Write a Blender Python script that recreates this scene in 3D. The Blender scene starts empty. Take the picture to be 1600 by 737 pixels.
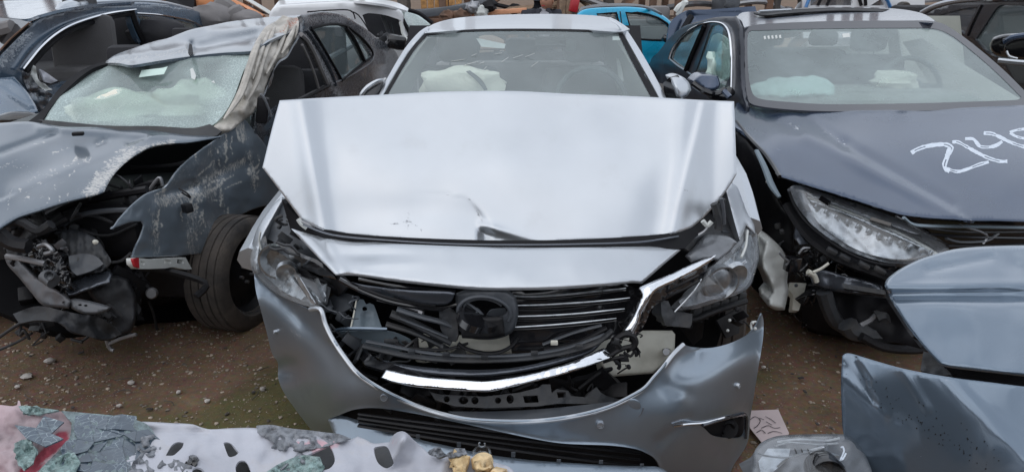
import bpy, bmesh, math, random
import numpy as np
from mathutils import Vector, Matrix, noise
from mathutils.geometry import delaunay_2d_cdt
R = math.radians
random.seed(7)
scn = bpy.context.scene
COL = scn.collection
# ------------------------------------------------------------------ camera
F, CX, CY, TH, H = 1150.0, 800.0, 368.5, R(18.7), 1.65
cam_d = bpy.data.cameras.new('camera'); cam = bpy.data.objects.new('camera', cam_d); COL.objects.link(cam)
cam.location = (0, 0, H); cam.rotation_euler = (R(90) - TH, 0, 0)
cam_d.sensor_width = 36; cam_d.lens = 36 * F / 1600; cam_d.clip_start = 0.05; cam_d.clip_end = 500
scn.camera = cam
# ------------------------------------------------------------------ sky, sun, exposure
SUN_EL, SUN_AZ = R(52), R(215)          # soft sun behind the clouds, behind and left of the camera
w = bpy.data.worlds.new("World"); scn.world = w; w.use_nodes = True
nt = w.node_tree; nt.nodes.clear()
def nn(nt, t, **k):
    n = nt.nodes.new(t)
    for a, b in k.items(): setattr(n, a, b)
    return n
sky = nn(nt, 'ShaderNodeTexSky', sky_type='NISHITA', sun_disc=False, sun_elevation=SUN_EL, sun_rotation=SUN_AZ, air_density=1.0, dust_density=3.0)
tc = nn(nt, 'ShaderNodeTexCoord'); mp = nn(nt, 'ShaderNodeMapping'); mp.inputs['Scale'].default_value = (1, 1, 2.6)
no = nn(nt, 'ShaderNodeTexNoise'); no.inputs['Scale'].default_value = 2.3; no.inputs['Detail'].default_value = 5; no.inputs['Roughness'].default_value = .55
cr = nn(nt, 'ShaderNodeValToRGB')
cr.color_ramp.elements[0].position = .3; cr.color_ramp.elements[0].color = (6.6, 7.2, 8.2, 1)
cr.color_ramp.elements[1].position = .72; cr.color_ramp.elements[1].color = (11.0, 11.5, 12.3, 1)
mx = nn(nt, 'ShaderNodeMix', data_type='RGBA'); mx.inputs[0].default_value = .86
bg = nn(nt, 'ShaderNodeBackground'); bg.inputs['Strength'].default_value = 0.10
wo = nn(nt, 'ShaderNodeOutputWorld')
L = nt.links.new
L(tc.outputs['Generated'], mp.inputs[0]); L(mp.outputs[0], no.inputs['Vector']); L(no.outputs['Fac'], cr.inputs[0])
L(sky.outputs[0], mx.inputs[6]); L(cr.outputs[0], mx.inputs[7]); L(mx.outputs[2], bg.inputs[0]); L(bg.outputs[0], wo.inputs[0])
sl = bpy.data.lights.new('sun', 'SUN'); sl.energy = 0.5; sl.angle = R(90); sl.color = (1, .97, .93)
so = bpy.data.objects.new('sun', sl); COL.objects.link(so)
so.rotation_euler = (R(90) - SUN_EL, 0, R(180) - SUN_AZ)
scn.view_settings.view_transform = 'Standard'; scn.view_settings.look = 'None'; scn.view_settings.gamma = 1
scn.view_settings.exposure = 0.18
scn.view_settings.use_curve_mapping = False
scn.cycles.max_bounces = 8; scn.cycles.transparent_max_bounces = 24

# ------------------------------------------------------------------ materials
def setin(b, k, v):
    if k in b.inputs: b.inputs[k].default_value = v
def srgb(r, g, b):
    f = lambda c: (c/255/12.92 if c <= 10 else ((c/255+.055)/1.055)**2.4)
    return (f(r), f(g), f(b), 1)
def mat(name, col, rough=.5, metal=0., coat=0., var=.15, scale=6., bump=0., bscale=60., spec=.5, dirt=0., dirtcol=(.16, .12, .09, 1), dscale=3., wear=False, wearcol=(.5, .48, .45, 1), wscale=(30, 30, 30), detail=4., crinkle=0.):
    m = bpy.data.materials.new(name); m.use_nodes = True; t = m.node_tree; N = t.nodes; b = N['Principled BSDF']; Lk = t.links.new
    c = tuple(col[:3]) + (1,)
    tc = nn(t, 'ShaderNodeTexCoord')
    n1 = nn(t, 'ShaderNodeTexNoise'); n1.inputs['Scale'].default_value = scale; n1.inputs['Detail'].default_value = detail
    Lk(tc.outputs['Object'], n1.inputs['Vector'])
    r1 = nn(t, 'ShaderNodeMapRange'); r1.inputs[1].default_value = .3; r1.inputs[2].default_value = .7
    r1.inputs[3].default_value = 1 - var; r1.inputs[4].default_value = 1 + var
    Lk(n1.outputs['Fac'], r1.inputs[0])
    mu = nn(t, 'ShaderNodeMix', data_type='RGBA', blend_type='MULTIPLY'); mu.inputs[0].default_value = 1; mu.inputs[6].default_value = c
    Lk(r1.outputs[0], mu.inputs[7]); out = mu.outputs[2]
    rr = None
    setin(b, 'Roughness', rough); setin(b, 'Metallic', metal); setin(b, 'Coat Weight', coat); setin(b, 'Coat Roughness', .12); setin(b, 'Specular IOR Level', spec)
    if dirt > 0:
        n2 = nn(t, 'ShaderNodeTexNoise'); n2.inputs['Scale'].default_value = dscale; n2.inputs['Detail'].default_value = 8; n2.inputs['Roughness'].default_value = .65
        Lk(tc.outputs['Object'], n2.inputs['Vector'])
        r2 = nn(t, 'ShaderNodeMapRange'); r2.inputs[1].default_value = .62 - .35*dirt; r2.inputs[2].default_value = .78 - .1*dirt; r2.inputs[4].default_value = min(1, dirt*1.3)
        Lk(n2.outputs['Fac'], r2.inputs[0])
        m2 = nn(t, 'ShaderNodeMix', data_type='RGBA'); m2.inputs[7].default_value = dirtcol
        Lk(r2.outputs[0], m2.inputs[0]); Lk(out, m2.inputs[6]); out = m2.outputs[2]
        m3 = nn(t, 'ShaderNodeMix', data_type='FLOAT'); m3.inputs[2].default_value = rough; m3.inputs[3].default_value = .85
        Lk(r2.outputs[0], m3.inputs[0]); rr = m3.outputs[0]
        m4 = nn(t, 'ShaderNodeMix', data_type='FLOAT'); m4.inputs[2].default_value = coat; m4.inputs[3].default_value = coat*.2
        Lk(r2.outputs[0], m4.inputs[0]); Lk(m4.outputs[0], b.inputs['Coat Weight'])
    if wear:
        at_ = nn(t, 'ShaderNodeAttribute', attribute_name='wear')
        mp = nn(t, 'ShaderNodeMapping'); mp.inputs['Scale'].default_value = wscale; mp.inputs['Rotation'].default_value = (0, .5, .6)
        n3 = nn(t, 'ShaderNodeTexNoise'); n3.inputs['Scale'].default_value = 1; n3.inputs['Detail'].default_value = 6; n3.inputs['Roughness'].default_value = .65; n3.inputs['Distortion'].default_value = 1.2
        Lk(tc.outputs['Object'], mp.inputs[0]); Lk(mp.outputs[0], n3.inputs['Vector'])
        ad = nn(t, 'ShaderNodeMath', operation='MULTIPLY_ADD'); ad.inputs[1].default_value = .52; Lk(at_.outputs['Fac'], ad.inputs[0]); Lk(n3.outputs['Fac'], ad.inputs[2])
        r3 = nn(t, 'ShaderNodeMapRange'); r3.inputs[1].default_value = .78; r3.inputs[2].default_value = .90; Lk(ad.outputs[0], r3.inputs[0])
        m5 = nn(t, 'ShaderNodeMix', data_type='RGBA'); m5.inputs[7].default_value = wearcol
        Lk(r3.outputs[0], m5.inputs[0]); Lk(out, m5.inputs[6]); out = m5.outputs[2]
        m6 = nn(t, 'ShaderNodeMix', data_type='FLOAT'); m6.inputs[3].default_value = .8; Lk(r3.outputs[0], m6.inputs[0])
        if rr is not None: Lk(rr, m6.inputs[2])
        else: m6.inputs[2].default_value = rough
        rr = m6.outputs[0]
        m7 = nn(t, 'ShaderNodeMath', operation='MULTIPLY_ADD'); m7.inputs[1].default_value = -metal*.8; m7.inputs[2].default_value = metal
        Lk(r3.outputs[0], m7.inputs[0]); Lk(m7.outputs[0], b.inputs['Metallic'])
    Lk(out, b.inputs['Base Color'])
    if rr is not None: Lk(rr, b.inputs['Roughness'])
    else:
        r5 = nn(t, 'ShaderNodeMapRange'); r5.inputs[1].default_value = .3; r5.inputs[2].default_value = .7; r5.inputs[3].default_value = max(.02, rough*.8); r5.inputs[4].default_value = min(1, rough*1.2)
        Lk(n1.outputs['Fac'], r5.inputs[0]); Lk(r5.outputs[0], b.inputs['Roughness'])
    if bump > 0:
        n4 = nn(t, 'ShaderNodeTexNoise'); n4.inputs['Scale'].default_value = bscale; n4.inputs['Detail'].default_value = 5
        Lk(tc.outputs['Object'], n4.inputs['Vector'])
        bp = nn(t, 'ShaderNodeBump'); bp.inputs['Strength'].default_value = bump; bp.inputs['Distance'].default_value = .01
        Lk(n4.outputs['Fac'], bp.inputs['Height']); Lk(bp.outputs[0], b.inputs['Normal'])
    return m
def glass(name, tint=(.75, .86, .84), haze=.25, hazecol=(.55, .62, .6), cracks=0., rough=.03):
    m = bpy.data.materials.new(name); m.use_nodes = True; t = m.node_tree; N = t.nodes; N.clear(); Lk = t.links.new
    o = nn(t, 'ShaderNodeOutputMaterial'); tr = nn(t, 'ShaderNodeBsdfTransparent'); tr.inputs[0].default_value = tint + (1,)
    df = nn(t, 'ShaderNodeBsdfDiffuse'); df.inputs[0].default_value = hazecol + (1,)
    gl = nn(t, 'ShaderNodeBsdfGlossy'); gl.inputs['Roughness'].default_value = rough
    tc = nn(t, 'ShaderNodeTexCoord'); n = nn(t, 'ShaderNodeTexNoise'); n.inputs['Scale'].default_value = 3; n.inputs['Detail'].default_value = 7; n.inputs['Roughness'].default_value = .6
    Lk(tc.outputs['Object'], n.inputs['Vector'])
    r = nn(t, 'ShaderNodeMapRange'); r.inputs[1].default_value = .3; r.inputs[2].default_value = .75; r.inputs[3].default_value = haze*.8; r.inputs[4].default_value = min(1, haze*1.25); Lk(n.outputs['Fac'], r.inputs[0])
    hz = r.outputs[0]
    if cracks > 0:
        v = nn(t, 'ShaderNodeTexVoronoi', feature='DISTANCE_TO_EDGE'); v.inputs['Scale'].default_value = 60
        Lk(tc.outputs['Object'], v.inputs['Vector'])
        cm = nn(t, 'ShaderNodeMapRange'); cm.inputs[1].default_value = 0; cm.inputs[2].default_value = .06; cm.inputs[3].default_value = cracks; cm.inputs[4].default_value = 0; Lk(v.outputs['Distance'], cm.inputs[0])
        a2 = nn(t, 'ShaderNodeAttribute', attribute_name='wear'); mm = nn(t, 'ShaderNodeMath', operation='MULTIPLY'); Lk(cm.outputs[0], mm.inputs[0]); Lk(a2.outputs['Fac'], mm.inputs[1])
        av = nn(t, 'ShaderNodeMath', operation='MULTIPLY_ADD'); av.inputs[1].default_value = .25; Lk(a2.outputs['Fac'], av.inputs[0]); Lk(mm.outputs[0], av.inputs[2])
        ad = nn(t, 'ShaderNodeMath', operation='ADD', use_clamp=True); Lk(av.outputs[0], ad.inputs[0]); Lk(hz, ad.inputs[1]); hz = ad.outputs[0]
    m1 = nn(t, 'ShaderNodeMixShader'); Lk(hz, m1.inputs[0]); Lk(tr.outputs[0], m1.inputs[1]); Lk(df.outputs[0], m1.inputs[2])
    ge = nn(t, 'ShaderNodeNewGeometry'); dt = nn(t, 'ShaderNodeVectorMath', operation='DOT_PRODUCT'); Lk(ge.outputs['Normal'], dt.inputs[0]); Lk(ge.outputs['Incoming'], dt.inputs[1])
    ab = nn(t, 'ShaderNodeMath', operation='ABSOLUTE'); Lk(dt.outputs['Value'], ab.inputs[0])
    om = nn(t, 'ShaderNodeMath', operation='SUBTRACT', use_clamp=True); om.inputs[0].default_value = 1; Lk(ab.outputs[0], om.inputs[1])
    pw = nn(t, 'ShaderNodeMath', operation='POWER'); pw.inputs[1].default_value = 5; Lk(om.outputs[0], pw.inputs[0])
    fr = nn(t, 'ShaderNodeMath', operation='MULTIPLY_ADD'); fr.inputs[1].default_value = .92; fr.inputs[2].default_value = .08; Lk(pw.outputs[0], fr.inputs[0])
    m2 = nn(t, 'ShaderNodeMixShader'); Lk(fr.outputs[0], m2.inputs[0]); Lk(m1.outputs[0], m2.inputs[1]); Lk(gl.outputs[0], m2.inputs[2])
    tb = nn(t, 'ShaderNodeBsdfTransparent'); m3 = nn(t, 'ShaderNodeMixShader'); Lk(ge.outputs['Backfacing'], m3.inputs[0]); Lk(m2.outputs[0], m3.inputs[1]); Lk(tb.outputs[0], m3.inputs[2])
    Lk(m3.outputs[0], o.inputs[0])
    return m
M = {}
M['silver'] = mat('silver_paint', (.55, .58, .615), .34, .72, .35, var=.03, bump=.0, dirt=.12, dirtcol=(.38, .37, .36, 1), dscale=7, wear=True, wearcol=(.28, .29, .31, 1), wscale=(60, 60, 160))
M['silver_darkened'] = mat('silver_paint_darkened', (.27, .325, .385), .32, .7, .8, var=.05, dirt=.16, dirtcol=(.2, .2, .2, 1), dscale=9, wear=True, wearcol=(.5, .5, .5, 1), wscale=(60, 60, 160))  # the car's silver darkened, standing in for dark reflections on the bumper
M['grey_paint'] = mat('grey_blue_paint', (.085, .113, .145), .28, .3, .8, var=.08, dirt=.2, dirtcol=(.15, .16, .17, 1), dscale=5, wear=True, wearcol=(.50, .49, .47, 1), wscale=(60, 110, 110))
M['wing_paint'] = mat('scraped_grey_paint_lifted', (.17, .205, .24), .28, .12, .8, var=.08, dirt=.12, dirtcol=(.2, .2, .2, 1), dscale=6, wear=True, wearcol=(.50, .49, .46, 1), wscale=(130, 90, 34))  # same car paint, base lightened to offset dark reflections on the wing
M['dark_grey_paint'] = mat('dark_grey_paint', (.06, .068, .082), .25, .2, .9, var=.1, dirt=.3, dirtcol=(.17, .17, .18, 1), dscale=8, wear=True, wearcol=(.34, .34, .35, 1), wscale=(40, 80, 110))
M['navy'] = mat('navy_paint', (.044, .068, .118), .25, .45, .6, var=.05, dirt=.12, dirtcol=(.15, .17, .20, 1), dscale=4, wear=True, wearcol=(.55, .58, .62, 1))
M['wagon_blue'] = mat('wagon_blue_paint', (.075, .12, .175), .27, .2, 1., var=.08, dirt=.3, dirtcol=(.2, .21, .23, 1), dscale=5, wear=True, wearcol=(.5, .55, .6, 1), wscale=(30, 30, 60))
M['blue_grey'] = mat('blue_grey_paint', (.155, .205, .265), .17, .6, .9, var=.04, dirt=.2, dirtcol=(.15, .17, .2, 1), dscale=6, wear=True, wearcol=(.75, .78, .8, 1))
M['cyan'] = mat('bright_blue_paint', (.01, .38, .62), .3, .2, .8, var=.05)
M['white_paint'] = mat('white_paint', (.78, .79, .81), .3, 0, .6, var=.03, dirt=.15)
M['black_plastic'] = mat('black_plastic', (.010, .010, .012), .5, var=.3, dirt=.25, dirtcol=(.038, .035, .033, 1), dscale=9, bump=.15, spec=.3)
M['dusty_plastic'] = mat('dusty_plastic', (.030, .033, .038), .48, var=.4, dirt=.5, dirtcol=(.085, .08, .075, 1), dscale=10, bump=.2)
M['grey_plastic'] = mat('grey_plastic', (.07, .078, .09), .38, var=.2, dirt=.35, dirtcol=(.11, .11, .11, 1), dscale=10)
M['satin'] = mat('satin_graphite', (.09, .10, .12), .25, .6, .3, var=.1)
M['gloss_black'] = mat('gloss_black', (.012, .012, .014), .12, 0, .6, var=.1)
M['frit'] = mat('black_seal', (.010, .010, .012), .6, spec=.18)
M['chrome'] = mat('chrome', (.82, .84, .87), .07, 1, 0, var=.02, dirt=.12, dirtcol=(.3, .3, .3, 1), dscale=14)
M['bracket'] = mat('blue_grey_primer', (.17, .215, .25), .45, .15, .1, var=.12, dirt=.3, dirtcol=(.12, .12, .12, 1))
M['cream'] = mat('cream_primer', (.66, .65, .57), .55, var=.08, dirt=.25, dirtcol=(.3, .28, .22, 1), dscale=8)
M['metal'] = mat('bare_metal', (.32, .33, .35), .4, .8, var=.2, dirt=.5, dirtcol=(.15, .12, .10, 1))
M['rust'] = mat('rusty_metal', (.14, .085, .06), .75, .2, var=.4, dirt=.5, dirtcol=(.22, .10, .05, 1))
M['tyre'] = mat('tyre_rubber', (.045, .042, .041), .75, var=.2, bump=.3, dirt=.7, dirtcol=(.12, .10, .085, 1), dscale=7)
M['airbag'] = mat('airbag_fabric', (.88, .84, .72), .85, var=.06, bump=.4, bscale=60)
M['airbag_green'] = mat('airbag_pale_green', (.66, .82, .75), .85, var=.06, bump=.4, bscale=50)
M['seat_dark'] = mat('dark_seat_fabric', (.022, .022, .026), .9, var=.2, bump=.3, bscale=200)
M['seat_grey'] = mat('grey_seat_fabric', (.20, .19, .19), .9, var=.2, bump=.3, bscale=150)
M['seat_beige'] = mat('beige_trim', (.30, .31, .28), .8, var=.1)
M['dash'] = mat('dark_dashboard', (.085, .095, .095), .6, var=.1, bump=.2, bscale=300)
M['lamp_chrome'] = mat('lamp_reflector', (.50, .53, .56), .32, .9, var=.25, scale=40)
M['lamp_pale'] = mat('lamp_housing_pale', (.36, .38, .41), .28, .4, .3, var=.2, scale=12)
M['seat_mid'] = mat('charcoal_seat_fabric', (.075, .073, .075), .9, var=.2, bump=.3, bscale=150)
M['glass_frit'] = mat('frit_reflection_grey', (.06, .062, .072), .18, coat=.8, var=.05)  # black border lightened to stand in for the reflection on the glass
M['void'] = mat('matt_black_shade', (.006, .006, .007), .9, spec=.1)  # near-black colour stands in for deep shade in the engine bays
M['lamp_grey'] = mat('lamp_housing_grey', (.19, .20, .215), .35, .3, .3, var=.2, scale=12)
M['red'] = mat('red_plastic', (.45, .02, .03), .4, var=.2)
M['orange'] = mat('orange_steel', (.60, .24, .10), .6, var=.3, dirt=.3)
M['peach'] = mat('peach_panel', (.75, .36, .20), .6, var=.15)
M['wood'] = mat('weathered_wood', (.42, .22, .08), .8, var=.4, scale=20, bump=.4)
M['wood2'] = mat('dull_wood', (.27, .19, .13), .85, var=.35, scale=18, bump=.4)
M['white_plastic'] = mat('white_plastic', (.62, .64, .62), .5, var=.12, dirt=.25, dirtcol=(.35, .33, .28, 1), bump=.2)
M['white_film'] = mat('torn_white_skin', (.46, .47, .52), .36, var=.14, dirt=.2, dirtcol=(.45, .35, .22, 1), dscale=12, bump=.25, bscale=40, wear=True, wearcol=(.55, .36, .40, 1), wscale=(12, 12, 12))
M['pink_film'] = mat('pink_inner_skin', (.42, .31, .33), .45, var=.3, dirt=.4, dirtcol=(.62, .6, .62, 1), dscale=9, bump=.3, wear=True, wearcol=(.36, .06, .09, 1), wscale=(7, 7, 7))
M['film_dark'] = mat('tinted_laminate', (.060, .085, .115), .25, .1, .8, var=.25, scale=14, dirt=.28, dirtcol=(.32, .42, .42, 1), dscale=20)
M['film_green'] = mat('crushed_green_glass', (.22, .32, .31), .3, .1, .3, var=.5, scale=70, bump=1., bscale=110, dirt=.4, dirtcol=(.5, .58, .56, 1), dscale=40)
M['film_dark2'] = None
M['crumple'] = mat('crumpled_grey_film', (.18, .19, .21), .35, .25, .3, var=.4, scale=30, bump=.9, bscale=45)
M['foam'] = mat('yellowed_foam', (.68, .50, .27), .9, var=.35, scale=25, bump=.6, dirt=.4, dirtcol=(.75, .7, .62, 1))
M['paper'] = mat('wet_paper', (.60, .50, .50), .8, var=.08)
M['ink'] = mat('paper_ink', (.06, .05, .06), .8)
M['spray'] = mat('white_spray_paint', (.62, .68, .76), .6, var=.1, scale=60)
M['skin'] = mat('skin', (.40, .20, .13), .55, var=.1)
M['hair'] = mat('black_hair', (.012, .010, .010), .7)
M['jacket'] = mat('dark_jacket', (.022, .024, .034), .85, var=.15, bump=.3)
M['shirt'] = mat('grey_shirt', (.33, .33, .36), .9, var=.1)
M['stone'] = mat('pale_stone', (.42, .39, .36), .85, var=.3, scale=30, bump=.5)
def crackify(m, scale, col, w_=.035):
    t = m.node_tree; b = t.nodes['Principled BSDF']; lk = b.inputs['Base Color'].links[0].from_socket
    tc = nn(t, 'ShaderNodeTexCoord'); nz_ = nn(t, 'ShaderNodeTexNoise'); nz_.inputs['Scale'].default_value = 9
    mxv = nn(t, 'ShaderNodeMix', data_type='RGBA'); mxv.inputs[0].default_value = .12; t.links.new(tc.outputs['Object'], nz_.inputs['Vector']); t.links.new(tc.outputs['Object'], mxv.inputs[6]); t.links.new(nz_.outputs['Color'], mxv.inputs[7])
    v = nn(t, 'ShaderNodeTexVoronoi', feature='DISTANCE_TO_EDGE'); v.inputs['Scale'].default_value = scale; t.links.new(mxv.outputs[2], v.inputs['Vector'])
    r = nn(t, 'ShaderNodeMapRange'); r.inputs[2].default_value = w_; r.inputs[3].default_value = 1; r.inputs[4].default_value = 0; t.links.new(v.outputs['Distance'], r.inputs[0])
    n2 = nn(t, 'ShaderNodeTexNoise'); n2.inputs['Scale'].default_value = 14; t.links.new(tc.outputs['Object'], n2.inputs['Vector'])
    r2 = nn(t, 'ShaderNodeMapRange'); r2.inputs[1].default_value = .42; r2.inputs[2].default_value = .6; t.links.new(n2.outputs['Fac'], r2.inputs[0])
    mu = nn(t, 'ShaderNodeMath', operation='MULTIPLY'); t.links.new(r.outputs[0], mu.inputs[0]); t.links.new(r2.outputs[0], mu.inputs[1])
    mx = nn(t, 'ShaderNodeMix', data_type='RGBA'); mx.inputs[7].default_value = col; t.links.new(mu.outputs[0], mx.inputs[0]); t.links.new(lk, mx.inputs[6]); t.links.new(mx.outputs[2], b.inputs['Base Color'])
crackify(M['film_dark'], 70, (.42, .50, .52, 1)); del M['film_dark2']
M['glass_centre'] = glass('windscreen_glass', (.90, .97, .96), .27, (.50, .59, .60))
M['glass_navy'] = glass('windscreen_green_glass', (.84, .94, .93), .40, (.48, .57, .58))
M['glass_crushed'] = glass('cracked_windscreen_glass', (.80, .93, .90), .36, (.52, .63, .61), cracks=.7)
M['glass_side'] = glass('side_glass', (.70, .82, .82), .30, (.36, .43, .44))  # haze raised to stand in for a pale reflection
M['glass_dark'] = glass('dark_side_glass', (.40, .43, .46), .32, (.25, .27, .30))
M['lens'] = glass('lamp_lens', (.88, .90, .92), .08, (.5, .5, .5))
M['blue_stripe'] = mat('blue_stripe', (.05, .18, .42), .4)
M['lens_dirty'] = glass('dirty_lamp_lens', (.82, .84, .85), .15, (.36, .36, .36))
M['rearlight'] = mat('rear_screen_daylight', (.8, .85, .87), .6)

# ------------------------------------------------------------------ geometry helpers
FW = Vector((0, math.cos(TH), -math.sin(TH))); UP = Vector((0, math.sin(TH), math.cos(TH)))
def at(px, py, Y):
    d = Vector(((px-CX)/F, 0, 0)) + UP*(-(py-CY)/F) + FW
    return Vector((0, 0, H)) + d*(Y/d.y)
def Yz(px, py, z):                      # distance at which the sight line through a picture point reaches height z
    v = -(py-CY)/F
    return (z-H)*(FW.y+UP.y*v)/(FW.z+UP.z*v)
def az(px, py, z): return at(px, py, Yz(px, py, z))
def plane(p0, n):
    n = Vector(n)
    def f(px, py):
        d = Vector(((px-CX)/F, 0, 0)) + UP*(-(py-CY)/F) + FW
        t = (Vector(p0)-Vector((0, 0, H))).dot(n)/d.dot(n)
        return d.y*t
    return f
def origin(p):
    v = Vector((0, 0, 0))
    while p is not None: v += p.location; p = p.parent
    return v
def thing(name, label, cat, loc, group=None):
    o = bpy.data.objects.new(name, None); COL.objects.link(o); o.location = loc; o.empty_display_size = .1
    o['label'] = label; o['category'] = cat
    if group: o['group'] = group
    return o
def link(name, me, m, parent=None, smooth=True):
    o = bpy.data.objects.new(name, me); COL.objects.link(o)
    if parent is not None: o.parent = parent
    if m is not None and len(me.materials) == 0: me.materials.append(m)
    if smooth:
        for p in me.polygons: p.use_smooth = True
    return o
def tag(o, label, cat, group=None, kind=None):
    if label: o['label'] = label
    if cat: o['category'] = cat
    if group: o['group'] = group
    if kind: o['kind'] = kind
    return o
class MB:
    """collects solid shapes for ONE mesh object; coordinates are world, made local on build"""
    def __init__(s): s.v = []; s.f = []; s.sm = []
    def add(s, vs, fs, smooth=False):
        b = len(s.v); s.v += [Vector(v) for v in vs]; s.f += [tuple(i+b for i in f) for f in fs]; s.sm += [smooth]*len(fs); return s
    def box(s, c, size, rot=None, bev=0.0):
        hx, hy, hz = (x/2 for x in size); bev = min(bev, hx*.9, hy*.9, hz*.9); c = Vector(c)
        if bev <= 0:
            vs = [Vector((x*hx, y*hy, z*hz)) for x in (-1, 1) for y in (-1, 1) for z in (-1, 1)]
            fs = [(0, 1, 3, 2), (4, 6, 7, 5), (0, 4, 5, 1), (2, 3, 7, 6), (0, 2, 6, 4), (1, 5, 7, 3)]
        else:
            bm = bmesh.new(); bmesh.ops.create_cube(bm, size=1)
            for v in bm.verts: v.co = Vector((v.co.x*2*hx, v.co.y*2*hy, v.co.z*2*hz))
            bmesh.ops.bevel(bm, geom=bm.edges[:], offset=bev, segments=2, affect='EDGES', profile=.5)
            bm.verts.ensure_lookup_table(); vs = [v.co.copy() for v in bm.verts]; fs = [tuple(v.index for v in f.verts) for f in bm.faces]; bm.free()
        if rot is not None:
            rm = rot if isinstance(rot, Matrix) else Matrix.Rotation(rot[2], 3, 'Z') @ Matrix.Rotation(rot[1], 3, 'Y') @ Matrix.Rotation(rot[0], 3, 'X')
            vs = [rm @ v for v in vs]
        return s.add([v+c for v in vs], fs, bev > 0)
    def tube(s, pts, r, seg=8, smooth_path=True, flat=1.0, closed=False):
        pts = [Vector(p) for p in pts]
        rs = r if isinstance(r, (list, tuple)) else [r]*len(pts)
        if smooth_path and len(pts) > 2 and not closed:
            q = []; qr = []
            for i in range(len(pts)-1):
                p0, p1, p2, p3 = pts[max(i-1, 0)], pts[i], pts[i+1], pts[min(i+2, len(pts)-1)]
                for k in range(4):
                    t = k/4; q.append(.5*((2*p1)+(p2-p0)*t+(2*p0-5*p1+4*p2-p3)*t*t+(3*p1-p0-3*p2+p3)*t**3)); qr.append(rs[i]*(1-t)+rs[i+1]*t)
            q.append(pts[-1]); qr.append(rs[-1]); pts, rs = q, qr
        n = len(pts); vs = []; fs = []
        prev = None
        for i, p in enumerate(pts):
            if closed: d = (pts[(i+1) % n]-pts[i-1])
            else: d = (pts[min(i+1, n-1)]-pts[max(i-1, 0)])
            d = d.normalized() if d.length > 1e-9 else Vector((0, 0, 1))
            if prev is None: a = d.orthogonal().normalized() if flat == 1 else d.cross(Vector((0, 0, 1))).normalized()
            else: a = (prev - d*prev.dot(d)); a = a.normalized() if a.length > 1e-6 else d.orthogonal().normalized()
            prev = a; bb = d.cross(a)
            for k in range(seg):
                an = 2*math.pi*k/seg; vs.append(p + a*math.cos(an)*rs[i] + bb*math.sin(an)*rs[i]*flat)
        m = n if closed else n-1
        for i in range(m):
            j = (i+1) % n
            for k in range(seg): fs.append((i*seg+k, i*seg+(k+1) % seg, j*seg+(k+1) % seg, j*seg+k))
        if not closed: fs.append(tuple(range(seg))[::-1]); fs.append(tuple((n-1)*seg+k for k in range(seg)))
        return s.add(vs, fs, True)
    def blob(s, c, size, rot=0., amp=.0, seg=14, seed=0, sq=1.0):
        bm = bmesh.new(); bmesh.ops.create_uvsphere(bm, u_segments=seg, v_segments=max(6, seg*2//3), radius=1)
        rm = Matrix.Rotation(rot, 3, 'Z'); vs = []
        for v in bm.verts:
            p = v.co.copy()
            if sq != 1: p = Vector([math.copysign(abs(x)**sq, x) for x in p])
            k = 1 + amp*noise.noise(v.co*2.2+Vector((seed*3.1, seed, 0)))
            vs.append(rm @ Vector((p.x*size[0], p.y*size[1], p.z*size[2]))*k + Vector(c))
        fs = [tuple(v.index for v in f.verts) for f in bm.faces]; bm.free()
        return s.add(vs, fs, True)
    def lathe(s, c, axis, prof, seg=24, closed=True):
        axis = Vector(axis).normalized(); a = axis.orthogonal().normalized(); b = axis.cross(a); c = Vector(c); vs = []; fs = []
        n = len(prof)
        for k in range(seg):
            an = 2*math.pi*k/seg
            for (r, h) in prof: vs.append(c + (a*math.cos(an)+b*math.sin(an))*r + axis*h)
        for k in range(seg):
            j = (k+1) % seg
            for i in range(n-1 if not closed else n):
                i2 = (i+1) % n; fs.append((k*n+i, j*n+i, j*n+i2, k*n+i2))
        return s.add(vs, fs, True)
    def prism(s, outline, off):
        n = len(outline); vs = [Vector(p) for p in outline] + [Vector(p)+Vector(off) for p in outline]
        fs = [tuple(range(n)), tuple(range(2*n-1, n-1, -1))] + [(i, i+n, (i+1) % n+n, (i+1) % n) for i in range(n)]
        return s.add(vs, fs)
    def build(s, name, m, parent=None, kind=None):
        og = origin(parent); me = bpy.data.meshes.new(name)
        me.from_pydata([v-og for v in s.v], [], s.f); me.update()
        me.polygons.foreach_set('use_smooth', s.sm)
        bm = bmesh.new(); bm.from_mesh(me); bmesh.ops.recalc_face_normals(bm, faces=bm.faces[:]); bm.to_mesh(me); bm.free()
        o = link(name, me, m, parent, smooth=False)
        if kind: o['kind'] = kind
        try: me.set_sharp_from_angle(angle=R(40))
        except Exception: pass
        return o
def spline2(pts, step, corner=42, closed=True, rnd=True):
    P = [Vector(p[:2]) for p in pts]; n = len(P)
    out = []
    for i in range(n if closed else n-1):
        p0, p1, p2, p3 = P[(i-1) % n], P[i], P[(i+1) % n], P[(i+2) % n]
        if not closed: p0 = P[max(i-1, 0)]; p3 = P[min(i+2, n-1)]
        def isc(a, b, c):
            u, v = b-a, c-b
            return (not rnd) or u.length < 1e-6 or v.length < 1e-6 or abs(math.degrees(u.angle(v))) > corner
        m1 = (p2-p1) if isc(p0, p1, p2) else (p2-p0)*.5
        m2 = (p2-p1) if isc(p1, p2, p3) else (p3-p1)*.5
        ln = (p2-p1).length
        m1 = m1*min(1, 1.2*ln/max(m1.length, 1e-6)); m2 = m2*min(1, 1.2*ln/max(m2.length, 1e-6))
        k = max(1, int(math.ceil(ln/step)))
        for j in range(k):
            t = j/k; t2, t3 = t*t, t**3
            out.append(p1*(2*t3-3*t2+1)+m1*(t3-2*t2+t)+p2*(3*t2-2*t3)+m2*(t3-t2))
    if not closed: out.append(P[-1])
    return out
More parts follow.
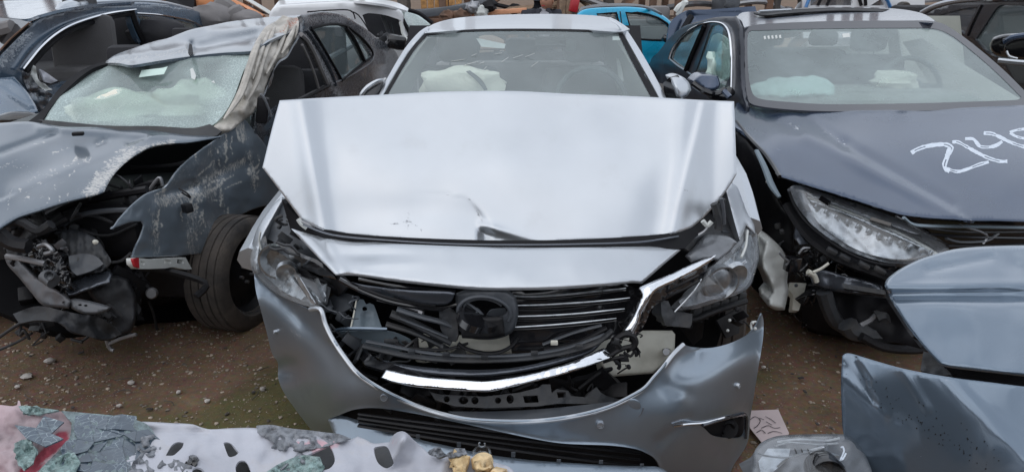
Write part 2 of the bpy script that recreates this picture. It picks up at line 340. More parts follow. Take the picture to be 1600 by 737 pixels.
def tps(ctrl):
    C = np.array([(a/100, b/100) for a, b, _ in ctrl]); Z = np.array([c for *_, c in ctrl]); n = len(C)
    if n < 3: return lambda X: np.full(len(X), Z.mean())
    D = np.linalg.norm(C[:, None]-C[None], axis=2); K = np.where(D > 0, D*D*np.log(D+1e-12), 0) + np.eye(n)*1e-4
    Pm = np.hstack([np.ones((n, 1)), C]); A = np.zeros((n+3, n+3)); A[:n, :n] = K; A[:n, n:] = Pm; A[n:, :n] = Pm.T
    A[n:, n:] = np.eye(3)*-1e-9
    w_ = np.linalg.solve(A, np.concatenate([Z, np.zeros(3)]))
    def f(X):
        X = np.asarray(X)/100; d = np.linalg.norm(X[:, None]-C[None], axis=2); k = np.where(d > 0, d*d*np.log(d+1e-12), 0)
        return k @ w_[:n] + w_[n] + X @ w_[n+1:]
    return f
def inside(poly, X):
    x, y = X[:, 0], X[:, 1]; r = np.zeros(len(X), bool); n = len(poly)
    for i in range(n):
        x1, y1 = poly[i]; x2, y2 = poly[(i+1) % n]
        c = ((y1 > y) != (y2 > y)); xx = (x2-x1)*(y-y1)/((y2-y1) if y2 != y1 else 1e-9)+x1
        r ^= c & (x < xx)
    return r
def edist(poly, X):
    d = np.full(len(X), 1e9); n = len(poly)
    for i in range(n):
        a = np.array(poly[i]); b = np.array(poly[(i+1) % n]); ab = b-a; t = np.clip(((X-a)@ab)/max(ab@ab, 1e-9), 0, 1)
        d = np.minimum(d, np.linalg.norm(X-(a+t[:, None]*ab), axis=1))
    return d
def sheet(name, parent, m, outline, ctrl, holes=(), res=9, thick=.004, disp=None, rnd=True, wear=None, roll=0, rolld=.012, push=None, kind=None, smooth=True, corner=42):
    """a bent panel: its outline as seen along the sight lines, laid on the panel's own surface in space, with real thickness"""
    OL = spline2(outline, res, rnd=rnd, corner=corner); HL = [spline2(h, min(res, 5), rnd=rnd, corner=80) for h in holes]
    op = [tuple(p) for p in OL]; hp = [[tuple(p) for p in h] for h in HL]
    xs = [p[0] for p in op]; ys = [p[1] for p in op]
    g = []; row = 0; y = min(ys)+res*.5
    while y < max(ys):
        x = min(xs) + (res*.5 if row % 2 else 0)
        while x < max(xs): g.append((x, y)); x += res
        y += res*.87; row += 1
    if roll:
        n = len(op)
        for fr in (.35, .8):
            for i in range(n):
                a = Vector(op[i-1]); b = Vector(op[(i+1) % n]); t = (b-a)
                if t.length < 1e-6: continue
                t.normalize(); nrm = Vector((-t.y, t.x))
                for s_ in (1, -1):
                    q = Vector(op[i])+nrm*s_*roll*fr; g.append((q.x, q.y))
    G = np.array(g) if g else np.zeros((0, 2))
    if len(G):
        k = inside(op, G)
        de = edist(op, G); k &= de > (roll*.2 if roll else res*.42)
        for h in hp: k &= ~inside(h, G); k &= edist(h, G) > min(res, 5)*.42
        G = G[k]
    vin = [Vector(p) for p in op]; ed = [(i, (i+1) % len(op)) for i in range(len(op))]
    for h in hp:
        b = len(vin); vin += [Vector(p) for p in h]; ed += [(b+i, b+(i+1) % len(h)) for i in range(len(h))]
    vin += [Vector(p) for p in G]
    V, _, Fc, *_ = delaunay_2d_cdt(vin, ed, [], 0, 1e-4)
    X = np.array([tuple(v) for v in V]); T = [f for f in Fc if len(f) == 3]
    cen = np.array([X[list(f)].mean(axis=0) for f in T]); k = inside(op, cen)
    for h in hp: k &= ~inside(h, cen)
    T = [f for f, q in zip(T, k) if q]
    used = sorted({i for f in T for i in f}); rm = {o: i for i, o in enumerate(used)}; X = X[used]; T = [tuple(rm[i] for i in f) for f in T]
    if callable(ctrl): Y = np.array([ctrl(x, y) for x, y in X])
    else: Y = tps([(c[0], c[1], c[2] if c[2] is not None else Yz(c[0], c[1], c[3])) for c in ctrl])(X)
    if roll:
        d = edist(op, X); Y = Y + rolld*np.clip(1-d/roll, 0, 1)**2
    if disp: Y = Y + np.array([disp(x, y) for x, y in X])
    P = [at(x, y, yy) for (x, y), yy in zip(X, Y)]
    if len(T) and True:
        camv = Vector((0, 0, H)); TT = []
        for a, b, c in T:
            n_ = (P[b]-P[a]).cross(P[c]-P[a]); TT.append((a, b, c) if n_.dot(camv-P[a]) > 0 else (a, c, b))
        T = TT
    nv = len(P); N = [Vector((0, 0, 0)) for _ in P]
    for a, b, c in T:
        n_ = (P[b]-P[a]).cross(P[c]-P[a])
        for i in (a, b, c): N[i] += n_
    N = [n_.normalized() if n_.length > 0 else Vector((0, -1, 0)) for n_ in N]
    Bk = [p+Vector(push) for p in P] if push is not None else [p-n_*thick for p, n_ in zip(P, N)]
    ec = {}
    for a, b, c in T:
        for e in ((a, b), (b, c), (c, a)): ec[e] = 1
    rim = [e for e in ec if (e[1], e[0]) not in ec]
    vs = P + Bk; fs = list(T) + [(a+nv, c+nv, b+nv) for a, b, c in T]
    sm = [smooth]*len(fs)
    ri = {}
    def rv(i):
        if i not in ri: ri[i] = len(vs); vs.append(P[i]); vs.append(Bk[i])
        return ri[i]
    for a, b in rim:
        i, j = rv(a), rv(b); fs.append((i, i+1, j+1, j)); sm.append(True)
    og = origin(parent); me = bpy.data.meshes.new(name); me.from_pydata([v-og for v in vs], [], fs); me.update()
    me.polygons.foreach_set('use_smooth', sm)
    if wear:
        wa = me.attributes.new('wear', 'FLOAT', 'POINT'); val = [wear(x, y) for x, y in X]; allv = [0.0]*len(vs)
        for i in range(nv): allv[i] = val[i]; allv[i+nv] = val[i]
        for i, k_ in ri.items(): allv[k_] = val[i]; allv[k_+1] = val[i]
        wa.data.foreach_set('value', allv)
    o = link(name, me, m, parent, smooth=False)
    if kind: o['kind'] = kind
    return o
def nz(x, y, s, seed=0): return noise.noise(Vector((x/s, y/s, seed*7.3)))
def ridge(x, y, s, seed=0): return 1-abs(noise.noise(Vector((x/s, y/s, seed*7.3))))*2
def seg_d(x, y, a, b):
    ax, ay = a; bx, by = b; dx, dy = bx-ax, by-ay; t = max(0, min(1, ((x-ax)*dx+(y-ay)*dy)/(dx*dx+dy*dy+1e-9)))
    px, py = ax+t*dx, ay+t*dy; s = math.copysign(1, (x-ax)*dy-(y-ay)*dx)
    return math.hypot(x-px, y-py), s, t
def gauss(d, w_): return math.exp(-(d/w_)**2)
def pathY(pts, Y):                      # picture path + distances -> points in space
    if callable(Y): return [at(p[0], p[1], Y(p[0], p[1])) for p in pts]
    return [at(p[0], p[1], (p[2] if len(p) > 2 else Y)) for p in pts]
def rod(name, parent, m, pts, Y, r, seg=8, flat=1.0, smooth_path=True):
    return MB().tube(pathY(pts, Y), r, seg, smooth_path, flat).build(name, m, parent)
def ellipse(cx, cy, rx, ry, n=20, rot=0.):
    c, s = math.cos(rot), math.sin(rot)
    return [(cx+rx*math.cos(2*math.pi*i/n)*c-ry*math.sin(2*math.pi*i/n)*s, cy+rx*math.cos(2*math.pi*i/n)*s+ry*math.sin(2*math.pi*i/n)*c) for i in range(n)]
def seat(parent, mbm, c, wd, hgt, yaw=0., headrest=True):
    """a car seat: backrest under the seat object, headrest and posts as its pieces"""
    c = Vector(c); rm = Matrix.Rotation(yaw, 3, 'Z')
    o = MB().box(c+Vector((0, 0, hgt*.42)), (wd, .14, hgt), Matrix.Rotation(yaw, 3, 'Z') @ Matrix.Rotation(-.18, 3, 'X'), .06).box(c+rm @ Vector((0, -.25, -.02)), (wd, .5, .16), (0, 0, yaw), .06).build('seat', mbm, parent)
    if headrest:
        hc = c+rm @ Vector((0, .08, hgt*.95+.09))
        MB().box(hc, (wd*.52, .11, .19), (0, 0, yaw), .05).build('headrest', mbm, o)
        for s_ in (-.05, .05): MB().tube([hc+rm @ Vector((s_, 0, -.07)), hc+rm @ Vector((s_, 0, -.16))], .006).build('headrest_post', M['metal'], o)
    return o
def steering(parent, c, r, tilt=.5, yaw=0.):
    rm = Matrix.Rotation(yaw, 3, 'Z') @ Matrix.Rotation(R(90)-tilt, 3, 'X'); c = Vector(c)
    mb = MB().tube([c+rm @ Vector((r*math.cos(a), r*math.sin(a), 0)) for a in [2*math.pi*i/24 for i in range(24)]], .016, 8, closed=True)
    for a in (0, math.pi, -math.pi/2): mb.tube([c, c+rm @ Vector((r*math.cos(a), r*math.sin(a), 0))], .014)
    mb.blob(c, (r*.4, r*.4, .05))
    return mb.build('steering_wheel', M['dash'], parent)
def wheel(parent, c, axis, r=.31, wd=.2, rimr=.20):
    w0 = wd/2; prof = [(rimr, -w0*.8), (rimr+.02, -w0), (r-.03, -w0), (r-.008, -w0*.85)]
    n = 4
    for k in range(n):                  # tread ribs with grooves between
        a = -w0*.78+2*w0*.78*k/n; b = -w0*.78+2*w0*.78*(k+1)/n
        prof += [(r, a+.003), (r, b-.006), (r-.009, b-.005), (r-.009, b+.002)]
    prof += [(r-.008, w0*.85), (r-.03, w0), (rimr+.02, w0), (rimr, w0*.8)]
    wh = MB().lathe(c, axis, [(.001, -.02), (.06, -.02), (.06, .03), (.001, .03)], 16, closed=False).build('wheel', M['metal'], parent)
    MB().lathe(c, axis, prof, 48).build('tyre', M['tyre'], wh)
    rmb = MB().lathe(c, axis, [(rimr+.004, w0*.85), (rimr+.010, w0*.78), (rimr-.006, w0*.6), (rimr-.02, w0*.3), (.12, w0*.25), (.07, w0*.45), (.001, w0*.45), (.001, w0*.3), (.11, w0*.05), (rimr-.02, -.02), (rimr-.008, -w0*.8), (rimr+.004, -w0*.85)], 36, closed=False)
    rmb.build('rim', M['black_plastic'], wh)
    MB().lathe(c, axis, [(rimr+.004, w0*.84), (rimr+.010, w0*.9), (rimr+.016, w0*.84), (rimr+.010, w0*.76)], 48).build('rim_edge', M['metal'], wh)
    A = Vector(axis).normalized(); u = A.orthogonal().normalized(); v = A.cross(u)
    for k in range(5):
        b = MB()
        an = 2*math.pi*k/5; p = Vector(c)+(u*math.cos(an)+v*math.sin(an))*.045+A*w0*.45; b.tube([p, p+A*.018], .009, 6)
        b.build('wheel_nut', M['metal'], wh)
    b = MB()
    for k in range(10):
        an = 2*math.pi*k/10; p = Vector(c)+(u*math.cos(an)+v*math.sin(an))*.15+A*w0*.30; b.tube([p, p+A*.004], .018, 8)
    b.build('vent_hole', M['frit'], wh)
    return wh
def clutter(name, parent, m, rng, n, seed, size=.05, kind='stuff'):
    """small broken bits: plates, brackets, hoses and clips inside a wrecked nose"""
    rr = random.Random(seed); b = MB()
    for i in range(n):
        px = rr.uniform(rng[0], rng[2]); py = rr.uniform(rng[1], rng[3]); Y = rr.uniform(*rng[4]) if not callable(rng[4]) else rng[4](px, py)+rr.uniform(-.08, .08)
        p = at(px, py, Y); k = rr.random(); s_ = size*rr.uniform(.5, 1.6)
        ro = (rr.uniform(-.9, .9), rr.uniform(-.9, .9), rr.uniform(-1.5, 1.5))
        if k < .45: b.box(p, (s_*1.5, s_*.18, s_*.8), ro, .003)
        elif k < .7: b.box(p, (s_*.6, s_*.5, s_*.6), ro, .006)
        else:
            q = [p]
            for j in range(3): q.append(q[-1]+Vector((rr.uniform(-1, 1), rr.uniform(-.4, .4), rr.uniform(-.8, .6)))*s_*1.3)
            b.tube(q, s_*rr.uniform(.06, .14), 6)
    return b.build(name, m, parent, kind)
# ================================================================== THE GROUND
def make_ground():
    m = bpy.data.materials.new('damp_brown_earth'); m.use_nodes = True; t = m.node_tree; b = t.nodes['Principled BSDF']; Lk = t.links.new
    tc = nn(t, 'ShaderNodeTexCoord')
    n1 = nn(t, 'ShaderNodeTexNoise'); n1.inputs['Scale'].default_value = 1.6; n1.inputs['Detail'].default_value = 8; n1.inputs['Roughness'].default_value = .65
    n2 = nn(t, 'ShaderNodeTexNoise'); n2.inputs['Scale'].default_value = 38; n2.inputs['Detail'].default_value = 6; n2.inputs['Roughness'].default_value = .7
    n3 = nn(t, 'ShaderNodeTexNoise'); n3.inputs['Scale'].default_value = 2.1; n3.inputs['Detail'].default_value = 5
    vo = nn(t, 'ShaderNodeTexVoronoi'); vo.inputs['Scale'].default_value = 120
    mp = nn(t, 'ShaderNodeMapping'); mp.inputs['Location'].default_value = (3.3, 1.2, 0)
    Lk(tc.outputs['Object'], mp.inputs[0]); Lk(mp.outputs[0], n3.inputs['Vector'])
    for n in (n1, n2, vo): Lk(tc.outputs['Object'], n.inputs['Vector'])
    c1 = nn(t, 'ShaderNodeValToRGB'); e = c1.color_ramp.elements; e[0].position = .3; e[0].color = (.088, .054, .035, 1); e[1].position = .7; e[1].color = (.225, .145, .093, 1)
    Lk(n1.outputs['Fac'], c1.inputs[0])
    c2 = nn(t, 'ShaderNodeMix', data_type='RGBA', blend_type='OVERLAY'); c2.inputs[0].default_value = .8; Lk(c1.outputs[0], c2.inputs[6]); Lk(n2.outputs['Color'], c2.inputs[7])
    hs = nn(t, 'ShaderNodeMapRange'); hs.inputs[1].default_value = .56; hs.inputs[2].default_value = .70; hs.inputs[4].default_value = .6; Lk(n3.outputs['Fac'], hs.inputs[0])
    ds = nn(t, 'ShaderNodeVectorMath', operation='DISTANCE'); ds.inputs[1].default_value = (-.92, 2.50, 0); Lk(tc.outputs['Object'], ds.inputs[0])
    rd = nn(t, 'ShaderNodeMapRange'); rd.inputs[1].default_value = .15; rd.inputs[2].default_value = .75; rd.inputs[3].default_value = .30; rd.inputs[4].default_value = 0; Lk(ds.outputs['Value'], rd.inputs[0])
    sm_ = nn(t, 'ShaderNodeMath', operation='ADD'); Lk(rd.outputs[0], sm_.inputs[0]); Lk(n3.outputs['Fac'], sm_.inputs[1]); Lk(sm_.outputs[0], hs.inputs[0])
    c3 = nn(t, 'ShaderNodeMix', data_type='RGBA'); c3.inputs[7].default_value = (.075, .090, .024, 1); Lk(hs.outputs[0], c3.inputs[0]); Lk(c2.outputs[2], c3.inputs[6])
    sp = nn(t, 'ShaderNodeMapRange'); sp.inputs[1].default_value = .10; sp.inputs[2].default_value = .22; sp.inputs[3].default_value = 1; sp.inputs[4].default_value = 0; Lk(vo.outputs['Distance'], sp.inputs[0])
    sg = nn(t, 'ShaderNodeSeparateColor'); Lk(vo.outputs['Color'], sg.inputs[0])
    gt = nn(t, 'ShaderNodeMath', operation='GREATER_THAN'); gt.inputs[1].default_value = .86; Lk(sg.outputs[0], gt.inputs[0])
    ml = nn(t, 'ShaderNodeMath', operation='MULTIPLY'); Lk(sp.outputs[0], ml.inputs[0]); Lk(gt.outputs[0], ml.inputs[1])
    c4 = nn(t, 'ShaderNodeMix', data_type='RGBA'); c4.inputs[7].default_value = (.26, .24, .21, 1); Lk(ml.outputs[0], c4.inputs[0]); Lk(c3.outputs[2], c4.inputs[6])
    Lk(c4.outputs[2], b.inputs['Base Color']); setin(b, 'Roughness', .85); setin(b, 'Specular IOR Level', .3)
    bp = nn(t, 'ShaderNodeBump'); bp.inputs['Strength'].default_value = .9; bp.inputs['Distance'].default_value = .012
    ad = nn(t, 'ShaderNodeMath', operation='MULTIPLY_ADD'); ad.inputs[1].default_value = .6; Lk(n2.outputs['Fac'], ad.inputs[0]); Lk(ml.outputs[0], ad.inputs[2])
    Lk(ad.outputs[0], bp.inputs['Height']); Lk(bp.outputs[0], b.inputs['Normal'])
    xs = [-200, -60, -20, -8] + [-5+.08*i for i in range(0, 113)] + [6, 12, 40, 200]
    ys = [-200, -40, -8, 0] + [.6+.08*i for i in range(0, 70)] + [7, 9, 14, 30, 80, 400]
    vs = [(x, y, (.016*noise.noise(Vector((x*1.3, y*1.3, 0)))+.006*noise.noise(Vector((x*6, y*6, 3)))) if (-5 < x < 4 and .6 < y < 6) else 0) for y in ys for x in xs]
    n = len(xs); fs = [(j*n+i, j*n+i+1, (j+1)*n+i+1, (j+1)*n+i) for j in range(len(ys)-1) for i in range(n-1)]
    me = bpy.data.meshes.new('ground'); me.from_pydata(vs, [], fs); me.update()
    o = link('ground', me, m); o['kind'] = 'structure'; o['label'] = 'damp brown earth with moss and scattered gravel between the wrecked cars'
    # loose gravel
    rr = random.Random(3); b2 = MB(); ico = bmesh.new(); bmesh.ops.create_icosphere(ico, subdivisions=1, radius=1)
    iv = [v.co.copy() for v in ico.verts]; fi = [tuple(v.index for v in f.verts) for f in ico.faces]; ico.free()
    V = []; Fs = []
    for (x0, x1, y0, y1, cnt) in ((-3.4, -.5, 1.5, 4.2, 15000), (.75, 2.6, 1.4, 4.2, 7000)):
        for i in range(cnt):
            x = rr.uniform(x0, x1); y = rr.uniform(y0, y1)
            if noise.noise(Vector((x*2, y*2, 9))) < -.12 and rr.random() < .7: continue
            r = .0018+.0075*rr.random()**6; s = (r*rr.uniform(.8, 1.5), r*rr.uniform(.8, 1.3), r*rr.uniform(.4, .8)); a = rr.uniform(0, 6.28); ca, sa = math.cos(a), math.sin(a); bb = len(V)
            z = .016*noise.noise(Vector((x*1.3, y*1.3, 0)))+.002
            for v in iv:
                j = 1+rr.uniform(-.2, .2); vx, vy = v.x*s[0]*j, v.y*s[1]*j; V.append((x+vx*ca-vy*sa, y+vx*sa+vy*ca, z+v.z*s[2]))
            Fs += [(p+bb, q+bb, u+bb) for p, q, u in fi]
    me = bpy.data.meshes.new('gravel'); me.from_pydata(V, [], Fs); me.update()
    gm = mat('gravel_mix', (.27, .225, .18), .85, var=.75, scale=22, detail=1)
    o = link('gravel', me, gm, smooth=False); o['kind'] = 'stuff'; o['label'] = 'small pale gravel pieces scattered over the brown earth'
make_ground()
rr = random.Random(19); b = MB()
for i in range(150):
    x, y = (rr.uniform(-3.0, -.6), rr.uniform(1.6, 3.6)) if i < 95 else (rr.uniform(.8, 2.2), rr.uniform(1.7, 3.6)); s_ = rr.uniform(.004, .014)
    if rr.random() < .3: a = rr.uniform(0, 6.28); b.tube([(x, y, .012), (x+.03*math.cos(a), y+.03*math.sin(a), .016), (x+.07*math.cos(a+.3), y+.07*math.sin(a+.3), .011)], .0016, 5)
    else: b.box((x, y, .010+s_*.2), (s_*1.8, s_, s_*.35), (rr.uniform(-.3, .3), rr.uniform(-.3, .3), rr.uniform(0, 3)))
o = b.build('plastic_crumbs', mat('dark_crumbs', (.05, .045, .045), .6, var=.6, scale=8), None, 'stuff'); o['label'] = 'dark plastic crumbs and twigs strewn over the brown earth'
STONES = [(78, 563, 9, 5, 'largest pale flat stone on the earth under the left wreck'), (42, 587, 10, 4, 'long thin pale stone lying left of the crumpled panel top'), (27, 603, 5, 3, 'small dull stone on the earth at the left edge'),
          (411, 607, 5, 5, 'grey round stone on earth beside the silver bumper corner'), (324, 626, 5, 4, 'pale stone on mossy earth above the holed white skin'), (205, 597, 6, 4, 'brownish stone in the middle of the bare earth patch'),
          (186, 633, 5, 3, 'bright pebble just above the shattered tinted panel'), (279, 612, 4, 4, 'pale pebble between the grey round stone and the panel'), (1193, 573, 4, 3, 'pale pebble on earth right of the silver bumper')]
for (px, py, w_, h_, lb) in STONES:
    p = az(px, py, .012); k = p.y/F
    o = MB().blob(p, (w_*k, w_*k*.9, h_*k*.9), amp=.35, seg=10, seed=px).build('stone', M['stone']); tag(o, lb, 'stone', 'stones lying on the earth')
t = thing('paper_card', 'pinkish wet printed paper card lying on earth by the silver bumper', 'paper', az(1200, 665, .02))
pc = lambda x, y: Yz(x, y, .02)
sheet('card', t, M['paper'], [(1168, 641), (1216, 639), (1233, 676), (1219, 692), (1190, 690), (1172, 668)], pc, res=8, thick=.003, rnd=False)
pz = lambda x, y: Yz(x, y, .0235)
b = MB()
for s in [[(1172, 655), (1180, 650), (1188, 656), (1184, 664), (1178, 668)], [(1196, 650), (1204, 654), (1212, 660)], [(1190, 668), (1200, 664), (1210, 668), (1219, 667)], [(1186, 652), (1194, 655)], [(1200, 676), (1210, 673), (1222, 676)], [(1182, 675), (1190, 671), (1196, 676)], [(1197, 658), (1206, 663)]]:
    b.tube(pathY(s, pz), .0016, 5, flat=.5)
b.build('printed_scribble', M['ink'], t)

# ================================================================== SILVER SEDAN IN THE MIDDLE
S = thing('silver_sedan', 'silver sedan in the middle with buckled bonnet, broken grille and torn front bumper', 'car', (0, 3.8, 0), 'wrecked cars in the scrapyard')
def hood_disp(x, y):
    d = 0
    # long pressed creases running down each side
    for (a, b, s) in (((468, 150), (503, 365), 1), ((1098, 150), (1052, 375), -1)):
        dd, sg, t_ = seg_d(x, y, a, b); d += -.020*gauss(dd, 15) + (.028*(1-math.exp(-(dd/26)**2)) if sg*s > 0 else 0)
    d += .010*gauss(seg_d(x, y, (1125, 150), (1110, 330))[0], 16)
    # impact dent above the leading edge
    ax_ = 715+42*((y-306)/46)**.6 if y > 306 else 700          # the arc where the metal kinked
    if y > 300: d += .015*math.exp(-((y-346)/28)**2)*(math.exp(-((ax_-x)/40)**2) if x < ax_ else math.exp(-((x-ax_)/8)**2))
    if x > 744:                                               # puckered fold running off along the edge
        yr = 354+(x-757)*.26; k_ = min(1, (x-744)/12)*math.exp(-max(0, x-770)/42)
        d += k_*(.029*min(1, max(0, (y-yr)/10)) - .012*math.exp(-((y-yr)/8)**2))
    d += .012*nz(x, y*1.4, 190, 2)+.0035*nz(x, y, 60, 5)
    d += .014*math.exp(-((x-640)/90)**2-((y-330)/28)**2)
    return d
def hood_wear(x, y):
    k = 0
    for a, b in (((639, 328), (637, 360)), ((600, 352), (638, 346)), ((642, 346), (660, 362)), ((696, 305), (720, 307)), ((728, 309), (738, 314)), ((744, 330), (755, 347)), ((1060, 293), (1078, 300))):
        k = max(k, gauss(seg_d(x, y, a, b)[0], 2.2))
    return k*.66
hood = sheet('hood', S, M['silver'], [(437, 157), (520, 152), (600, 148), (690, 143.5), (800, 142.5), (895, 147), (1000, 151), (1088, 156), (1147, 158.5), (1151, 272), (1138, 294), (1116, 322), (1090, 348), (1070, 360), (1030, 369), (960, 374), (880, 377), (780, 379), (700, 378), (600, 372), (520, 364), (472, 345), (441, 303), (410, 262), (424, 205)],
      [(437, 157, 2.60), (600, 148, 2.69), (800, 142, 2.72), (1000, 150, 2.69), (1147, 158, 2.60), (410, 262, 2.47), (560, 262, 2.46), (800, 262, 2.45), (1010, 262, 2.46), (1151, 272, 2.47), (472, 345, 2.40), (600, 372, 2.31), (800, 379, 2.29), (1000, 373, 2.31), (1090, 348, 2.40), (600, 320, 2.37), (800, 325, 2.36), (1000, 320, 2.37)],
      res=4, thick=.006, disp=hood_disp, wear=hood_wear, roll=3, rolld=.005, corner=30)
# fold: the bonnet's rear half drops behind the crest to the cowl
hcf = tps([(437, 157, 2.60), (600, 148, 2.69), (800, 142, 2.72), (1000, 150, 2.69), (1147, 158, 2.60), (410, 262, 2.47), (560, 262, 2.46), (800, 262, 2.45), (1010, 262, 2.46), (1151, 272, 2.47), (472, 345, 2.40), (600, 372, 2.31), (800, 379, 2.29), (1000, 373, 2.31), (1090, 348, 2.40), (600, 320, 2.37), (800, 325, 2.36), (1000, 320, 2.37)])
q = [at(x, y, float(hcf([(x, y)])[0])+hood_disp(x, y)+.012) for x, y in ((437, 158), (470, 156.5), (520, 153), (600, 149), (690, 144.5), (800, 143.5), (895, 148), (1000, 152), (1050, 154.5), (1088, 157), (1147, 159.5))]
b = MB(); bk = [Vector((p.x*.92+.04, 3.42, .985)) for p in q]; md = [(p+c)/2+Vector((0, 0, .03)) for p, c in zip(q, bk)]
for rows in ((q, md), (md, bk)):
    for i in range(len(q)-1):
        a_, b_, c_, d_ = rows[0][i]+Vector((0, .012, -.03)), rows[0][i+1]+Vector((0, .012, -.03)), rows[1][i+1], rows[1][i]
        b.add([a_, b_, c_, d_, a_-Vector((0, 0, .012)), b_-Vector((0, 0, .012)), c_-Vector((0, 0, .012)), d_-Vector((0, 0, .012))], [(0, 1, 2, 3), (7, 6, 5, 4), (0, 4, 5, 1), (1, 5, 6, 2), (2, 6, 7, 3), (3, 7, 4, 0)], True)
b.build('hood_rear_half', M['silver'], hood)
def nose_disp(x, y):
    d = 0
    dd, sg, _ = seg_d(x, y, (498, 362), (540, 434)); d += .018*gauss(dd, 10)
    d += .010*math.exp(-((x-580)/50)**2-((y-398)/8)**2) - .007*math.exp(-((x-600)/50)**2-((y-412)/7)**2)
    d += .006*nz(x, y*2, 90, 11)+.002*nz(x, y, 30, 4)
    return d
def nose_wear(x, y):
    k = 0
    for c in ((752, 446), (848, 444), (864, 446), (724, 435), (692, 446), (970, 392)): k = max(k, gauss(math.hypot((x-c[0])*.6, y-c[1]), 1.8))
    return k*.75
sheet('hood_nose', S, M['silver'], [(455, 357), (505, 370), (600, 379), (700, 384), (800, 386.5), (900, 386.5), (1000, 385), (1073, 383), (1050, 402), (1003, 443), (985, 442), (950, 446), (900, 450), (850, 452.5), (800, 453.5), (760, 453), (700, 449), (620, 440), (560, 431), (525, 430), (490, 395)],
      [(455, 357, 2.42), (600, 379, 2.27), (800, 386, 2.25), (1000, 385, 2.29), (1073, 383, 2.38), (525, 430, 2.19), (700, 449, 2.09), (800, 453, 2.075), (900, 450, 2.09), (1003, 443, 2.15), (700, 415, 2.16), (800, 418, 2.15), (900, 416, 2.16), (560, 400, 2.25), (1020, 400, 2.27)],
      res=5, thick=.008, disp=nose_disp, wear=nose_wear, roll=6, rolld=.014, corner=35)
# inner lip under the bonnet, and a black sheet painting the shade in the slot
sheet('hood_gap_shade', S, M['frit'], [(440, 312), (472, 345), (520, 361), (600, 369), (760, 375), (900, 374), (1030, 366), (1072, 356), (1110, 325), (1118, 345), (1085, 372), (1070, 388), (800, 392), (520, 378), (455, 362)], [(440, 312, 2.5), (520, 361, 2.36), (800, 375, 2.33), (1072, 360, 2.4), (800, 392, 2.29), (455, 362, 2.48), (1118, 345, 2.5)], res=12, thick=.02)
MB().tube(pathY([(474, 351, 2.40), (520, 367, 2.33), (600, 375, 2.285), (700, 381, 2.27), (800, 382.5, 2.265), (900, 381.5, 2.27), (1000, 378, 2.30), (1060, 369, 2.36)], None), .0042, 6, flat=.7).build('hood_lip', M['satin'], S)
# bumper skin
bump_out = [(397, 428), (424, 452), (455, 470), (485, 484), (501, 484), (508, 505), (520, 530), (540, 560), (560, 584), (592, 606), (630, 625), (665, 639), (700, 649), (735, 655), (790, 658), (840, 657), (890, 651), (930, 642), (960, 632), (988, 618), (1008, 606), (1022, 590), (1036, 574), (1052, 553), (1069, 538),
            (1082, 542), (1110, 543), (1140, 536), (1165, 524), (1180, 510), (1190, 489), (1193, 500), (1192, 530), (1184, 580), (1176, 630), (1172, 655), (1168, 690), (1150, 720), (1120, 760), (1040, 765), (1028, 722), (1008, 706), (985, 699), (950, 695), (880, 692), (830, 684), (760, 669), (700, 656), (640, 644), (590, 637), (555, 639), (530, 648), (512, 655), (535, 690), (500, 684),
            (470, 650), (445, 615), (435, 592), (434, 566), (425, 552), (417, 520), (409, 490), (400, 455)]
def bump_disp(x, y):
    d = .006*nz(x, y, 120, 21)+.0025*nz(x, y, 35, 22)
    dd, sg, _ = seg_d(x, y, (398, 440), (500, 520)); d += (-.014 if sg > 0 else .010)*(1-math.exp(-(dd/18)**2))*(1 if x < 560 else 0)*gauss(max(0, dd-30), 60)
    sp_ = lambda t, k: k*math.log1p(math.exp(max(-40, min(40, t/k))))
    if x < 560: d += .0030*min(30, sp_((461+(x-397)*.93)-y, 6))*min(1, max(0, (530-x)/60))     # shoulder that turns up to the sky
    if x > 1040: d += .0028*min(40, sp_((600-(x-1050)*.33)-y, 7))*min(1, (x-1040)/50)
    d += .05*gauss(math.hypot((x-452)*.8, y-574), 16)                 # knocked-in corner by the missing lamp
    dd, sg, _ = seg_d(x, y, (436, 600), (520, 690)); d += -.02*gauss(dd, 14)
    d += .006*gauss(seg_d(x, y, (1040, 600), (1075, 617))[0], 12)-.005*gauss(math.hypot(x-1066, y-622), 8)
    
    dd, sg, _ = seg_d(x, y, (1030, 690), (1075, 655)); d += .012*gauss(dd, 9)
    d += .014*gauss(math.hypot((x-480)*.4, y-640), 30)
    return d
def bump_wear(x, y):
    k = gauss(math.hypot((x-462)*1.0-(y-520)*.45, (y-520)*.45), 20)*.42
    k = max(k, .45*gauss(math.hypot(x-600, y-622), 16), .45*gauss(math.hypot(x-1066, y-621), 8), .5*gauss(math.hypot((x-450)*.6, y-588), 9))
    for c in ((703, 658), (831, 672), (480, 640), (1008, 612)): k = max(k, .55*gauss(math.hypot(x-c[0], y-c[1]), 4))
    return k
bump_ctrl = [(397, 428, 2.58), (400, 460, 2.55), (409, 500, 2.55), (420, 545, 2.54), (434, 575, 2.52), (440, 615, 2.50), (455, 470, 2.29), (485, 484, 2.17), (470, 530, 2.25), (500, 600, 2.12), (500, 680, 2.30), (512, 655, 2.14), (520, 530, 2.07), (560, 584, 1.99), (600, 615, 1.93), (630, 625, 1.94), (590, 637, 1.96), (700, 649, 1.88), (700, 656, 1.885), (790, 658, 1.86), (830, 684, 1.87), (890, 651, 1.88), (950, 695, 1.90), (960, 632, 1.92), (1010, 706, 1.93), (1008, 606, 1.96), (1036, 574, 2.0), (1069, 538, 2.06), (1060, 640, 1.97), (1040, 765, 2.0), (1110, 543, 2.12), (1100, 620, 2.05), (1150, 534, 2.22), (1140, 640, 2.16), (1190, 489, 2.42), (1190, 540, 2.38), (1172, 655, 2.34), (1150, 720, 2.25), (1100, 750, 2.1)]
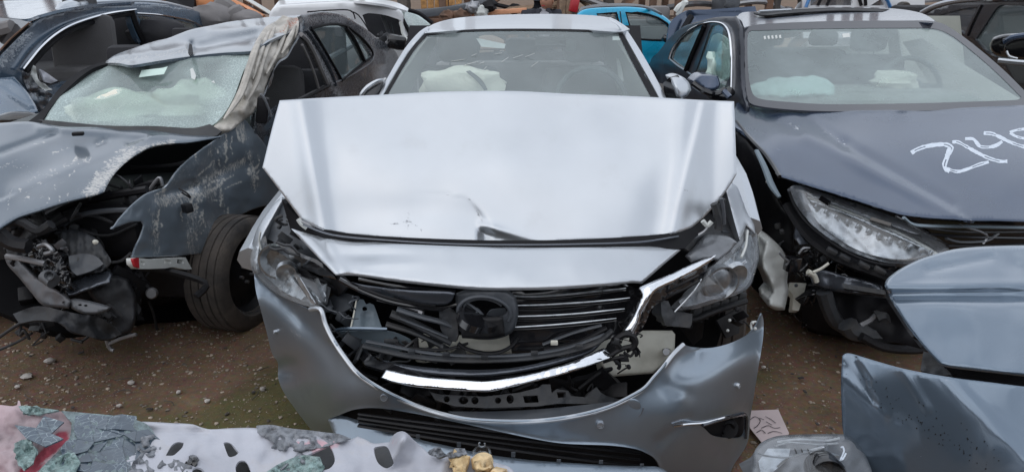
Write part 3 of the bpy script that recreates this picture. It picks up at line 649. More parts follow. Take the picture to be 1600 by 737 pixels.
FOG = [(1094, 663), (1130, 653), (1160, 650), (1165, 656), (1161, 680), (1140, 684), (1114, 680), (1102, 670)]
bumper = sheet('front_bumper', S, M['silver_darkened'], bump_out, bump_ctrl, holes=[FOG], res=6, thick=.005, disp=bump_disp, wear=bump_wear, roll=7, rolld=-.006, corner=50)
bf = tps([c for c in bump_ctrl]); BY = lambda x, y: float(bf([(x, y)])[0])
BO = lambda x, y: BY(x, y)-.010
top_edge = [(485, 483), (501, 483), (508, 505), (520, 530), (540, 560), (560, 584), (592, 606), (630, 625), (665, 639), (700, 649), (735, 655.5), (790, 658.5), (840, 657.5), (890, 651.5), (930, 642.5), (960, 632.5), (988, 618.5), (1008, 606), (1022, 590), (1036, 574), (1052, 553), (1068, 538)]
b = MB(); b.tube(pathY(top_edge, lambda x, y: BY(x, y)+.004), .0078, 8); b.build('bumper_edge_highlight', M['silver'], bumper)  # lighter tube drawn for the highlight along the rounded bumper edge
b = MB(); b.tube(pathY([(1098, 664), (1120, 657), (1150, 649), (1166, 649), (1165, 684)], BO), .0055, 6); b.build('fog_lamp_trim', M['satin'], bumper)
b = MB(); b.tube(pathY([(1052, 665), (1075, 662), (1100, 660), (1130, 652), (1145, 648)], lambda x, y: BY(x, y)-.006), .0038, 6); b.build('chrome_strip', M['chrome'], bumper)
fogp = sheet('fog_lamp_pocket', bumper, M['frit'], [(1096, 662), (1132, 650), (1166, 646), (1170, 656), (1167, 688), (1138, 690), (1106, 682)], lambda x, y: BY(x, y)+.05-.0*x, res=9, thick=.02)
b = MB().tube([at(1137, 668, BY(1137, 668)+.030), at(1137, 668, BY(1137, 668)+.05)], .036, 20).lathe(at(1137, 668, BY(1137, 668)+.026), (.1, -1, .0), [(.014, 0), (.022, .006), (.030, .0), (.022, -.004)], 20); b.build('fog_lamp', M['frit'], bumper)
for (x, y, r) in ((600, 620, .011), (938, 663, .0105), (1153, 602, .009), (430, 518, .007)):
    p = at(x, y, BY(x, y)-.002); nrm = (Vector((0, 0, .6))-p).normalized() if x > 500 else Vector((-.8, -.5, 0))
    if x > 1100: nrm = Vector((.75, -.65, 0))
    nrm = Vector((nrm.x*.3, -1, 0)).normalized() if 500 < x < 1100 else nrm
    sn = MB().lathe(p, nrm, [(.001, .004), (r*.62, .004), (r*.66, .001), (r*.8, .001), (r*.85, .006), (r, .006), (r*1.1, -.01), (.001, -.01)], 20, closed=False).build('parking_sensor', M['silver'], bumper)
b = MB(); b.tube([at(988+17*math.cos(a), 636+17*math.sin(a), BY(988, 636)-.002) for a in [math.pi*(.0+.98*i/16) for i in range(17)]], .0016, 6, smooth_path=False); b.build('tow_cover', M['metal'], bumper)
MB().blob(at(987, 634, BY(987, 634)+.004), (.028, .004, .026), amp=.02).build('tow_cap', M['silver_darkened'], bumper)
# lower lip and intake
lip = sheet('bumper_lip', S, M['silver_darkened'], [(512, 655), (530, 648), (560, 656), (613, 674), (660, 687), (700, 696), (760, 709), (830, 718), (900, 723), (970, 727), (1030, 729), (1052, 745), (1040, 765), (900, 775), (700, 775), (600, 740), (535, 700)],
      [(512, 655, 2.12), (530, 648, 2.10), (613, 674, 1.96), (700, 696, 1.86), (830, 718, 1.82), (970, 727, 1.84), (1040, 730, 1.92), (560, 700, 1.99), (700, 775, 1.72), (900, 775, 1.70), (1040, 765, 1.84)], res=7, thick=.006, roll=5, rolld=.01, disp=lambda x, y: .003*nz(x, y, 40, 3))
LY = tps([(512, 655, 2.12), (613, 674, 1.96), (700, 696, 1.86), (830, 718, 1.82), (970, 727, 1.84), (1040, 730, 1.92)])
for x, y, h in ((653, 686, 9), (717, 699, 10), (802, 715, 11), (873, 722, 6), (939, 725, 8), (1003, 728, 5)):
    Yy = float(LY([(x, y)])[0]); MB().box(at(x, y-h/2, Yy), (.012, .003, h*Yy/F), (0, 0, 0), .001).build('lip_clip', M['grey_plastic'], lip)
gl_ = [(525, 652), (560, 634), (700, 648), (830, 678), (960, 690), (1012, 700), (1040, 735), (1030, 745), (900, 740), (760, 725), (640, 698), (560, 672)]
inta = sheet('lower_intake', S, M['black_plastic'], gl_, [(525, 652, 2.2), (700, 650, 2.08), (830, 678, 2.06), (1012, 700, 2.12), (900, 740, 2.04), (640, 698, 2.1)], res=14, thick=.02)
for k in range(4):
    f = k/3.; pts = []
    for i in range(9):
        u = i/8; x = 560+u*(1000-560); yt = 646+ (x-560)*.112 - 18*math.sin(math.pi*u)*0; yb = 664+(x-560)*.145; y = yt+(yb-yt)*f+ 3*math.sin(u*3)
        pts.append((x, y, 1.99-.09*math.sin(math.pi*u)))
    MB().tube(pathY(pts, None), .009 if k % 2 else .006, 6, flat=.55).build('intake_slat', M['black_plastic'], inta)
# ---- radiator area
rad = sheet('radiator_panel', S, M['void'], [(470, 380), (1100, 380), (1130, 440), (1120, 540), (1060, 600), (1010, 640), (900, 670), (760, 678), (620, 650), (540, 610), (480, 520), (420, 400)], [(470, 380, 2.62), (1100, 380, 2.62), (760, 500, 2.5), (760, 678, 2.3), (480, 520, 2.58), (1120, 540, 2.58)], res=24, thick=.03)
# engine bay box behind, and the car's floor and sides so that nothing shows through
MB().box((.0, 4.15, .52), (1.66, 3.1, .62), (0, 0, -.05), .05).build('underbody', M['black_plastic'], S)
MB().box((-.02, 2.95, .5), (1.5, .5, .66), (0, 0, 0), .04).build('engine_block', M['black_plastic'], S)
# emblem housing
EH = (757, 486)
emb = sheet('emblem_housing', S, M['grey_plastic'], [(712, 458), (730, 452), (790, 452), (806, 462), (810, 485), (806, 508), (796, 522), (770, 530), (735, 528), (716, 515), (712, 488)], [(712, 458, 2.13), (757, 455, 2.10), (806, 460, 2.10), (712, 520, 2.11), (757, 528, 2.09), (806, 515, 2.08)], holes=[ellipse(757, 482, 37, 19)], res=5, thick=.02, roll=6, rolld=.02)
ER = MB().tube([at(757+41*math.cos(a), 488+25*math.sin(a)+3*math.cos(a), 2.085-.004*math.sin(a)) for a in [math.pi*(-1.08+1.22*i/30) for i in range(31)]], .0062, 8, smooth_path=False).build('emblem_ring', M['grey_plastic'], emb)
EI = MB().tube([at(757+33*math.cos(a), 487+20*math.sin(a)+3*math.cos(a), 2.10) for a in [math.pi*(-1.05+.85*i/20) for i in range(21)]], .0035, 6, smooth_path=False)
EI.tube(pathY([(724, 470), (736, 477), (748, 486), (754, 492)], 2.10), [.003, .006, .008, .006], 6, flat=.6).tube(pathY([(745, 487), (741, 494), (744, 500)], 2.09), .004, 5)
EI.build('emblem_wing', M['grey_plastic'], emb)
sheet('emblem_back', emb, M['gloss_black'], ellipse(757, 486, 40, 26), [(757, 486, 2.135), (740, 480, 2.13), (770, 492, 2.13)], res=8, thick=.02, disp=lambda x, y: .012*nz(x, y, 14, 9))
sheet('emblem_shard', emb, M['grey_plastic'], [(724, 476), (745, 482), (757, 494), (752, 499), (738, 490)], [(724, 476, 2.11), (757, 494, 2.10), (738, 490, 2.115)], res=5, thick=.004)
sheet('emblem_shard', emb, M['grey_plastic'], [(760, 492), (768, 484), (790, 482), (793, 494), (770, 498)], [(760, 492, 2.115), (790, 482, 2.11), (770, 498, 2.12)], res=5, thick=.004)
sheet('sensor_cover', emb, M['black_plastic'], [(716, 502), (724, 497), (757, 495), (786, 494), (789, 524), (760, 529), (722, 528)], [(717, 504, 2.06), (785, 499, 2.055), (760, 529, 2.045)], res=6, thick=.02, roll=4, rolld=.01, disp=lambda x, y: .006*nz(x, y, 20, 3))
# grille, right part
gr = sheet('grille', S, M['gloss_black'], [(795, 456), (880, 452), (945, 447), (975, 446), (997, 452), (1000, 462), (992, 485), (975, 512), (950, 530), (900, 545), (850, 552), (800, 552), (795, 520)], [(795, 456, 2.16), (900, 452, 2.17), (997, 455, 2.22), (800, 552, 2.14), (900, 545, 2.15), (975, 512, 2.19)], res=10, thick=.012, disp=lambda x, y: .006*math.sin(y*.39))
for pts in ([(799, 461), (830, 463), (880, 460), (930, 455), (978, 450)], [(808, 477), (850, 476), (900, 473), (950, 469), (984, 465)], [(808, 494), (850, 493), (900, 490), (940, 486), (976, 482)], [(802, 511), (840, 509), (880, 506), (920, 502), (963, 497)]):
    q = [(x, y, 2.115+.00022*abs(x-800)) for x, y in pts]; q2 = [(x, y+3.2, yy+.014) for x, y, yy in q]
    sl_ = MB().tube(pathY(q2, None), [.004]+[.007]*3+[.003], 6, flat=.8).build('grille_slat', M['gloss_black'], gr)
    MB().tube(pathY(q, None), [.0022, .0032, .0034, .0034, .0015], 6).build('slat_edge', M['lamp_chrome'], sl_)
# grille, left remnants
sheet('grille_blade', S, M['satin'], [(549, 441), (580, 446), (640, 453), (700, 455.5), (711, 458), (705, 471), (694, 476), (660, 474), (615, 464), (572, 454)], [(549, 441, 2.20), (640, 453, 2.11), (711, 458, 2.08), (694, 476, 2.09), (615, 464, 2.14)], res=5, thick=.006, roll=3, rolld=.006)
for pts, r, mm in (([(530, 436), (560, 452), (600, 468), (640, 477), (690, 482), (715, 476)], .008, 'gloss_black'), ([(560, 436), (620, 447), (680, 452), (712, 454)], .006, 'gloss_black'), ([(560, 448), (600, 463), (640, 473), (680, 479)], .006, 'black_plastic'), ([(589, 468), (615, 474), (640, 481), (660, 488)], .0045, 'metal')):
    MB().tube(pathY([(x, y, 2.14) for x, y in pts], None), r, 6).build('grille_strip', M[mm], S)
MB().tube(pathY([(655, 486.5, 2.139), (661, 489, 2.13)], None), .007, 5).build('strip_clip', M['metal'], S)
# bracket
br = sheet('radiator_bracket', S, M['bracket'], [(558, 471), (562, 467), (568, 468), (572, 475), (578, 473), (584, 476), (588, 486), (592, 498), (597, 512), (548, 512), (553, 490)], [(558, 471, 2.24), (588, 478, 2.25), (548, 512, 2.17), (597, 512, 2.17)], holes=[ellipse(570, 482, 4, 4, 12)], res=5, thick=.004, disp=lambda x, y: (.012 if 566 < x < 582 and y > 488 else 0), rnd=False)
MB().tube(pathY([(557, 469, 2.235), (553, 490, 2.2), (548, 512, 2.165)], None), .0028, 6).build('bracket_edge', M['cream'], br)
MB().tube(pathY([(526, 515, 2.19), (545, 513, 2.165), (575, 513, 2.15), (605, 514, 2.15)], None), .0065, 6).build('bracket_edge', M['blue_grey'], br)
sheet('bracket_plate', br, M['bracket'], [(530, 518), (605, 517), (640, 530), (646, 540), (610, 552), (570, 545), (545, 535)], [(530, 518, 2.2), (605, 517, 2.16), (640, 540, 2.16), (560, 540, 2.2)], res=10, thick=.004, disp=lambda x, y: .012*nz(x, y, 30, 2))
# ducts and broken ribs
for i, (pts, r) in enumerate((([(611, 490), (640, 502), (672, 518), (705, 534)], .018), ([(620, 483), (655, 494), (690, 503), (712, 512)], .012), ([(603, 506), (640, 517), (670, 530), (700, 545)], .012), ([(625, 497), (665, 513), (700, 527)], .006))):
    MB().tube(pathY([(x, y, 2.13-.012*(i % 2)+.003*k) for k, (x, y) in enumerate(pts)], None), r, 8, flat=.7).build('air_duct', M['dusty_plastic'] if i % 2 == 0 else M['grey_plastic'], S)
sheet('shroud_plate', S, M['dusty_plastic'], [(686, 486), (700, 482), (713, 490), (716, 520), (712, 534), (698, 530), (688, 512)], [(686, 486, 2.14), (713, 490, 2.11), (700, 532, 2.12)], res=6, thick=.01, disp=lambda x, y: .01*nz(x, y, 12, 5))
sheet('shroud_plate', S, M['grey_plastic'], [(510, 470), (525, 455), (550, 460), (549, 480), (528, 492), (515, 488)], [(510, 470, 2.32), (550, 460, 2.27), (528, 492, 2.26)], res=6, thick=.01, disp=lambda x, y: .012*nz(x, y, 12, 8))
# cream crash beam
cb = sheet('crash_beam', S, M['cream'], [(634, 540), (640, 534), (660, 537), (720, 535), (798, 532), (850, 530), (930, 520), (992, 524), (1004, 516), (1050, 516), (1055, 522), (1054, 545), (1046, 560), (1020, 583), (955, 588), (944, 577), (930, 556), (860, 556), (790, 552), (700, 554), (650, 548)], [(634, 540, 2.26), (720, 535, 2.22), (800, 535, 2.21), (930, 530, 2.24), (1050, 516, 2.34), (1020, 583, 2.26), (955, 588, 2.19)], holes=[[(1034, 545), (1042, 543), (1049, 546), (1047, 553), (1037, 553)]], res=7, thick=.07, disp=lambda x, y: .008*nz(x, y, 22, 7)+(.01 if x < 990 else 0)*gauss(y-565, 8), roll=4, rolld=.01, rnd=False)
MB().tube(pathY([(1041, 549, 2.25), (1041, 549, 2.30)], None), .012, 10).build('beam_bolt', M['metal'], cb)
# support bars across the opening
for i, (pts, r, mm, Yy) in enumerate((([(567, 540), (600, 548), (640, 556), (700, 562), (760, 563), (820, 560), (880, 551), (930, 536), (957, 516)], .011, 'dusty_plastic', 2.06), ([(572, 533), (610, 540), (660, 550), (710, 555), (770, 556), (830, 553), (890, 542), (945, 522)], .007, 'grey_plastic', 2.075),
                                 ([(716, 536), (730, 545), (755, 551), (780, 550), (800, 540), (810, 528)], .008, 'black_plastic', 2.08), ([(650, 530), (651, 545), (653, 557)], .011, 'black_plastic', 2.10), ([(600, 552), (560, 575), (590, 592)], .008, 'black_plastic', 2.12),
                                 ([(618, 536), (640, 543), (690, 546), (715, 541)], .006, 'black_plastic', 2.09), ([(850, 546), (900, 535), (948, 512)], .010, 'black_plastic', 2.10), ([(848, 538), (895, 520), (940, 508)], .007, 'grey_plastic', 2.12))):
    MB().tube(pathY([(x, y, Yy+.00000035*(x-757)**2) for x, y in pts], None), r, 8, flat=.75).build('support_bar', M[mm], S)
for x, y in ((643, 549), (697, 553), (757, 557), (835, 551), (866, 535), (905, 541)):
    MB().box(at(x, y, 2.045), (.022, .012, .013), (0, 0, 0), .002).build('clip', M['dusty_plastic'] if x != 866 else M['cream'], S)
# the curved satin lip above the chrome, and the chrome V
sheet('grille_lower_lip', S, M['satin'], [(584, 554), (600, 562), (640, 570), (700, 576), (760, 577), (810, 573), (860, 562), (910, 547), (937, 531), (940, 536), (925, 550), (890, 563), (840, 576), (780, 586), (720, 588), (660, 583), (615, 572)], [(584, 554, 2.10), (700, 576, 2.0), (800, 575, 1.99), (937, 531, 2.12), (890, 563, 2.04), (660, 583, 2.0), (780, 586, 1.97)], res=5, thick=.01, roll=4, rolld=.012)
sheet('grille_lower_band', S, M['gloss_black'], [(612, 566), (700, 585), (780, 587), (860, 576), (940, 548), (960, 520), (970, 525), (962, 545), (900, 576), (820, 592), (757, 600), (690, 592), (610, 580), (570, 570), (555, 545), (570, 545), (590, 562)], [(555, 545, 2.16), (612, 570, 2.05), (757, 592, 2.0), (860, 580, 2.03), (965, 525, 2.18)], res=8, thick=.01)
vY = [(602, 576, 2.005), (651, 586, 1.965), (700, 591, 1.935), (757, 594, 1.912), (757, 612, 1.888), (594, 590, 1.985), (650, 604, 1.94), (705, 609, 1.91), (834, 582, 1.94), (889, 566, 1.985), (943, 543, 2.06), (834, 596, 1.918), (916, 573, 1.978), (954, 560, 2.035)]
sheet('chrome_grille_bar', S, M['chrome'], [(603, 576), (651, 586), (700, 591), (757, 593.5), (790, 590), (834, 582), (889, 566), (925, 551), (943, 543), (956, 552), (954, 560), (916, 573), (870, 587), (834, 596), (780, 609), (757, 612), (705, 609), (650, 604), (612, 597), (594, 590)], vY, res=4.5, thick=.014, roll=3, rolld=.006, disp=lambda x, y: (0 + .0008*nz(x, y, 30, 31) + (.004*nz(x, y, 9, 3) if 850 < x < 915 else 0)), corner=25)
# right chrome wing and the broken lamp corner
wing = sheet('chrome_wing', S, M['chrome'], [(1119, 398), (1108, 410), (1066, 434), (1026, 453), (1014, 470), (1003, 488), (998, 505), (990, 524), (972, 517), (984, 500), (992, 484), (1001, 462), (996, 450), (1012, 443), (1051, 426), (1092, 407)], [(1119, 398, 2.30), (1066, 430, 2.20), (1010, 450, 2.09), (1003, 480, 2.07), (980, 518, 2.06), (992, 450, 2.12)], res=4, thick=.012, roll=4, rolld=.012, disp=lambda x, y: .0015*nz(x, y, 25, 6), rnd=True, corner=30)
sheet('wing_backing', wing, M['gloss_black'], [(1108, 410), (1098, 432), (1070, 452), (1040, 468), (1020, 480), (1008, 505), (996, 524), (988, 525), (1000, 500), (1012, 474), (1026, 453), (1066, 434)], [(1108, 410, 2.33), (1066, 436, 2.25), (1020, 470, 2.14), (990, 520, 2.1)], res=6, thick=.015, disp=lambda x, y: .01*math.sin((x*.4+y)*.5))
for pts in ([(1030, 462), (1060, 446), (1092, 430)], [(1026, 470), (1060, 456), (1094, 438)]):
    MB().tube(pathY([(x, y, 2.2) for x, y in pts], None), .004, 6).build('wing_rib', M['black_plastic'], wing)
sheet('lamp_mount', S, M['dusty_plastic'], [(1032, 468), (1044, 470), (1052, 486), (1082, 490), (1081, 506), (1078, 512), (1040, 508), (1034, 492)], [(1032, 468, 2.2), (1082, 490, 2.24), (1040, 508, 2.18)], res=6, thick=.05, disp=lambda x, y: .008*nz(x, y, 10, 3), rnd=False)
for pts, r in (([(962, 530), (975, 522), (988, 524), (993, 535), (985, 545)], .010), ([(955, 555), (970, 545), (990, 540)], .008), ([(960, 562), (968, 570), (966, 576)], .006), ([(975, 550), (985, 556), (992, 548), (994, 556)], .005), ([(955, 535), (966, 538), (970, 548)], .008), ([(942, 565), (958, 560), (975, 557)], .006)):
    MB().tube(pathY([(x, y, 2.06) for x, y in pts], None), r, 6).build('broken_clip', M['black_plastic'], S)
MB().box(at(963, 533, 2.03), (.016, .008, .02), (0, .3, 0), .003).build('clip', M['dusty_plastic'], S)
# lower carrier with its punched holes
hl = [ellipse(698, 623, 5, 5, 12), ellipse(724, 625, 8, 6, 12), ellipse(742, 625, 6, 6, 12), ellipse(778, 625, 5, 5, 12), ellipse(797, 623, 6, 7, 12), [(817, 618), (840, 617), (842, 628), (820, 629)], [(870, 612), (884, 612), (884, 620), (872, 621)]]
sheet('lower_carrier', S, M['dusty_plastic'], [(672, 612), (690, 616), (757, 619), (810, 613), (842, 605), (848, 600), (860, 600), (862, 614), (870, 607), (888, 610), (892, 618), (915, 620), (922, 612), (932, 604), (938, 612), (948, 618), (975, 625), (950, 631), (900, 630), (870, 630), (840, 634), (760, 637), (710, 634), (680, 624)], [(672, 612, 2.02), (757, 625, 1.97), (842, 615, 1.98), (960, 620, 2.06)], holes=hl, res=6, thick=.012, disp=lambda x, y: .006*nz(x, y, 13, 4), rnd=False)
sheet('lower_tray', S, M['grey_plastic'], [(700, 642), (770, 642), (850, 638), (920, 631), (985, 624), (960, 640), (900, 652), (840, 658), (770, 658), (730, 654)], [(700, 642, 1.98), (850, 638, 1.97), (985, 624, 2.05), (770, 658, 1.93), (900, 652, 1.95)], res=10, thick=.006)
sheet('beam_end', S, M['black_plastic'], [(880, 600), (930, 588), (945, 578), (960, 592), (972, 608), (960, 618), (930, 602), (900, 612)], [(880, 600, 2.1), (945, 580, 2.1), (960, 615, 2.12)], res=8, thick=.02, disp=lambda x, y: .01*nz(x, y, 10, 2))
clutter('broken_grille_bits', S, M['dusty_plastic'], (560, 530, 720, 556, (2.10, 2.2)), 26, 5, .03)
clutter('broken_grille_bits', S, M['grey_plastic'], (505, 480, 560, 600, (2.17, 2.3)), 34, 6, .035)
clutter('broken_grille_bits', S, M['black_plastic'], (600, 600, 960, 636, (2.05, 2.15)), 60, 8, .05)
clutter('broken_clips', S, M['black_plastic'], (955, 520, 1000, 575, (2.07, 2.15)), 22, 9, .022)
clutter('lamp_wreckage', S, M['dusty_plastic'], (435, 335, 520, 430, (2.50, 2.62)), 40, 10, .028)
clutter('lamp_wreckage', S, M['grey_plastic'], (1080, 335, 1135, 400, (2.52, 2.64)), 36, 11, .026)
clutter('lamp_wreckage', S, M['black_plastic'], (1040, 470, 1160, 505, (2.40, 2.50)), 22, 12, .03)
# ---- fenders
sheet('fender', S, M['silver'], [(440, 308), (428, 318), (415, 335), (404, 352), (394, 380), (391, 408), (396, 428), (404, 424), (404, 400), (410, 372), (424, 345), (442, 314)], [(440, 308, 2.72), (394, 385, 2.66), (391, 408, 2.63), (396, 428, 2.6), (415, 372, 2.60), (426, 340, 2.66), (404, 400, 2.60)], res=5, thick=.01, push=(.03, .12, -.05), roll=3, rolld=.012)
sheet('fender', S, M['silver'], [(1134, 296), (1143, 286), (1152, 292), (1160, 312), (1168, 333), (1178, 350), (1180, 365), (1166, 352), (1156, 376), (1148, 348), (1140, 318)], [(1134, 296, 2.60), (1152, 290, 2.72), (1168, 333, 2.72), (1156, 376, 2.56), (1180, 365, 2.68)], res=5, thick=.01, push=(-.03, .12, -.05), roll=3, rolld=.008)
MB().tube([at(391, 405, 2.66), at(392, 385, 2.72)+Vector((0, .5, .05)), Vector((-.86, 4.3, .92)), Vector((-.80, 6.0, .95))], .05, 8).build('body_side', M['silver'], S)
MB().tube([at(1172, 345, 2.75)+Vector((0, 0, -.03)), Vector((.99, 3.3, .88)), Vector((1.02, 4.5, .92)), Vector((1.05, 6.0, .95))], .05, 8).build('body_side', M['silver'], S)
sheet('inner_wing', S, M['grey_plastic'], [(441, 312), (474, 346), (500, 366), (520, 380), (520, 430), (470, 400), (416, 372), (424, 345)], [(441, 312, 2.72), (500, 366, 2.5), (416, 372, 2.66), (520, 430, 2.45)], res=8, thick=.01, disp=lambda x, y: .02*nz(x, y, 18, 3))
sheet('inner_wing', S, M['dusty_plastic'], [(1134, 298), (1110, 325), (1080, 356), (1070, 388), (1090, 400), (1152, 378)], [(1134, 298, 2.72), (1080, 356, 2.5), (1152, 378, 2.6), (1080, 395, 2.45)], res=8, thick=.01, disp=lambda x, y: .02*nz(x, y, 14, 6))
for pts, r, mm in (([(470, 346), (500, 358), (540, 367)], .007, 'metal'), ([(466, 342), (472, 350), (480, 356)], .009, 'white_plastic'), ([(1098, 345), (1105, 352), (1112, 346)], .009, 'white_plastic'), ([(1116, 318), (1120, 330), (1124, 345), (1122, 358)], .014, 'dusty_plastic'), ([(1127, 310), (1130, 330), (1131, 350)], .008, 'grey_plastic'), ([(1085, 370), (1100, 362), (1110, 350)], .006, 'metal')):
    MB().tube(pathY([(x, y, 2.42) for x, y in pts], None), r, 6).build('hood_hinge_rod', M[mm], S)
for k in range(5):
    MB().box(at(1122, 312+9*k, 2.52), (.05, .02, .012), (0, .1, .2), .003).build('fuse_box_rib', M['dusty_plastic'], S)
# ---- left headlight
hl1 = thing('left', 'x', 'x', (0, 0, 0)); bpy.data.objects.remove(hl1)
HY = [(394, 385, 2.66), (392, 405, 2.63), (402, 431, 2.55), (421, 450, 2.43), (461, 470, 2.28), (500, 478, 2.17), (412, 372, 2.62), (459, 423, 2.36), (508, 445, 2.20)]
hlm = sheet('headlight', S, M['lamp_grey'], [(413, 369), (400, 372), (393, 388), (392, 406), (402, 431), (421, 450), (450, 467), (489, 480), (503, 474), (509, 447), (490, 440), (459, 425), (440, 405), (418, 386)], [(a, b_, c+.07) for a, b_, c in HY], res=6, thick=.02, disp=lambda x, y: .012*nz(x, y, 16, 4))
sheet('lens', hlm, M['lens_dirty'], [(415, 368), (402, 368), (392.5, 386), (391, 406), (401, 432), (420, 451.5), (450, 468.5), (489, 481.5), (502, 476), (470, 447), (455, 428), (434, 402), (420, 388)], HY, res=6, thick=.004, roll=5, rolld=.012, disp=lambda x, y: .003*nz(x, y, 12, 4))
sheet('lamp_reflector', hlm, M['lamp_chrome'], [(400, 384), (412, 376), (424, 392), (440, 416), (458, 436), (478, 462), (470, 468), (445, 456), (420, 436), (402, 412)], [(a, b_, c+.045) for a, b_, c in HY], res=5, thick=.006, disp=lambda x, y: .010*nz(x, y, 14, 12)+.004*math.sin((x+y)*.35))
MB().lathe(at(437, 404, 2.50), (.0, -1, -.1), [(.001, .0), (.045, .005), (.062, .03), (.07, .03), (.06, -.01), (.03, -.05), (.001, -.06)], 24, closed=False).build('projector', M['lamp_chrome'], hlm)
MB().lathe(at(449, 423, 2.42), (.1, -1, -.1), [(.001, .02), (.02, .015), (.035, .02), (.04, .0), (.001, -.05)], 20, closed=False).build('projector', M['lamp_chrome'], hlm)
MB().tube(pathY([(407, 362, 2.60), (405, 375, 2.60), (408, 390, 2.60)], None), .004, 5).build('reflector_strip', M['white_plastic'], hlm)
for poly in ([(458, 428), (466, 430), (494, 476), (486, 473)], [(472, 448), (478, 447), (500, 472), (495, 475)], [(466, 444), (470, 441), (488, 468), (484, 470)], [(491, 436), (496, 434), (508, 462), (505, 468)], [(503, 446), (510, 443), (508, 472), (503, 470)], [(477, 452), (482, 449), (497, 466), (493, 469)], [(460, 425), (470, 428), (464, 440)]):
    sheet('lens_shard', hlm, M['lens_dirty'] if len(poly) == 3 else M['lamp_chrome'], poly, [(poly[0][0], poly[0][1], 2.27), (poly[1][0], poly[1][1], 2.25), (poly[-1][0], poly[-1][1], 2.18+.03*random.random())], res=8, thick=.003, rnd=False)
for poly, mm in (([(417, 384), (436, 384), (460, 397), (492, 410), (522, 430), (525, 436), (500, 430), (470, 418), (445, 400)], 'gloss_black'), ([(450, 418), (460, 416), (500, 438), (530, 452), (528, 462), (505, 452), (470, 436)], 'black_plastic'), ([(498, 438), (530, 430), (545, 445), (530, 462), (510, 468)], 'black_plastic')):
    sheet('lamp_bracket', S, M[mm], poly, [(poly[0][0], poly[0][1], 2.46), (poly[3][0], poly[3][1], 2.28), (poly[-1][0], poly[-1][1], 2.42)], res=6, thick=.012, disp=lambda x, y: .012*nz(x, y, 9, 4), rnd=False)
for pts in ([(420, 386), (430, 390), (442, 389), (450, 395), (470, 400), (484, 409)], [(431, 378), (445, 383), (455, 384), (466, 396)], [(505, 432), (520, 440), (533, 452)], [(511, 480), (520, 486), (516, 497)], [(527, 500), (540, 508), (530, 515)]):
    MB().tube(pathY([(x, y, 2.34) for x, y in pts], None), .005, 6).build('broken_edge', M['dusty_plastic'], S)
# ---- right headlight
RY = [(1054, 487, 2.20), (1092, 480, 2.24), (1133, 466, 2.33), (1171, 447, 2.48), (1186, 400, 2.66), (1181, 360, 2.72), (1171, 338, 2.74), (1154, 377, 2.56), (1127, 404, 2.42), (1096, 442, 2.26)]
hr = sheet('headlight', S, M['lamp_grey'], [(1054, 486), (1078, 458), (1096, 442), (1105, 426), (1127, 404), (1154, 377), (1171, 338), (1181, 360), (1186, 400), (1179, 426), (1171, 447), (1155, 458), (1133, 466), (1092, 480)], [(a, b_, c+.09) for a, b_, c in RY], res=6, thick=.03, disp=lambda x, y: .014*nz(x, y, 18, 8))
sheet('lens', hr, M['lens'], [(1054, 487), (1078, 457), (1095, 441), (1104, 425), (1126, 403), (1153, 376), (1171, 335), (1182, 360), (1187.5, 400), (1180, 427), (1172, 448), (1155, 459), (1133, 467), (1092, 481)], RY, res=6, thick=.004, roll=5, rolld=.014)
MB().lathe(at(1124, 440, 2.35), (.25, -1, -.12), [(.001, .012), (.03, .012), (.052, .0), (.060, .018), (.066, .018), (.06, -.02), (.03, -.05), (.001, -.05)], 28, closed=False).build('projector', M['lamp_chrome'], hr)
MB().lathe(at(1146, 428, 2.44), (.4, -1, -.12), [(.001, .0), (.025, .01), (.045, .02), (.05, .0), (.001, -.04)], 24, closed=False).build('projector', M['lamp_chrome'], hr)
sheet('lamp_reflector', hr, M['lamp_chrome'], [(1108, 432), (1130, 412), (1156, 388), (1172, 362), (1180, 392), (1174, 420), (1160, 440), (1136, 452), (1116, 456)], [(a, b_, c+.065) for a, b_, c in RY], res=5, thick=.006, disp=lambda x, y: .012*nz(x, y, 14, 9)+.004*math.sin((x-y)*.3))
sheet('lamp_shroud', hr, M['lamp_grey'], [(1060, 470), (1090, 450), (1100, 462), (1120, 462), (1150, 452), (1170, 420), (1176, 430), (1160, 452), (1130, 463), (1092, 474), (1066, 480)], [(1060, 470, 2.24), (1100, 460, 2.29), (1150, 452, 2.42), (1172, 425, 2.56)], res=5, thick=.006, disp=lambda x, y: .014*nz(x, y, 9, 8))
sheet('lamp_top_cover', hr, M['lamp_grey'], [(1070, 400), (1085, 385), (1100, 368), (1112, 366), (1135, 368), (1152, 378), (1140, 392), (1122, 406), (1100, 404), (1080, 410)], [(1070, 400, 2.42), (1110, 368, 2.5), (1152, 378, 2.52), (1122, 406, 2.42)], res=5, thick=.02, disp=lambda x, y: -.012*gauss(seg_d(x, y, (1075, 398), (1150, 372))[0], 6)+.006*nz(x, y, 10, 3), roll=4, rolld=.01)
MB().tube(pathY([(1054, 487, 2.19), (1072, 468, 2.21), (1086, 452, 2.23), (1096, 436, 2.26)], None), .0028, 6).build('lens_seam', M['lamp_chrome'], hr)
MB().tube(pathY([(1158, 402, 2.52), (1165, 385, 2.58), (1168, 360, 2.64)], None), .005, 6).build('reflector_strip', M['white_plastic'], hr)
for i in range(3):
    a = .55*i; MB().tube(pathY([(1150+5*math.cos(a*3), 415+3*i, 2.43), (1165+4*math.sin(a*5), 407+2*i, 2.47)], None), .003, 5).build('lens_crack', M['lamp_chrome'], hr)
for i in range(6):
    x = 1088+14*i; y = 476-4.5*i; MB().box(at(x, y+10, 2.36+.03*i), (.035, .02, .035), (0, .25, .4), .004).build('lamp_base_rib', M['dusty_plastic'], hr)
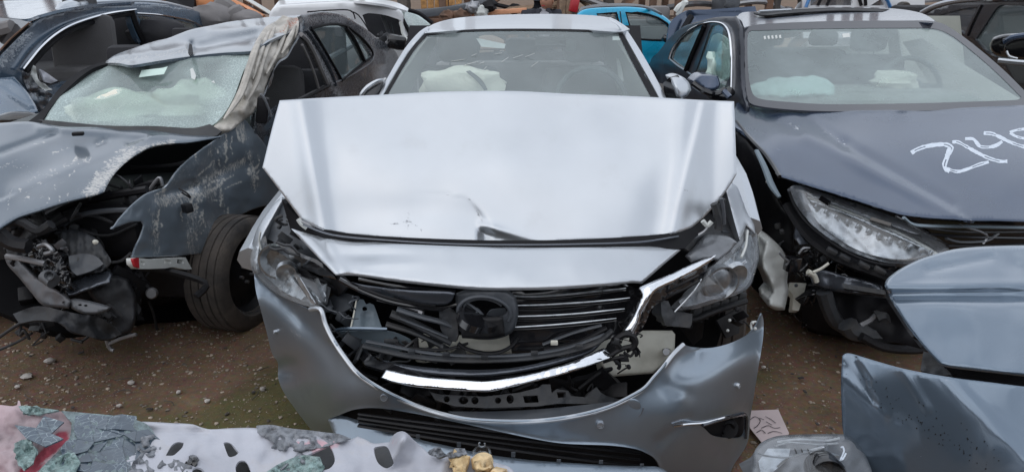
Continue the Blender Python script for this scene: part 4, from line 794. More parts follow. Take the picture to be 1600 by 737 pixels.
MB().tube(pathY([(1055, 500, 2.32), (1085, 498, 2.34), (1110, 488, 2.38), (1165, 470, 2.5)], None), .012, 8).build('lamp_carrier', M['black_plastic'], S)
sheet('side_bracket', S, M['black_plastic'], [(1120, 500), (1158, 480), (1155, 520), (1135, 528)], [(1120, 500, 2.5), (1158, 480, 2.6), (1135, 528, 2.5)], res=8, thick=.01)
for x, y in ((1140, 500), (1137, 516), (1176, 504), (1180, 513)): MB().blob(at(x, y, 2.40), (.006, .006, .006)).build('bolt', M['white_plastic'], S)
MB().tube(pathY([(1174, 514, 2.40), (1174, 504, 2.41), (1181, 502, 2.42)], None), .004, 6).build('bumper_clip', M['white_plastic'], bumper)
# ---- glasshouse
GY = [(575, 190, 3.40), (800, 195, 3.28), (1045, 190, 3.40), (600, 148, 3.62), (800, 146, 3.50), (1022, 150, 3.62), (664, 55, 4.14), (800, 47, 4.08), (968, 50, 4.14)]
gyf = tps(GY); gy = lambda x, y: float(gyf([(min(max(x, 664), 970), y)])[0])
sheet('roof', S, M['silver'], [(664, 52), (667, 44), (682, 36), (710, 29), (760, 24.5), (850, 22), (920, 24), (953, 28), (970, 36), (984, 46), (968, 50), (900, 46.5), (800, 45.5), (720, 47.5)], lambda x, y: gy(x, 48)+.012+.055*max(-1, 47-y), res=5, thick=.02, push=(0, .02, -.02), disp=lambda x, y: .012*nz(x, y, 60, 3))
sheet('windshield', S, M['glass_centre'], [(560, 200), (598, 148), (620, 112), (642, 78), (664, 54), (720, 48.5), (800, 46.5), (900, 47.5), (968, 51), (990, 98), (1018, 151), (1040, 200)], GY, res=20, thick=.004)
sheet('windshield_seal', S, M['frit'], [(575, 190), (604, 140), (641, 78), (663, 53), (720, 47), (800, 45), (900, 46), (971, 49), (996, 98), (1030, 155), (1050, 195), (1040, 195), (1016, 150), (989, 99), (966, 53), (900, 49.5), (800, 48.5), (720, 50.5), (667, 56), (646, 80), (609, 142), (585, 190)], lambda x, y: float(tps(GY)([(x, y)])[0])-.004, res=14, thick=.012)
for pl_ in ([(574, 190), (592, 148), (612, 110), (634, 74), (655, 50), (667, 42), (670, 46), (662, 54), (641, 79), (619, 113), (600, 148), (583, 190)], [(1056, 190), (1041, 153), (1010, 95), (985, 55), (970, 36), (955, 28), (950, 30), (966, 40), (974, 54), (999, 98), (1030, 155), (1044, 190)]):
    sheet('windshield_pillar', S, M['silver'], pl_, lambda x, y: float(tps(GY)([(min(max(x, 600), 1020), y)])[0])+.0, res=9, thick=.03, push=(0, .06, 0), roll=2.5, rolld=.01)
# cabin
MB().box((.03, 3.95, .93), (1.36, .62, .22), (0, 0, -.03), .07).build('dashboard', M['dash'], S)
for x, y, z, h in ((-.33, 4.55, .72, .52), (.44, 4.55, .72, .52)): seat(S, M['seat_grey'], (x, y, z), .5, h)
seat(S, M['seat_grey'], (.06, 5.45, .72), 1.25, .46, headrest=False)
for x in (-.35, .07, .48): MB().box((x, 5.5, 1.24), (.24, .1, .12), (0, 0, 0), .04).build('rear_headrest', M['seat_dark'], S)
steering(S, (.43, 4.02, 1.06), .19, .45)
MB().blob(at(722, 132, 3.92), (.215, .11, .085), amp=.22, seed=4, seg=24, sq=.8).blob(at(752, 133, 3.95), (.12, .10, .07), amp=.3, seed=9, seg=20).build('passenger_airbag', M['airbag'], S)
sheet('airbag_seam', S, M['dash'], [(728, 112), (734, 110), (752, 124), (762, 140), (757, 142), (746, 128)], [(728, 112, 3.82), (752, 124, 3.80), (760, 140, 3.78)], res=8, thick=.002)
MB().box(at(892, 70, 4.22), (.055, .03, .07), (0, 0, 0), .01).build('sensor_box', M['dash'], S)
MB().box(at(865, 66, 4.35), (.22, .02, .06), (0, 0, 0), .015).build('rear_view_mirror', M['gloss_black'], S)
sheet('rear_window_frame', S, M['seat_dark'], [(640, 40), (1000, 40), (1010, 150), (620, 150)], [(640, 40, 5.85), (1000, 40, 5.85), (640, 150, 5.6), (1000, 150, 5.6)], holes=[[(702, 54), (790, 52), (900, 52), (945, 55), (952, 86), (900, 82), (790, 80), (700, 86)]], res=30, thick=.03, rnd=False)
sheet('door_trim', S, M['seat_beige'], [(925, 50), (958, 55), (1015, 150), (965, 150), (945, 100)], [(925, 50, 5.0), (958, 55, 4.4), (1015, 150, 3.95), (965, 150, 4.5)], res=20, thick=.02)
sheet('door_trim', S, M['seat_beige'], [(690, 55), (668, 60), (606, 148), (640, 148), (665, 100)], [(690, 55, 5.0), (668, 60, 4.4), (606, 148, 3.95), (640, 148, 4.5)], res=20, thick=.02)
sheet('seat_belt', S, M['white_plastic'], [(963, 92), (969, 91), (975, 127), (967, 127)], [(963, 92, 4.35), (969, 91, 4.35), (970, 127, 4.25)], res=8, thick=.004)
sheet('inspection_sticker', S, M['white_plastic'], [(744, 60), (752, 61), (790, 69), (788, 76), (752, 73)], [(744, 60, 4.12), (790, 69, 4.08), (752, 73, 4.06)], res=10, thick=.001)
sheet('inspection_sticker', S, M['white_plastic'], [(957, 57), (969, 57), (969, 63), (957, 63)], [(957, 57, 4.11), (969, 57, 4.11), (960, 63, 4.08)], res=10, thick=.001)
# scratches on the windscreen
b = MB()
for i in range(12):
    x = random.uniform(690, 850); y = random.uniform(84, 112); dx = random.uniform(6, 22); g = float(tps(GY)([(x, y)])[0])-.004
    b.tube([at(x, y, g), at(x+dx, y-random.uniform(2, 8), g)], .0012, 4)
b.build('windshield_scratches', M['white_plastic'], S, kind='stuff')
# mirrors
for cx_, sx in ((1062, 1), (583, -1)):
    if sx > 0:
        mo = sheet('wing_mirror', S, M['silver'], [(1046, 121), (1056, 118), (1068, 121), (1077, 130), (1080, 141), (1074, 150), (1064, 156), (1058, 152), (1054, 140)], [(1046, 121, 3.62), (1077, 130, 3.66), (1064, 154, 3.58), (1058, 136, 3.57)], res=4, thick=.10, roll=5, rolld=.04, push=(0, .10, 0))
        sheet('mirror_side', mo, M['gloss_black'], [(1036, 130), (1046, 121), (1055, 138), (1059, 154), (1040, 156)], [(1036, 130, 3.70), (1046, 121, 3.64), (1059, 154, 3.60)], res=6, thick=.05)
        sheet('mirror_foot', mo, M['gloss_black'], [(1022, 128), (1040, 132), (1044, 150), (1030, 156)], [(1022, 128, 3.75), (1044, 150, 3.7), (1030, 156, 3.7)], res=8, thick=.03)
    else:
        mo = sheet('wing_mirror', S, M['gloss_black'], [(563, 147), (572, 136), (586, 127), (598, 125), (601, 130), (592, 150), (575, 158), (562, 156)], [(563, 147, 3.64), (586, 127, 3.68), (598, 150, 3.66)], res=4, thick=.10, roll=4, rolld=.03, push=(0, .10, 0))
        MB().tube(pathY([(562, 154, 3.62), (565, 146, 3.62), (575, 135, 3.63), (590, 126, 3.65), (599, 124.5, 3.67)], None), [.004, .009, .010, .008, .003], 6).build('mirror_edge', M['silver'], mo)
for x in (-.78, .86):
    for y in (3.02, 5.75):
        wheel(S, (x, y, .32), (math.copysign(1, x), 0, 0))
# ================================================================== DARK GREY CRASHED SEDAN ON THE LEFT
G = thing('crashed_grey_sedan', 'dark grey sedan on the left with caved windscreen, scraped torn wing and missing nose', 'car', (-1.9, 4.2, 0), 'wrecked cars in the scrapyard')
sideL = lambda x, y: 1.81/(-( ((x-CX)/F)/(FW.y+UP.y*(-(y-CY)/F)) )+.103)
def sL(off): return lambda x, y: sideL(x, y)+off
hoodL = [(0, 193, 3.62), (62, 192, 3.66), (200, 205, 3.60), (330, 213, 3.56), (0, 362, 2.70), (80, 325, 2.82), (163, 300, 2.93), (230, 232, 3.36), (100, 250, 3.20), (0, 270, 3.12)]
_r = random.Random(77)
def _scr(n, x0, x1, y0, y1, dx, dy, c, sp):
    out = []
    for i in range(n):
        a = Vector((_r.gauss(c[0], sp[0]), _r.gauss(c[1], sp[1]))); ln = _r.uniform(.3, 1); b = a+Vector((_r.uniform(*dx), _r.uniform(*dy)))*ln; m = (a+b)/2+Vector((_r.uniform(-3, 3), _r.uniform(-3, 3)))
        out += [(tuple(a), tuple(m)), (tuple(m), tuple(b))]
    return out
FSCR = _scr(26, 0, 0, 0, 0, (-6, 6), (10, 34), (300, 330), (34, 24))+_scr(12, 0, 0, 0, 0, (-4, 8), (14, 34), (350, 225), (16, 18))+_scr(14, 0, 0, 0, 0, (14, 40), (-22, -6), (300, 300), (36, 18))+_scr(8, 0, 0, 0, 0, (-3, 3), (12, 26), (392, 260), (8, 20))
HSCR = _scr(22, 0, 0, 0, 0, (8, 30), (-14, -2), (110, 270), (55, 25))+_scr(16, 0, 0, 0, 0, (-14, -4), (8, 26), (165, 275), (16, 16))+_scr(10, 0, 0, 0, 0, (-3, 3), (6, 14), (90, 305), (30, 8))
def scr(L_, x, y):
    m = 0
    for a, b in L_:
        if min(a[0], b[0])-4 < x < max(a[0], b[0])+4 and min(a[1], b[1])-4 < y < max(a[1], b[1])+4: m = max(m, gauss(seg_d(x, y, a, b)[0], 1.7))
    return m
def hL_disp(x, y):
    d = .02*nz(x, y*1.6, 110, 3)+.010*nz(x, y, 45, 8)
    dd, s, t_ = seg_d(x, y, (0, 238), (88, 206)); d += .03*gauss(dd, 5)
    dd, s, t_ = seg_d(x, y, (30, 300), (190, 232)); d += (.035 if s > 0 else -.01)*(1-math.exp(-(dd/14)**2))*gauss(max(0, dd-14), 40)
    dd, s, t_ = seg_d(x, y, (150, 225), (165, 218)); d += .02*gauss(dd, 4)
    dd, s, t_ = seg_d(x, y, (60, 200), (260, 214)); d += -.02*gauss(dd, 5)
    return d
def hL_wear(x, y):
    k = max(.8*scr(HSCR, x, y), .75*gauss(seg_d(x, y, (140, 300), (205, 238))[0], 18))
    k = max(k, .7*gauss(seg_d(x, y, (205, 238), (270, 222))[0], 9), .35*gauss(math.hypot(x-60, (y-275)*1.5), 70))
    for a, b in (((12, 328), (16, 300)), ((16, 300), (24, 290)), ((40, 285), (62, 272)), ((70, 276), (95, 270)), ((100, 262), (120, 252)), ((0, 262), (28, 248)), ((20, 261), (38, 260)), ((38, 315), (42, 300))): k = max(k, .62*gauss(seg_d(x, y, a, b)[0], 2.4))
    return k
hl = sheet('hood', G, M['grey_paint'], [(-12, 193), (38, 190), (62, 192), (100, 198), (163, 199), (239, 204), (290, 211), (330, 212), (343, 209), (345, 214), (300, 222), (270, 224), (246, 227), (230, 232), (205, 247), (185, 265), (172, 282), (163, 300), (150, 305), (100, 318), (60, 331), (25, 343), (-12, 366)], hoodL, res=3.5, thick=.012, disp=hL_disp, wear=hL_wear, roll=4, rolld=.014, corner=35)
# cowl
sheet('cowl', G, M['dusty_plastic'], [(44, 192), (62, 187), (163, 196), (240, 197), (300, 200), (328, 194), (346, 205), (335, 213), (270, 214), (214, 209), (120, 200), (62, 197)], [(44, 192, 3.70), (163, 198, 3.66), (300, 203, 3.60), (346, 205, 3.58), (240, 212, 3.60)], res=6, thick=.01, disp=lambda x, y: .01*nz(x, y, 22, 3))
MB().box(at(122, 209, 3.46), (.05, .03, .018), (0, 0, .3), .005).build('washer_nozzle', M['black_plastic'], G)
WL = [(60, 192, 3.70), (160, 200, 3.68), (250, 203, 3.64), (347, 182, 3.72), (163, 99, 4.22), (298, 88, 4.26), (388, 80, 4.24), (380, 115, 4.05), (110, 140, 3.98), (240, 150, 3.92)]
wsh = sheet('windshield', G, M['glass_crushed'], [(58, 193), (85, 158), (118, 122), (150, 102), (164, 98), (186, 98), (205, 101), (250, 94), (298, 87), (345, 82), (390, 76), (389, 95), (380, 112), (366, 150), (350, 178), (335, 193), (318, 200), (239, 202), (163, 199), (100, 195)], WL, res=6, thick=.005, disp=lambda x, y: .05*nz(x, y, 75, 2)+.012*nz(x, y, 22, 4),
             wear=lambda x, y: max(gauss(seg_d(x, y, (388, 80), (345, 190))[0], 28), gauss(seg_d(x, y, (60, 190), (150, 104))[0], 22), .55*gauss(seg_d(x, y, (110, 190), (340, 198))[0], 18), .5*gauss(seg_d(x, y, (270, 85), (390, 78))[0], 14), .6*gauss(math.hypot(x-300, y-113), 14)))
sheet('windshield_seal', G, M['frit'], [(40, 193), (66, 172), (100, 130), (135, 106), (163, 97), (186, 95), (186, 99), (164, 101), (140, 110), (110, 134), (84, 162), (62, 194)], lambda x, y: float(tps(WL)([(x, y)])[0])-.015, res=7, thick=.02)
sheet('inspection_sticker', wsh, M['airbag_green'], [(221, 110), (255, 106), (262, 104), (256, 116), (217, 121)], [(221, 110, 4.06), (262, 104, 4.08), (217, 121, 4.02)], res=8, thick=.001)
for p_ in ([(297, 108), (301, 106), (306, 118), (304, 125), (299, 122)], [(330, 128), (334, 126), (336, 130)]):
    sheet('glass_flake', wsh, M['white_plastic'], p_, lambda x, y: float(tps(WL)([(x, y)])[0])-.03, res=6, thick=.002)
# white deflated airbags and grey interior behind the cracked screen
MB().blob(at(185, 175, 4.05), (.27, .14, .12), amp=.3, seed=2, seg=24).build('passenger_airbag', M['airbag'], G)
MB().blob(at(300, 165, 4.15), (.22, .16, .13), amp=.4, seed=5, seg=24).build('driver_airbag', M['airbag'], G)
MB().box((-2.1, 4.15, .86), (1.35, .5, .2), (0, 0, .1), .06).build('dashboard', M['dash'], G)
seat(G, M['seat_dark'], (-2.45, 4.75, .62), .48, .52, .1); seat(G, M['seat_mid'], (-1.62, 4.95, .66), .46, .54, .1)
seat(G, M['seat_dark'], (-1.95, 5.6, .66), 1.2, .44, .1, headrest=False)
# roof, creased by the roll-over
def rf_disp(x, y):
    d = .05*nz(x, y*2.2, 60, 12)+.03*nz(x, y*1.6, 26, 4)
    dd, s, _ = seg_d(x, y, (298, 86), (300, 68)); d += .07*gauss(dd, 5)
    dd, s, _ = seg_d(x, y, (300, 74), (400, 56)); d += .08*gauss(dd, 7)
    dd, s, _ = seg_d(x, y, (330, 50), (440, 40)); d += -.06*gauss(dd, 6)
    dd, s, _ = seg_d(x, y, (175, 93), (290, 75)); d += -.05*gauss(dd, 6)
    return d*min(1, max(.04, (min(seg_d(x, y, (163, 99), (300, 87))[0], seg_d(x, y, (300, 87), (392, 79))[0])-1)/9))*1.25
RL = [(164, 98, 4.20), (298, 87, 4.25), (395, 78, 4.22), (205, 78, 4.55), (260, 61, 4.95), (300, 47, 5.15), (350, 36, 5.4), (420, 27, 5.5), (432, 28, 5.5), (440, 50, 4.8), (400, 60, 4.6)]
sheet('roof', G, M['grey_paint'], [(163, 98), (180, 86), (210, 75), (240, 65), (262, 60), (280, 53), (300, 46), (330, 40), (360, 34), (400, 29), (430, 26), (470, 24), (470, 45), (430, 60), (405, 74), (392, 80), (345, 83), (300, 88), (250, 95), (205, 102), (186, 99)], RL, res=4, thick=.015, disp=rf_disp, wear=lambda x, y: .30+.3*gauss(seg_d(x, y, (170, 98), (290, 80))[0], 8)+.2*gauss(y-40, 12), roll=2.5, rolld=.012)
sheet('roof_tear', G, M['frit'], [(296, 68), (300, 70), (302, 84), (297, 87), (294, 82)], [(296, 68, 4.50), (302, 84, 4.20), (294, 82, 4.22)], res=5, thick=.004, disp=None)
# torn, muddy windscreen pillar
def pl_disp(x, y):
    dd, s, t_ = seg_d(x, y, (450, 30), (360, 200)); c = (x*.86+y*.5)
    return .045*math.sin(c*.20+4.5*nz(x, y, 42, 1))*(.35+ridge(x, y, 50, 3)*.5)+.055*nz(x, y, 15, 6)+.014*nz(x, y, 7, 2)
M['mud_metal'] = mat('mud_scraped_metal', (.44, .41, .365), .55, .05, .1, var=.3, scale=9, detail=6, bump=.35, bscale=45, dirt=.35, dirtcol=(.17, .15, .13, 1), dscale=14, wear=True, wearcol=(.38, .10, .05, 1), wscale=(26, 26, 26))
PLc = [(407, 52, 4.55), (442, 24, 5.1), (472, 27, 5.1), (470, 54, 4.85), (461, 62, 4.75), (434, 100, 4.42), (411, 144, 4.10), (393, 176, 3.9), (352, 190, 3.72), (378, 110, 4.0), (395, 75, 4.25), (372, 150, 3.85)]
sheet('torn_pillar', G, M['mud_metal'], [(405, 56), (415, 42), (430, 34), (442, 24), (458, 28), (470, 25), (477, 36), (480, 52), (470, 54), (458, 70), (447, 88), (434, 97), (422, 117), (413, 144), (404, 162), (394, 178), (378, 190), (360, 205), (345, 212), (330, 202), (340, 190), (353, 176), (366, 155), (377, 128), (384, 104), (392, 84), (398, 68)], PLc, res=3.5, thick=.02, disp=pl_disp, wear=lambda x, y: .62*gauss(seg_d(x, y, (440, 55), (465, 26))[0], 11)+.2*gauss(seg_d(x, y, (400, 80), (430, 40))[0], 7), roll=3, rolld=.02)
for i, pts in enumerate(([(408, 60), (398, 80), (388, 112), (374, 150), (350, 186)], [(430, 42), (420, 66), (410, 96), (400, 130), (385, 160)], [(450, 40), (440, 66), (428, 92), (416, 116)], [(462, 40), (452, 62), (440, 84)], [(420, 50), (406, 84), (395, 124)])):
    MB().tube(pathY([(x, y, float(tps(PLc)([(x, y)])[0])-.04) for x, y in pts], None), [.006]+[.020-.003*(i % 3)]*(len(pts)-2)+[.005], 7, flat=.8).build('pillar_fold', M['mud_metal'], G)
# side: frame round the missing front door glass, B pillar, rear door and quarter
OPEN1 = [(469, 53), (480, 62), (492, 84), (506, 112), (516, 132), (500, 140), (480, 150), (468, 158), (455, 200), (400, 200), (404, 164), (413, 144), (422, 117), (434, 97), (447, 88), (458, 70)]
OPEN2 = [(486, 44), (500, 41), (520, 38.5), (535, 40), (541, 45), (549, 57), (558, 74), (568, 97), (552, 110), (534, 124), (528, 114), (512, 86), (498, 62)]
OPEN3 = [(542, 46), (552, 52), (564, 62), (574, 76), (580, 88), (574, 94), (570, 96), (560, 74), (551, 57)]
def sd_disp(x, y): return .035*nz(x, y, 30, 5)*(1 if x > 545 or y > 120 else .3)+.015*nz(x, y, 12, 7)*(1 if x > 560 else .3)
sideO = [(470, 24), (500, 18), (525, 20), (545, 27), (562, 38), (575, 48), (590, 60), (606, 70), (620, 84), (623, 104), (612, 124), (600, 150), (590, 250), (440, 290), (400, 240), (398, 185), (404, 164), (413, 144), (434, 97), (447, 88), (458, 70), (468, 54), (472, 40)]
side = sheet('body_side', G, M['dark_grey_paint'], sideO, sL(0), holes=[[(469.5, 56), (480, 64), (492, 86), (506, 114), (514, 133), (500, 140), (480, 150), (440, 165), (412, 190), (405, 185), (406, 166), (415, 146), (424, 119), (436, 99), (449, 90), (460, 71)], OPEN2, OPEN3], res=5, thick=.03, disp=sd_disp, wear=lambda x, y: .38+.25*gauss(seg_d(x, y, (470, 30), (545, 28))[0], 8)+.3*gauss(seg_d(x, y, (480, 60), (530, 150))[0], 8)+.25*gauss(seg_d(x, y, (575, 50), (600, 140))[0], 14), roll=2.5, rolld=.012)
sheet('door_window', G, M['glass_side'], OPEN2, sL(.035), res=20, thick=.004)
sheet('quarter_window', G, M['glass_side'], OPEN3, sL(.035), res=20, thick=.004)
for pts, r, mm in (([(486, 44), (498, 62), (512, 86), (528, 114), (534, 126)], .010, 'frit'), ([(534, 126), (552, 111), (570, 97), (582, 88), (579, 76), (564, 58), (545, 43), (535, 39), (515, 38), (486, 44)], .010, 'frit'), ([(541, 44), (551, 57), (560, 74), (570, 97)], .014, 'frit'),
                   ([(478, 46), (492, 66), (508, 94), (520, 120), (524, 134)], .014, 'dark_grey_paint'), ([(470, 54), (480, 64), (492, 86), (503, 112), (512, 132)], .016, 'seat_grey'), ([(472, 70), (484, 96), (494, 124), (498, 140)], .010, 'seat_grey'), ([(515, 133), (500, 140), (480, 150), (460, 160)], .014, 'black_plastic'),
                   ([(520, 131), (548, 118), (580, 97), (584, 84)], .006, 'metal')):
    MB().tube(pathY([(x, y, sideL(x, y)-.01) for x, y in pts], None), r, 6).build('window_frame', M[mm], side)
MB().box((-1.95, 5.9, .95), (1.3, .06, .8), (0, 0, .1), .02).build('cabin_rear', M['seat_dark'], G)
sheet('rear_shelf', G, M['seat_grey'], [(505, 95), (560, 60), (575, 100), (530, 130)], [(505, 95, 6.0), (560, 60, 6.6), (530, 130, 5.8)], res=20, thick=.05)
MB().tube(pathY([(512, 92, 5.6), (560, 66, 6.3)], None), .02, 6).build('rear_shelf_edge', M['metal'], G)
# front door below the missing glass, with mirror stub
sheet('front_door', G, M['grey_paint'], [(404, 166), (412, 160), (425, 175), (438, 200), (440, 300), (425, 320), (412, 300), (405, 240)], sL(.02), res=6, thick=.05, disp=lambda x, y: .02*nz(x, y, 30, 9), wear=lambda x, y: .4)
MB().box(at(410, 172, 3.95), (.06, .05, .14), (0, .2, .2), .01).build('mirror_stub', M['black_plastic'], G)
MB().tube(pathY([(407, 147, 3.9), (415, 158, 3.92), (424, 182, 3.95)], None), .008, 6).build('mirror_stub_rod', M['metal'], G)
# torn front wing
def fd_disp(x, y):
    d = .02*nz(x, y, 50, 5)+.008*nz(x, y, 16, 6)
    for a, b, s_ in (((300, 292), (378, 255), 16), ((330, 250), (345, 340), 14), ((262, 300), (300, 292), 9)): d += .03*gauss(seg_d(x, y, a, b)[0], s_)
    dd, s, _ = seg_d(x, y, (390, 232), (412, 330)); d += -.03*gauss(dd, 12)
    return d
def fd_wear(x, y):
    k = .95*scr(FSCR, x, y)
    for a, b, ww, kk in (((300, 292), (380, 252), 14, .85), ((250, 315), (330, 300), 24, .8), ((240, 330), (245, 395), 22, .66), ((300, 320), (300, 390), 22, .72), ((345, 180), (345, 240), 26, .6), ((375, 190), (380, 215), 16, .85), ((260, 285), (340, 240), 30, .55), ((390, 240), (398, 290), 14, .75), ((325, 220), (350, 330), 10, .72), ((330, 340), (330, 390), 20, .55)):
        k = max(k, .8*kk*gauss(seg_d(x, y, a, b)[0], ww*.75))
    return k
sheet('front_wing', G, M['wing_paint'], [(377, 181), (386, 190), (400, 208), (415, 227), (430, 250), (445, 300), (440, 325), (420, 321), (398, 326), (380, 334), (360, 347), (345, 362), (336, 378), (323, 395), (270, 400), (206, 402), (212, 385), (220, 366), (224, 352), (221, 346), (205, 347), (190, 352), (174, 358), (184, 343), (203, 322), (225, 304), (245, 296), (259, 292), (275, 268), (298, 246), (322, 228), (345, 212), (362, 198)],
      sL(0), res=3, thick=.010, disp=fd_disp, wear=fd_wear, roll=2, rolld=.004, corner=45)
sheet('wing_mount', G, M['white_plastic'], [(208, 404), (217, 403), (240, 405), (290, 402), (300, 420), (290, 421), (270, 417), (258, 419), (235, 420), (216, 420), (209, 413)], sL(-.03), holes=[ellipse(223, 411, 3.5, 3.5, 10), [(257, 406), (267, 406), (267, 412), (257, 412)], [(277, 405), (286, 405), (287, 412), (277, 412)]], res=5, thick=.03, rnd=False)
sheet('wing_mount_end', G, M['red'], [(208, 404), (217, 403), (218, 419), (212, 416)], sL(-.045), res=5, thick=.012, rnd=False)
sheet('wheel_arch', G, M['black_plastic'], [(345, 362), (380, 330), (440, 315), (450, 340), (420, 345), (400, 350), (375, 380)], sL(.10), res=10, thick=.2)
wheel(G, at(370, 425, 3.50)+Vector((0, 0, 0)), (math.cos(R(15)), -math.sin(R(15)), .02), r=.295, wd=.22, rimr=.195)
M['wreck_plastic'] = mat('grimy_plastic_darkened', (.020, .021, .024), .5, var=.4, dirt=.45, dirtcol=(.055, .05, .047, 1), dscale=10, bump=.25, spec=.35)  # plastic darkened to stand in for shade inside the open nose
# the open wrecked nose
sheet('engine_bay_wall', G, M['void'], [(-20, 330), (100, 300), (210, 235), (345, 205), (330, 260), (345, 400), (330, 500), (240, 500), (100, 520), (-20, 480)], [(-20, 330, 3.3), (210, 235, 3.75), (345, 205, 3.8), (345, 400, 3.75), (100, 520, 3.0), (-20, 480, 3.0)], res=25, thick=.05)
MB().box((-2.15, 4.6, .48), (1.5, 2.6, .5), (0, 0, -.10), .04).build('underbody', M['black_plastic'], G)
MB().box(at(100, 345, 3.25), (.9, .3, .25), (0, 0, -.1), .05).build('engine_block', M['black_plastic'], G)
MB().blob((-2.1, 3.5, .32), (.6, .3, .25), amp=.3, seed=8).build('gearbox', M['black_plastic'], G)
for pts, r, mm, Yy in (([(205, 262), (270, 258), (310, 247)], .010, 'black_plastic', 3.5), ([(130, 320), (175, 310), (225, 290), (255, 283)], .016, 'black_plastic', 3.25), ([(100, 350), (120, 338), (160, 330), (200, 328)], .012, 'grey_plastic', 3.0), ([(60, 345), (110, 320), (170, 306), (230, 296)], .018, 'black_plastic', 3.1), ([(232, 300), (242, 285), (250, 278), (254, 290)], .008, 'metal', 3.2),
                       ([(170, 400), (180, 385), (190, 360), (205, 340), (215, 320)], .010, 'black_plastic', 3.1), ([(175, 410), (190, 407), (205, 395)], .007, 'metal', 3.0), ([(0, 350), (30, 345), (60, 360), (80, 350)], .02, 'wreck_plastic', 2.8), ([(0, 365), (20, 380), (45, 385)], .03, 'black_plastic', 2.75), ([(-6, 530), (20, 512), (45, 498), (75, 488)], .007, 'wreck_plastic', 2.8), ([(-6, 548), (25, 535), (50, 520)], .006, 'wreck_plastic', 2.8),
                       ([(165, 520), (168, 535), (173, 545), (178, 547)], .009, 'metal', 2.85), ([(168, 538), (190, 528), (213, 522)], .008, 'metal', 2.85), ([(218, 422), (224, 436), (233, 450)], .014, 'black_plastic', 3.05), ([(232, 470), (240, 490), (245, 515)], .006, 'black_plastic', 3.1), ([(10, 400), (40, 405), (70, 412)], .012, 'metal', 2.78), ([(50, 320), (90, 310), (140, 305)], .02, 'black_plastic', 2.95)):
    MB().tube(pathY([(x, y, Yy) for x, y in pts], None), r, 7).build('bent_tube', M[mm], G)
MB().lathe(at(237, 458, 3.03), (.3, -1, .2), [(.001, .012), (.02, .012), (.026, .004), (.026, -.01), (.001, -.01)], 16, closed=False).build('strut_end', M['metal'], G)
# curved bumper beam
bb = [(8, 400, 2.90), (40, 430, 2.82), (70, 458, 2.76), (100, 478, 2.72), (140, 487, 2.70), (178, 478, 2.72)]
bmt = M['beam_dull'] = mat('scuffed_alloy', (.11, .115, .125), .5, .3, .1, var=.3, scale=9, dirt=.4, dirtcol=(.14, .09, .07, 1), dscale=7)
sheet('bumper_beam', G, bmt, [(6, 398), (26, 402), (38, 412), (58, 432), (78, 446), (98, 458), (112, 470), (108, 482), (88, 480), (66, 476), (48, 456), (30, 434), (12, 414)], [(6, 398, 2.9), (38, 412, 2.84), (98, 458, 2.75), (66, 476, 2.76), (88, 480, 2.74)], res=5, thick=.03, roll=4, rolld=.02, disp=lambda x, y: .01*nz(x, y, 14, 4))
sheet('bumper_beam_end', G, M['beam_dull'], [(106, 468), (120, 466), (150, 472), (174, 479), (168, 486), (150, 491), (130, 490), (112, 482)], [(106, 468, 2.75), (174, 479, 2.74), (130, 490, 2.72)], holes=[ellipse(125, 476, 3, 1.6, 10), ellipse(134, 477, 3, 1.6, 10)], res=5, thick=.02, roll=4, rolld=.02)
lf = sheet('wing_liner', G, M['dusty_plastic'], [(93, 362), (112, 358), (138, 366), (152, 374), (165, 392), (176, 410), (160, 424), (135, 428), (112, 434), (106, 412), (98, 388)], [(93, 362, 2.95), (165, 392, 2.9), (112, 434, 2.82), (176, 410, 2.88)], res=5, thick=.006, disp=lambda x, y: .03*nz(x, y, 26, 3)+.006*math.sin(x*.5), roll=3, rolld=.01)
sheet('liner_plate', G, M['grey_plastic'], [(107, 400), (130, 396), (150, 400), (162, 412), (145, 422), (120, 430), (110, 420)], [(107, 400, 2.86), (162, 412, 2.84), (120, 430, 2.8)], holes=[ellipse(148, 422, 2.5, 1.5, 8)], res=6, thick=.008, disp=lambda x, y: .01*nz(x, y, 14, 3))
sheet('skid_plate', G, M['satin'], [(100, 452), (112, 440), (140, 428), (170, 422), (176, 428), (172, 442), (140, 452), (118, 460), (106, 462)], [(100, 452, 2.8), (176, 428, 2.86), (140, 455, 2.78)], res=6, thick=.015, disp=lambda x, y: .012*nz(x, y, 10, 4), roll=3, rolld=.012)
sheet('resonator_box', G, M['wreck_plastic'], [(128, 444), (176, 430), (200, 436), (212, 462), (212, 500), (205, 518), (185, 524), (168, 520), (150, 505), (172, 486), (150, 470)], [(128, 444, 2.86), (200, 436, 2.92), (212, 500, 2.86), (168, 520, 2.82)], res=6, thick=.12, disp=lambda x, y: .02*nz(x, y, 26, 4), roll=5, rolld=.03)
sheet('splash_panel', G, M['wreck_plastic'], [(20, 490), (60, 478), (110, 488), (150, 494), (170, 505), (190, 522), (165, 530), (120, 520), (95, 505), (60, 500), (30, 505)], [(20, 490, 2.75), (110, 488, 2.7), (190, 522, 2.8), (95, 505, 2.66)], res=7, thick=.01, disp=lambda x, y: .03*nz(x, y, 16, 4))
lmp = sheet('broken_lamp', G, M['gloss_black'], [(48, 384), (60, 380), (80, 384), (95, 400), (108, 428), (112, 446), (98, 450), (84, 440), (66, 420), (54, 402)], [(48, 384, 2.86), (95, 400, 2.84), (98, 450, 2.76)], res=4, thick=.03, disp=lambda x, y: .03*nz(x, y, 7, 4))
MB().tube(pathY([(70, 430, 2.74), (84, 440, 2.72)], None), .028, 12).lathe(at(78, 430, 2.71), (.2, -1, .3), [(.012, .0), (.018, .01), (.022, .0), (.018, -.02)], 16).build('bulb_socket', M['beam_dull'], lmp)
